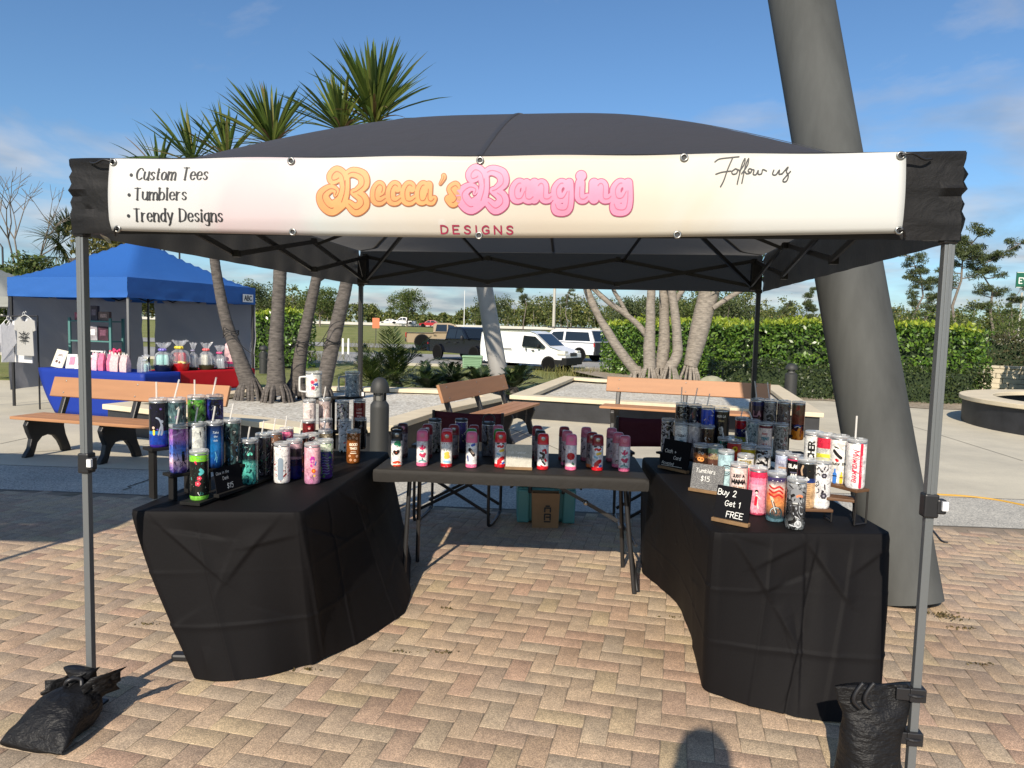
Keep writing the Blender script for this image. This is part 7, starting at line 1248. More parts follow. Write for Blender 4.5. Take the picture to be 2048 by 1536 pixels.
troll = [('s', [([(-8, 104), (0, 122)], 3), ([(0, 100), (2, 124)], 3.4), ([(6, 104), (12, 118)], 3), ([(-12, 112), (-4, 104)], 2), ([(16, 112), (6, 102)], 2)], (205, 40, 96)), ('s', [([(-8, 72), (2, 66), (12, 74)], 7), ([(-2, 64), (8, 62)], 6)], (196, 60, 96)), ('s', [([(-6, 88), (4, 92)], 4), ([(-14, 34), (0, 40), (16, 32)], 4)], (120, 170, 165)), ('s', [([(0, 50), (2, 42)], 3)], (60, 70, 90))]
kid('pink lidded bottle with magenta spiky flower, second in the front row', 844, 0, PKc, kb(PKc), troll, base=931)
kid('red lidded white bottle with a yellow sunny print, third in the front row', 892.6, 0, RDc, kb(RDc, (226, 222, 216), N_(.72, (150, 190, 214), 20, 1)), [('s', [([(-2, 64), (6, 66)], 10), ([(-2, 80), (4, 84)], 9)], (240, 190, 80)), ('s', [([(-20+10*i, 138)], 2.2) for i in range(5)], (150, 40, 40)), ('s', [([(-10, 38), (14, 36)], 6)], (150, 195, 225)), ('s', [([(-12, 106), (-8, 96)], 1.2), ([(2, 108), (0, 98)], 1.2)], (90, 70, 50))], base=933)
kid('pink lidded bottle with black dalmatian spots and a blue patch, fourth in the front row', 942.5, 0, PKc, kb(PKc, (226, 224, 222), N_(.68, (30, 28, 30), 50, .5)), [('s', [([(2, 132), (12, 136)], 6)], (60, 100, 190)), ('s', [([(-8, 108), (2, 92), (10, 78)], 8)], (50, 38, 36)), ('s', [([(0, 100), (8, 88)], 4)], (205, 180, 160), .0006), ('s', [([(-18, 70), (-16, 44)], 4)], (30, 60, 130))], base=934)
kow = [('s', [([(-12, 124), (-4, 128), (4, 122), (12, 128)], 5)], (205, 30, 40)), ('s', [([(0, 100), (14, 104)], 6)], (240, 200, 70)), ('s', [([(-6, 42), (4, 54), (12, 60)], 9), ([(-10, 30), (2, 36)], 6)], (205, 34, 44)), ('s', [([(12, 30), (18, 34)], 5)], (60, 100, 190)), ('s', [([(-14, 84), (-2, 78)], 5)], (130, 180, 205)), ('s', [([(-16, 140), (-6, 142)], 3), ([(10, 142), (18, 138)], 3)], (26, 20, 20))]
kid('red lidded bottle with comic red and yellow bursts left of the white glitter sign', 1000, 0, RDc, kb(RDc), kow, base=933.5)
kid('red lidded bottle with black web strokes right of the white glitter sign', 1085, 0, RDc, kb(RDc, (226, 222, 222)), [('s', [([(-10, 100), (4, 90), (-2, 60), (10, 40)], 6), ([(-14, 70), (0, 76)], 4)], (26, 24, 28)), ('s', [([(0, 112), (10, 118), (14, 100)], 5), ([(8, 70), (14, 56)], 5), ([(-8, 30), (6, 22)], 3)], (190, 26, 46)), ('s', [([(-18, 40), (16, 80)], 1), ([(-14, 90), (18, 30)], 1)], (180, 190, 190), .0008)], base=938)
kid('pink lidded bottle with a round red flower in the front row', 1141, 0, PKc, kb(PKc, (228, 214, 216)), [('s', flower(0, 84, 20, 8)+[([(0, 84)], 12)], (196, 24, 40)), ('s', [([(-4, 88)], 3), ([(6, 80)], 3)], (150, 12, 30), .0006), ('s', [([(8, 44), (14, 40)], 5)], (70, 110, 90))], base=939)
kid('red lidded bottle with comic bursts, second from the right in the front row', 1194, 0, DRc, kb(RDc), kow, base=940)
kid('pink lidded bottle with magenta spiky flower, rightmost in the front row', 1247.6, 0, PLc, kb(PKc), troll, base=941.7)
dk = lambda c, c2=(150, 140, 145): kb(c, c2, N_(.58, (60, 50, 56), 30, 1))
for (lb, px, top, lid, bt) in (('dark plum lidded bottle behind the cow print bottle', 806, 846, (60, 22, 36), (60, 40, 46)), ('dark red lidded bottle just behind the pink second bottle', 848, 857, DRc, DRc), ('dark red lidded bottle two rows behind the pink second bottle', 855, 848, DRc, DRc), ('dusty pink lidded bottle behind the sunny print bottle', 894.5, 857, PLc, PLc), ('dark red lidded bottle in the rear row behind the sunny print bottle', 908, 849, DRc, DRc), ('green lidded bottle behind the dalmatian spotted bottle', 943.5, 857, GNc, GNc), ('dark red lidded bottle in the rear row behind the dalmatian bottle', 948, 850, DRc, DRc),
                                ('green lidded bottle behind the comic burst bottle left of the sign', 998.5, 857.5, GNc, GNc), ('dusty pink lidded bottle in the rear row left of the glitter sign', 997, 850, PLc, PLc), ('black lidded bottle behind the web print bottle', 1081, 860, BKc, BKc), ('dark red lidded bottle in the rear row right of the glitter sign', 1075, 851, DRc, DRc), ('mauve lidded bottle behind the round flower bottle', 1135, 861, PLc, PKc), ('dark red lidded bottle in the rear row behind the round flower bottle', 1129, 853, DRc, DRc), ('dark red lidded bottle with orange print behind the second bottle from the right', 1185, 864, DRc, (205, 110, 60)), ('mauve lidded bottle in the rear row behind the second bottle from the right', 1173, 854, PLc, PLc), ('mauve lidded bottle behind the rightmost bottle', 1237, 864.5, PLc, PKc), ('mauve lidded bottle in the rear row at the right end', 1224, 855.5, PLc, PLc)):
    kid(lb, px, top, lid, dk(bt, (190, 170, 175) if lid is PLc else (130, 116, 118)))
for lb, px, top, wm, hd in (('white speckled tumbler with a black lid behind the bottles on the left', 870, 836, mono((150, 146, 144), N_(.56, (30, 28, 30), 46, 1)), 0), ('purple tumbler with a black lid in the rear row of the middle table', 923, 836, bnd((0, (30, 24, 40)), (.7, (70, 60, 120)), (1, (90, 80, 140)), const=False), 0), ('grey portrait tumbler with a black strap handle in the rear row of the middle table', 977, 842, mono((120, 122, 130), N_(.56, (40, 40, 46), 18, 1.5, .6)), 1)):
    t_ = cup(lb, px, top, .744, wm, [], 0, h=.225, r=.042, group=GB)
    for ch in t_.children:
        if ch.name.startswith('lid'): ch.data = ch.data.copy(); ch.data.materials.clear(); ch.data.materials.append(M_blk)
    if hd: b = MB(); b.tube(cat([(-.03, 0, .215), (-.034, 0, .24), (-.02, 0, .262), (.012, 0, .268), (.036, 0, .25), (.040, 0, .215)], 5), .0055, 8); b.build('handle', M_blk, t_, smooth=60)
# ------------------------------------------------------------------ signs
M_slate = mat('chalkboard', (.009, .009, .011), .95, spec=.08); M_glit = speck('silver_glitter', [(0, (.06, .06, .065)), (.5, (.12, .12, .125)), (.85, (.2, .2, .2)), (1, (.5, .5, .5))], 700, 30, .3, .6); M_glw = speck('white_glitter', [(0, (.40, .385, .33)), (.5, (.48, .46, .40)), (1, (.62, .60, .53))], 900, 30, .2, .6); M_slot = mat('sign_wood', (.22, .13, .06), .6, var=.2, vs=20)
def sign(label, bl, br, hgt, z, mt_, lines, lean=14, wood=M_slot, chalk=M_chalk):
    a, e = gz(bl[0], bl[1], z+.012), gz(br[0], br[1], z+.012); w = (e-a).length; d = (e-a).normalized(); t_ = thing('price_sign', label, 'sign', ((a.x+e.x)/2, (a.y+e.y)/2, z), math.atan2(d.y, d.x))
    b = MB(); b.box((0, 0, .008), (w*1.06, .030, .016)); b.build('wood_base', wood, t_, bevel=.002); M = Matrix.Rotation(R(-lean), 3, 'X'); b = MB(); c = M @ Vector((0, 0, hgt/2)); b.box((c.x, c.y, c.z+.012), (w, .003, hgt), M); b.build('board', mt_, t_)
    for (s_, x, y, hm, kw) in lines:
        st_ = text_strokes(s_, hm*hgt, x*w, y*hgt, kw.get('pen', .055), 1.4, kw.get('sl', .08), None, 0, .25); st_ = st_ if not kw.get('ul') else st_+[(np.array([[x*w, (y-.05)*hgt], [x*w+.75*w, (y-.02)*hgt]]), .0009)]
        def mp(u, v):
            q = M @ Vector((u, -.0022, v)); return (q.x, q.y, q.z+.012)
        decal(st_, .0007, mp, 'handwriting', chalk, t_)
    return t_
sign('black glow in the dark price sign with chalk writing on the left stand', (434, 990), (486, 973), .118, ZL[0], M_slate, [('Glow in the', -.44, .74, .115, {}), ('Dark', -.22, .50, .13, {}), ('$15', -.10, .12, .20, {})], 10, M_bwood)
sign('white glitter sign on a wood base among the bottles of the middle table', (1011, 934), (1063, 936), .135, .744, M_glw, [('Kids Tumbler', -.40, .60, .10, {}), ('2 for $25', -.36, .40, .10, {})], 8, M_slot, mat('sign_white_pen', (.80, .80, .78), .6))
sign('black cash and card sign at the back left corner of the right table', (1320, 931), (1374, 943), .17, .745, M_slate, [('Cash +', -.40, .52, .13, {}), ('Card', -.05, .32, .12, {}), ('Accepted', -.45, .10, .10, {'ul': 1, 'sl': .15})], 12)
sign('silver glitter tumblers price sign in the middle of the right table', (1380, 976), (1444, 986), .135, .745, M_glit, [('Tumblers', -.38, .66, .15, {}), ('$15', -.20, .34, .19, {})], 12)
sign('black buy two get one free chalk sign, frontmost on the right table', (1427, 1035), (1496, 1049), .148, .745, M_slate, [('Buy 2', -.46, .72, .17, {'pen': .06}), ('Get 1', -.22, .42, .16, {'pen': .06}), ('FREE', -.14, .10, .17, {'pen': .06})], 12)
# small white card half hidden behind the riser on the right table
# ================================================================== BLUE TENT AND ITS STALL
M_blue = fabric('blue_canvas', (.022, .105, .36), (.006, .03, .08), .55, .3, 6, .4); M_wallf = fabric('grey_sidewall', (.24, .24, .26), (.07, .07, .075), .6, .5, 5, .35); M_bluec = fabric('blue_cloth', (.006, .030, .26), None, .6, .15, 8, .3); M_redc = fabric('red_cloth', (.40, .006, .012), None, .6, .15, 8, .3); M_alu = mat('tent_pole', (.20, .20, .205), .4, .5)
def stall_tent(name, label, cn, zt, zv, zp, rm, pw=1.3, polem=None, walls=(), curve=.0):
    cn = [Vector(c) for c in cn]; cen = sum(cn, Vector((0, 0)))/4; t_ = thing(name, label, 'tent', (0, 0, 0)); N = 28; P = []
    for i in range(N+1):
        row = []
        for j in range(N+1):
            f, g_ = i/N, j/N; p_ = cn[0].lerp(cn[1], f).lerp(cn[3].lerp(cn[2], f), g_); m_ = max(abs(2*f-1), abs(2*g_-1)); row.append((p_.x, p_.y, zv+(zp-zv)*(1-m_)**pw+.012*noise.noise((p_.x*2, p_.y*2, 1))))
        P.append(row)
    b = MB(); b.grid(P); b.build('roof', rm, t_, smooth=25)
    for k in range(4):
        a, c_ = cn[k], cn[(k+1) % 4]; d = (c_-a).normalized(); o_ = Vector((d.y, -d.x)); o_ = o_ if (a-cen).dot(o_) > 0 else -o_; P = []
        for i in range(61):
            q = a.lerp(c_, i/60); P.append([(q.x+o_.x*(.004+.018*noise.noise((i*.13, j*.9, k))*j/6), q.y+o_.y*(.004+.018*noise.noise((i*.13, j*.9, k))*j/6), zv+.003-(zv-zt)*j/6-.012*math.sin(math.pi*i/60)*j/6) for j in range(7)])
        b = MB(); b.grid(P); b.build('valance', rm, t_, smooth=60)
        b = MB(); e = a+(cen-a).normalized()*.05; b.box((e.x, e.y, zt/2+.05), (.035, .035, zt+.1)); b.build('leg', polem or M_bar, t_)
        b = MB(); i0, i1 = a+(cen-a).normalized()*.06, c_+(cen-c_).normalized()*.06
        for i in range(4):
            p_, q = i0.lerp(i1, i/4), i0.lerp(i1, (i+1)/4); z0, z1 = (zt+.02, zt+.24) if i % 2 else (zt+.24, zt+.02); b.bar((p_.x, p_.y, z0), (q.x, q.y, z1), .015, .025); b.bar((p_.x, p_.y, z1), (q.x, q.y, z0), .015, .025)
        b.build('truss', polem or M_bar, t_)
    for (k, f0, f1, zb) in walls:
        a, c_ = cn[k], cn[(k+1) % 4]; a, c_ = a.lerp(c_, f0), a.lerp(c_, f1); d = (c_-a).normalized(); o_ = Vector((d.y, -d.x)); P = []
        for i in range(41):
            q = a.lerp(c_, i/40); col = []
            for j in range(17):
                f = i/40; g_ = j/16; w_ = .05*noise.noise((f*6-g_*4, g_*2+f*2, k))+.02*noise.noise((f*16-g_*11, g_*3, k+3)); col.append((q.x+o_.x*w_, q.y+o_.y*w_, zt+.05-(zt+.05-zb-.06*math.sin(math.pi*f))*g_))
            P.append(col)
        b = MB(); b.grid(P); b.build('side_wall', M_wallf, t_, smooth=180)
    return t_
K_ = .94; BN_, BL_, BB_, BR_ = [(x*K_, y*K_) for x, y in ((-6.49, 12), (-9.25, 13.05), (-8.14, 15.9), (-5.38, 14.85))]
bt = stall_tent('market_tent', 'blue peaked market tent with grey side walls at the left', [BN_, BL_, BB_, BR_], at(253, 595, BN_[1]).z, at(253, 554, BN_[1]).z, at(272, 474, 13.1).z, M_blue, 1.22, M_bar, [(1, .0, .95, .28), (2, .06, 1.0, .30)])
for ch in bt.children:
    if ch.name.startswith('leg') and ch.name == [c for c in bt.children if c.name.startswith('leg')][0].name: ch.data.materials[0] = M_alu
# white maker's tag on the valance
d = (Vector(BR_)-Vector(BN_)).normalized(); nn = Vector((d.y, -d.x)); zt_ = at(253, 595, BN_[1]).z; a = Vector(BN_).lerp(Vector(BR_), .92); b = MB(); tagp = lambda u, v: (a.x+d.x*u+nn.x*.03, a.y+d.y*u+nn.y*.03, zt_+.10+v); b.grid([[tagp(-.14, -.06), tagp(-.14, .09)], [tagp(.14, -.06), tagp(.14, .09)]]); b.build('tag_patch', M_wht, bt)
decal(text_strokes('ABC', .085, 0, -.025, .10, 1.3, 0, None, 0, 0, 'c'), .004, lambda u, v: (a.x+d.x*u+nn.x*.034, a.y+d.y*u+nn.y*.034, zt_+.10+v), 'lettering', M_ink, bt)
q = at(179, 542, 12.0); f_ = MB(); u_ = .5
def stable(label, a, e, dep, cm, hem, pull=0, nm='stall_table'):
    a, e = Vector(a).xy, Vector(e).xy; d = (e-a).normalized(); n_ = Vector((-d.y, d.x)); n_ = n_ if n_.y > 0 else -n_; T = [a, e, e+n_*dep, a+n_*dep]; t_ = thing('folding_table', label[0], 'folding table', (0, 0, 0)); b = MB(); b.prism([tuple(p) for p in sh(T, .03)], lambda x, y: (x, y, .70), lambda x, y: (x, y, .736)); b.build('tabletop', M_ply, t_)
    for p in sh(T, .25): b = MB(); b.tube([(p[0], p[1], 0), (p[0], p[1], .70)], .014, 7); b.build('leg', M_tube, t_)
    rows = []; loop = [T[i].lerp(T[(i+1) % 4], k/24) for i in range(4) for k in range(24)]+[T[0]]; cen = sum(T, Vector((0, 0)))/4
    for f, z in ((0, .741), (.97, .741), (1, .738)): rows.append([(cen.x+(p.x-cen.x)*f, cen.y+(p.y-cen.y)*f, z) for p in loop])
    for g_ in np.linspace(.1, 1, 10): rows.append([(p.x+(p.x-cen.x)*.05*g_*noise.noise((p.x*5, p.y*5, g_))+d.x*pull*g_**1.3*max(0, 1-(p-a).length/1.2), p.y+(p.y-cen.y)*.05*g_*noise.noise((p.x*5, p.y*5, g_+3))+d.y*pull*g_**1.3*max(0, 1-(p-a).length/1.2), .738-(.738-hem)*g_) for p in loop])
    b = MB(); b.grid(rows); o = b.build('tablecloth', cm, smooth=180); o.modifiers.new('t', 'SOLIDIFY').thickness = .002; tag(o, label[1], 'tablecloth'); return d
ta, te = gz(76, 735, .74), gz(288, 748, .74); stable(('folding table under the blue cloth in front of the blue tent', 'royal blue tablecloth pulled aside at its left end by the blue tent'), ta, te, .7, M_bluec, .03, .34)
ra, re = Vector((-5.62, 10.95, 0)), gz(489, 738, .74); re = ra+(re-ra).normalized()*2.1; rn = (re-ra).normalized()
stable(('folding table under the red cloth at the right side of the blue tent', 'bright red tablecloth with a short hem at the right side of the blue tent'), ra, re, .6, M_redc, .42, 0)
# goods: blue table
M_cream = mat('frame_cream', (.62, .58, .47), .6); M_paper = mat('paper_white', (.70, .69, .65), .7); M_pale = mat('bag_palepink', (.68, .44, .45), .6, var=.25, vs=30, bump=.3, bs=20); M_pinkb = mat('bag_pink', (.66, .16, .28), .55, var=.3, vs=18, bump=.3, bs=20); M_stripe = wrap([(0, sc(232, 120, 160))], [(.5, sc(240, 225, 228), 26, .5, .1, 'w')], h=.3, rough=.5); M_cel = clear('cellophane', (.80, .82, .86), .22, .06)
dT_ = (te-ta).normalized()
def tpt(px, py=None, back=.12):            # a point on the blue table top below this image column
    f = (px-76)/212.; p_ = ta.lerp(te, f); return Vector((p_.x-dT_.y*back, p_.y+dT_.x*back, .7435))
ZR = math.atan2(dT_.y, dT_.x)
p_ = tpt(98, back=.14); t_ = thing('picture_frame', 'cream picture frame with a printed sheet leaning at the left end of the blue table', 'picture frame', p_, ZR+.15); M = Matrix.Rotation(R(-18), 3, 'X') @ Matrix.Rotation(R(9), 3, 'Y'); b = MB(); c = M @ Vector((0, 0, .15)); b.box(c, (.23, .02, .30), M); b.build('frame', M_cream, t_, bevel=.006); c = M @ Vector((0, -.012, .15)); b = MB(); b.box(c, (.17, .004, .22), M); o = b.build('print', M_paper, t_)
decal([(np.array(q, float), .006) for q in ([(-.05, .05), (.05, .05)], [(-.06, .0), (-.02, .0)], [(-.04, .07), (.04, .07)])]+[(np.array([[-.03, -.05]]), .025), (np.array([[.03, -.06]]), .022)], .003, lambda u, v: tuple(M @ Vector((u, -.0155, .15+v))), 'motif', ink((110, 80, 66)), t_)
for k, (px, lb, rr) in enumerate(((126, 'white card leaning on an easel behind the picture frame', .5), (143, 'white and pink tent card beside the easel card', .2), (160, 'white tent card right behind the grey tent leg', -.2))):
    p_ = tpt(px, back=.15); t_ = thing('display_card', lb, 'card', p_, ZR+rr); b = MB(); M = Matrix.Rotation(R(-22), 3, 'X'); c = M @ Vector((0, 0, .12)); b.box(c, (.15, .006, .24), M); M2 = Matrix.Rotation(R(22), 3, 'X'); c = M2 @ Vector((0, 0, .12)); b.box((c.x, c.y+.18, c.z), (.15, .006, .24), M2); b.build('card', M_paper, t_); b = MB(); c = M @ Vector((.01, -.005, .13)); b.box(c, (.08, .004, .14), M); b.build('printed_patch', [M_pinkb, M_pinkb, ink((150, 120, 110))][k], t_)
def bag(label, p_, w, h, dpt, mt_, rz, cat_='gift bag', top=True):
    t_ = thing('gift_bag', label, cat_, p_, rz, 'gift bags on the blue table'); b = MB(); rows = []
    for z, k in ((0, .96), (.02, 1), (h*.5, 1.03), (h*.85, .96), (h, .9)): rows.append([(x*w/2*k+.006*noise.noise((x*3, y*3, z*20+p_.x)), y*dpt/2*(k if z < h*.8 else k*.5)+.006*noise.noise((x*3, y*3+5, z*20)), z+(.010*noise.noise((x*4, y*3, 3)) if z == h else 0)) for x, y in ((-1, -1), (-.3, -1), (.3, -1), (1, -1), (1, 1), (.3, 1), (-.3, 1), (-1, 1), (-1, -1))])
    b.grid(rows); b.build('body', mt_, t_, smooth=60)
    if top:
        b = MB(); rg = random.Random(label)
        for i in range(7): x = (i-3)*w/7; b.add([(x-w*.09, rg.uniform(-.01, .01), h*.9), (x+w*.09, rg.uniform(-.01, .01), h*.9), (x+rg.uniform(-.02, .02), rg.uniform(-.02, .02), h*1.0+rg.uniform(.02, .06))], [(0, 1, 2)])
        b.build('tissue', M_paper, t_)
    return t_
for px, w, h, mt_, lb, bk in ((185, .11, .27, M_stripe, 'pink and white striped gift bag just right of the tent leg', .10), (196, .11, .27, M_pinkb, 'deep pink gift bag between the striped and pale bags', .12), (209, .12, .26, M_pinkb, 'pink gift bag under the pink bow', .16), (225, .17, .26, M_pale, 'wide pale pink gift bag with small print', .09), (243, .14, .26, M_pale, 'pale pink gift bag beside the blue tent pole', .09)): bag(lb, tpt(px, back=bk), w, h, .09, mt_, ZR)
bag('clear cellophane gift bag right of the blue tent pole', tpt(263, back=.2), .10, .24, .08, M_cel, ZR, top=False)
p_ = tpt(213, back=.2); b = MB(); rg = random.Random(2)
for i in range(16): b.ball((p_.x+rg.gauss(0, .03), p_.y+rg.gauss(0, .02), .745+.31+rg.gauss(0, .03)), .026, 6, 4, (1, .6, 1))
b.tube([(p_.x, p_.y, .745), (p_.x, p_.y, 1.05)], .004, 5); tag(b.build('bow', mat('bow_pink', (.62, .03, .13), .4), smooth=180), 'hot pink ribbon bow on a stick above the gift bags', 'bow')
for px, lb, cc in ((186, 'small dark haired figurine behind the striped bag', (60, 40, 34)), (196, 'small red haired figurine behind the deep pink bag', (170, 80, 50))):
    p_ = tpt(px, back=.42); t_ = thing('figurine', lb, 'figurine', p_, 0); b = MB(); b.lathe([(.035, 0), (.04, .12), (.03, .2), (.012, .22)], 10); b.build('body', ink((40, 40, 46)), t_, smooth=60); b = MB(); b.ball((0, 0, .26), .04, 10, 7); b.build('head', ink((200, 150, 125)), t_, smooth=180); b = MB(); b.ball((0, .008, .275), .043, 10, 6, (1, 1, .8)); b.build('hair', ink(cc), t_, smooth=180)
p_ = tpt(147, back=.45); t_ = thing('wire_rack', 'white wire rack behind the cards on the blue table', 'rack', p_, ZR); b = MB()
for x in (-.16, .16): b.tube(cat([(x, -.05, 0), (x, -.05, .24), (x, 0, .28), (x, .05, .24), (x, .05, 0)], 4), .008, 6)
b.tube([(-.16, 0, .275), (.16, 0, .275)], .012, 6); b.tube([(-.16, 0, .14), (.16, 0, .14)], .006, 6); b.build('frame', M_wp, t_, smooth=60)
# teal shelf with prints
q0, q1 = at(139, 700, 12.6), at(220, 700, 12.4); t_ = thing('shelf_unit', 'teal shelf unit with printed goods inside the blue tent', 'shelf unit', ((q0.x+q1.x)/2, 12.55, 0), -.2); w = q1.x-q0.x; M_tl = mat('teal_wood', (.075, .20, .19), .6)
for x in (-w/2, w/2):
    for y in (-.02, .28): b = MB(); b.box((x, y, .78), (.045, .03, 1.56)); b.build('post', M_tl, t_)
for z in (.5, at(180, 681, 12.5).z, at(180, 641, 12.5).z): b = MB(); b.box((0, .13, z-.012), (w, .32, .024)); b.build('shelf', M_tl, t_)
rg = random.Random(6); zs = [at(180, 681, 12.5).z, at(180, 641, 12.5).z]
for k, (z, x, ww, hh, c, lb) in enumerate(((zs[0], -.22, .18, .22, (40, 38, 60), 'dark blue print standing on the lower teal shelf'), (zs[0], .0, .2, .26, (150, 145, 150), 'grey print in the middle of the lower teal shelf'), (zs[0], .22, .2, .25, (60, 28, 44), 'dark plum print on the right of the lower teal shelf'), (zs[1], -.24, .24, .14, (170, 90, 105), 'pink box on the top of the teal shelf'), (zs[1], .04, .14, .26, (70, 62, 70), 'dark bottle shaped gift on the top of the teal shelf'), (zs[1], .24, .22, .16, (110, 90, 84), 'brown boxed gift on the top of the teal shelf'))):
    cs_, sn_ = math.cos(-.2), math.sin(-.2); X, Y = x, .06; p_ = Vector((t_.location.x+cs_*X-sn_*Y, 12.55+sn_*X+cs_*Y, z+.001)); o_ = thing('shelf_print', lb, 'boxed goods', p_, -.2); b = MB(); b.box((0, 0, hh/2), (ww, .06, hh)); b.build('box', mat('goods', sc(*c), .6, var=.4, vs=14), o_, bevel=.006); b = MB(); b.box((0, -.032, hh*.55), (ww*.6, .004, hh*.4)); b.build('print', mat('goods_print', [min(1, v*2.6+.02) for v in sc(*c)], .6, var=.5, vs=30), o_)
# goods: red table
rt = lambda f, bk=.15: Vector((ra.x+(re.x-ra.x)*f-rn.y*bk, ra.y+(re.y-ra.y)*f+rn.x*bk, .7435)); RZ = math.atan2(rn.y, rn.x)
def ftof(px):                               # image column -> fraction along the red table
    lo, hi = 0., 1.
    for _ in range(30):
        m_ = (lo+hi)/2; q = rt(m_); lo, hi = (m_, hi) if 1024+CF*q.x/q.y < px else (lo, m_)
    return lo
def basket(label, px, w, hb, mb_, body, hgt, bowc, puff=.1, fill=None, bk=.16, celc=None):
    p_ = rt(ftof(px), bk); t_ = thing('gift_basket', label, 'gift basket', p_, 0, 'wrapped gift baskets on the red table')
    if hb: b = MB(); b.lathe([(w*.40, 0), (w*.44, .01), (w*.52, hb), (w*.49, hb), (w*.40, .02)], 18, cap=False); b.lathe([(.001, .004), (w*.4, .004)], 18, cap=False); b.build('tub', mb_, t_, smooth=40)
    b = MB(); rg = random.Random(label)
    for i in range(6): b.lathe([(w*.13, hb*.4), (w*.15, hb+hgt*.34), (w*.08, hb+hgt*.45), (.001, hb+hgt*.46)], 9, (rg.uniform(-.22, .22)*w, rg.uniform(-.2, .2)*w, 0))
    b.build('contents', body, t_, smooth=60)
    if fill: b = MB(); [b.ball((rg.uniform(-.38, .38)*w, rg.uniform(-.38, .38)*w, hb+rg.uniform(0, .02)), .03, 6, 4, (1.2, 1.2, .6)) for _ in range(22)]; b.build('shredded_paper', fill, t_, smooth=180)
    P = []; n_ = 28
    for z, k in ((hb*.9, .54), (hb+hgt*.25, .52), (hb+hgt*.5, .36), (hb+hgt*.64, .10), (hb+hgt*.70, .07), (hb+hgt*.78, .16), (hb+hgt*.90, .28), (hb+hgt, .36)):
        P.append([(w*k*math.cos(a)*(1+.22*math.sin(a*7+px)*(z > hb+hgt*.3)+.2*rg.uniform(-1, 1)*(z > hb+hgt*.7)), w*k*math.sin(a)*(1+.22*math.sin(a*7+px)), z+rg.uniform(-.02, .02)*(z > hb+hgt*.8)) for a in np.linspace(0, 6.283, n_)])
    b = MB(); b.grid(P); b.build('cellophane', celc or M_cel, t_, smooth=40)
    b = MB(); [b.ball((math.cos(a)*w*.15, math.sin(a)*w*.12-.02, hb+hgt*.68), w*.11, 7, 5, (1, .7, .8)) for a in np.linspace(0, 6.283, 8)[:-1]]; b.build('ribbon', ink(bowc), t_, smooth=180); return t_
M_navy = mat('tub_navy', (.006, .010, .03), .4); M_redt = mat('tub_red', (.50, .010, .012), .35, coat=.3); M_grn = mat('tub_green', (.03, .035, .012), .6); M_mint = mat('cup_mint', (.26, .55, .50), .35); M_silver = mat('cup_silver', (.42, .46, .48), .35, .4)
basket('mint cups in a navy tub under cellophane with a lilac bow', 325, .27, .11, M_navy, M_mint, .34, (120, 110, 190)); basket('small mint wrapped gift at the left end of the red table', 299, .14, .0, M_navy, M_mint, .26, (190, 200, 205), bk=.3)
basket('red tub with yellow shredded paper and a yellow bow', 358, .30, .13, M_redt, mat('cup_red', (.42, .012, .014), .3, coat=.4), .36, (226, 205, 70), fill=mat('shred_yellow', (.66, .52, .14), .7)); basket('silver wrapped bottle gift behind the red tub', 388, .15, .05, M_grn, M_silver, .40, (170, 165, 190), bk=.2)
basket('green basket under a tall cellophane cone with a coral bow', 412, .25, .09, M_grn, mat('cup_pale', (.50, .50, .42), .5), .36, (226, 110, 110)); basket('silver cup gift with a pink bow', 438, .22, .02, M_grn, M_silver, .38, (230, 90, 140), bk=.15)
p_ = rt(ftof(464), .2); t_ = thing('gift_tower', 'tall pale pink wrapped gift with a pink bow on a pink stand at the right end of the red table', 'gift', p_, 0); t_['label'] = 'tall pale pink wrapped gift on a pink stand at the red table end'; b = MB(); b.lathe([(.13, .09), (.14, .12), (.12, .125), (.001, .125)], 18, cap=False); [b.tube([(.11*math.cos(a), .11*math.sin(a), 0), (.12*math.cos(a), .12*math.sin(a), .1)], .006, 5) for a in np.linspace(0, 6.283, 9)[:-1]]; b.build('stand', mat('stand_pink', (.45, .03, .14), .4), t_, smooth=50)
b = MB(); b.lathe([(.10, .126), (.115, .25), (.10, .42), (.05, .47), (.02, .49), (.05, .54)], 16, cap=False); b.build('wrap', M_pale, t_, smooth=60); b = MB(); [b.ball((.035*math.cos(a), .03*math.sin(a), .50), .035, 7, 5) for a in np.linspace(0, 6.283, 7)[:-1]]; b.build('ribbon', ink((235, 150, 175)), t_, smooth=180)
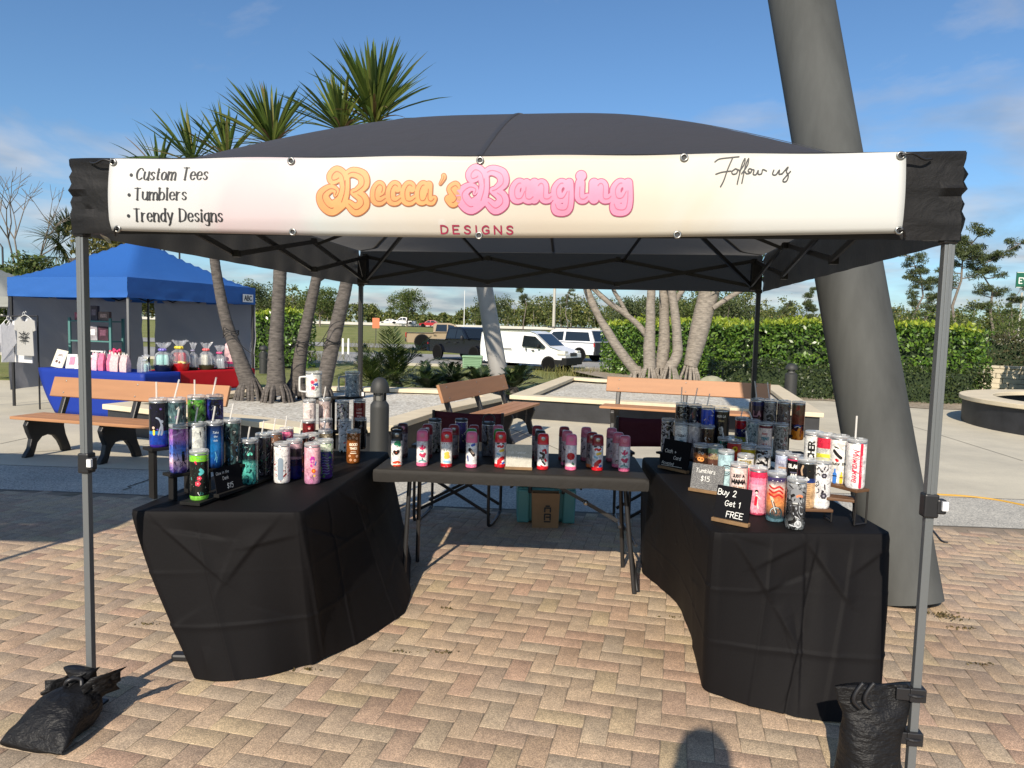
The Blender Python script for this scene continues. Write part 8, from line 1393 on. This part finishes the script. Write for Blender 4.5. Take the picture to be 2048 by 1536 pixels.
# shirts hanging at the left face of the blue tent
def shirt(label, pxc, pyt, y, w, h, mt_, sl=.10, motif=False, rz=0.):
    p_ = at(pxc, pyt, y); t_ = thing('hanging_shirt', label, 'shirt', p_, rz); o1 = [(-.09, .0), (-.17, -.02), (-.24, -.05), (-.24-sl*.3, -.12-sl), (-.20, -.14-sl), (-.19, -.17), (-.22*1.05, -h), (.22*1.05, -h), (.19, -.17), (.20, -.14-sl), (.24+sl*.3, -.12-sl), (.24, -.05), (.17, -.02), (.09, .0), (.06, -.045), (0, -.06), (-.06, -.045)]; k = w/.48
    fy = lambda u, v: .02*math.sin(u*22)*(-v/h)
    o1 = [(a*k, b_) for a, b_ in o1]; b = MB(); b.prism(o1, lambda u, v: (u, fy(u, v)-.012, v), lambda u, v: (u, fy(u, v)+.012, v)); b.build('cloth', mt_, t_, bevel=.006)
    if motif: decal([(cat(q), .008) for q in ([(-.10, -.24), (-.05, -.27), (0, -.25), (.05, -.27), (.10, -.24)], [(-.11, -.32), (-.04, -.31), (0, -.34), (.04, -.31), (.11, -.32)], [(-.09, -.38), (0, -.37), (.09, -.38)], [(0, -.22), (0, -.42)], [(-.06, -.29), (-.03, -.36)], [(.06, -.29), (.03, -.36)])], .004, lambda u, v: (u, -.030, v), 'motif', M_ink, t_)
    b = MB(); b.tube(cat([(-.16*k, 0, -.02), (0, 0, .05), (.16*k, 0, -.02)], 5), .006, 6); b.tube(cat([(0, 0, .05), (0, 0, .09), (.02, 0, .11), (.03, 0, .09)], 4), .004, 6); b.build('hanger', M_wp, t_, smooth=60); return t_
M_gry = fabric('shirt_grey', (.36, .355, .34), None, .8, .3, 12, .2); M_whs = fabric('shirt_white', (.62, .62, .64), None, .8, .3, 12, .2)
shirt('grey T-shirt with a black winged print hanging at the blue tent', 50, 636, 11.75, .44, .62, M_gry, .08, True, -.3); shirt('white T-shirt hanging behind the grey printed one', 46, 637, 11.95, .46, .74, M_whs, .10, False, -.3); shirt('white long shirt hanging sideways at the far left', 14, 645, 11.85, .20, .66, M_whs, .22, False, .9); shirt('pale grey shirt hanging sideways beside the white long shirt', 22, 644, 12.0, .16, .66, M_gry, .16, False, 1.0)
a, e = at(0, 634, 11.9), at(75, 632, 11.9); b = MB(); b.tube([a-Vector((.6, 0, 0)), e], .012, 7); b.tube([e, (e.x, e.y, 0)], .014, 7); b.tube([a-Vector((.55, 0, 0)), (a.x-.55, a.y, 0)], .014, 7); tag(b.build('clothes_rail', M_bar, smooth=60), 'black clothes rail carrying the shirts at the left edge', 'clothes rail')
for k, (px, py) in enumerate(((80, 640), (100, 652))):
    pass
# neighbouring stalls
M_greyc = fabric('grey_canvas', (.26, .27, .25), (.08, .08, .08), .7, .3, 5, .3)
c = at(21, 612, 15.5); z_ = c.z; stall_tent('market_tent', 'pale grey market tent peeking in at the left edge behind the blue one', [(c.x, 15.5), (c.x-3, 15.3), (c.x-3.1, 18.3), (c.x-.1, 18.5)], z_-.02, z_+.2, z_+1.0, M_greyc, 1.1, M_bar)
q = gz(135, 1085, 0); off_ = 1.93/math.tan(EL); nx_, ny_ = q.x-math.sin(AZ)*off_, q.y-math.cos(AZ)*off_
stall_tent('market_tent', 'grey market tent standing to the left of the cup stall', [(nx_, ny_), (nx_-3, ny_), (nx_-3, ny_+2.75), (nx_, ny_+2.75)], 1.93, 2.2, 3.0, M_greyc, 1.1, M_alu)
# ================================================================== THE PHOTOGRAPHER (only the shadow falls into the picture)
M_skin = mat('skin', (.50, .28, .19), .55); M_shirt = mat('shirt_navy', (.03, .04, .07), .85); M_short = mat('shorts', (.10, .09, .07), .85); M_hair = mat('hair_brown', (.05, .03, .02), .7); M_shoe = mat('shoe', (.4, .4, .4), .7)
hx, hy = -.17, -.30
pt_ = thing('person', 'person in a navy shirt holding up a phone to take the picture', 'person', (hx, hy, 0))
me = bpy.data.meshes.new('person_body'); VV = [(0, 0, 1.02), (0, .0, 1.22), (0, .0, 1.44), (0, .01, 1.56), (0, .03, 1.66), (0, .04, 1.76)]; EE = [(0, 1), (1, 2), (2, 3), (3, 4), (4, 5)]; RR = [(.155, .11), (.145, .10), (.17, .11), (.058, .058), (.078, .088), (.07, .085)]
def chain(start, pts, rs):
    pv = start
    for p_, r_ in zip(pts, rs): VV.append(p_); RR.append((r_, r_)); EE.append((pv, len(VV)-1)); pv = len(VV)-1
    return pv
for s in (-1, 1):
    chain(0, [(s*.10, 0, .92), (s*.11, .01, .52), (s*.115, -.02, .10), (s*.12, .10, .045)], [.095, .062, .045, .04])
    h_ = chain(2, [(s*.21, 0, 1.46), (s*.33, .05, 1.24), (s*.11, .23, 1.38), (s*.055, .27, 1.43)], [.062, .046, .036, .034])
    for k in range(4): a = (k-1.5)*.02; chain(h_, [(s*.05, .285+.004*k, 1.45+a), (s*.02, .295, 1.455+a), (s*.004, .285, 1.455+a)], [.010, .009, .008])
    chain(h_, [(s*.05, .262, 1.47), (s*.03, .262, 1.485)], [.011, .009])
me.from_pydata(VV, EE, []); o = bpy.data.objects.new('body', me); C.collection.objects.link(o); o.parent = pt_; me.materials.append(M_skin)
sk = o.modifiers.new('skin', 'SKIN'); me.skin_vertices.new() if not me.skin_vertices else None
for i, r_ in enumerate(RR): me.skin_vertices[0].data[i].radius = r_
me.skin_vertices[0].data[0].use_root = True; ss = o.modifiers.new('subd', 'SUBSURF'); ss.levels = 2; ss.render_levels = 2
b = MB(); b.lathe([(.19, .96), (.185, 1.1), (.18, 1.25), (.21, 1.40), (.17, 1.48), (.075, 1.53)], 24, cap=False); sv = b.build('shirt', M_shirt, pt_, smooth=180); sv.scale = (1.05, .74, 1)
b = MB(); b.ball((0, .0, 1.745), .108, 16, 10, (.86, 1.02, 1.12)); b.build('hair', M_hair, pt_, smooth=180)
for s in (-1, 1):
    b = MB(); b.ball((s*.032, .118, 1.70), .010, 8, 6); b.build('eye', M_wht, pt_, smooth=180); b = MB(); b.ball((s*.082, .03, 1.69), .03, 8, 6, (.35, .7, 1)); b.build('ear', M_skin, pt_, smooth=180); b = MB(); b.lathe([(.10, .60), (.105, .95)], 16, (s*.10, 0, 0), cap=False); b.build('shorts_leg', M_short, pt_, smooth=180); b = MB(); b.ball((s*.118, .05, .04), .13, 10, 6, (.38, 1, .32)); b.build('shoe', M_shoe, pt_, smooth=180)
b = MB(); b.ball((0, .125, 1.675), .016, 8, 6, (.8, 1, 1.3)); b.build('nose', M_skin, pt_, smooth=180); b = MB(); b.ball((0, .118, 1.635), .022, 8, 6, (1, .3, .3)); b.build('mouth', mat('lip', (.4, .13, .11), .5), pt_, smooth=180)
pt_.scale = (1.10, 1.0, 1.10)
t_ = thing('phone', 'black phone held up in both hands by the person taking the picture', 'phone', (hx, hy+.272, 1.56)); b = MB(); b.box((0, 0, 0), (.155, .008, .075)); b.build('case', M_blk, t_, bevel=.003)
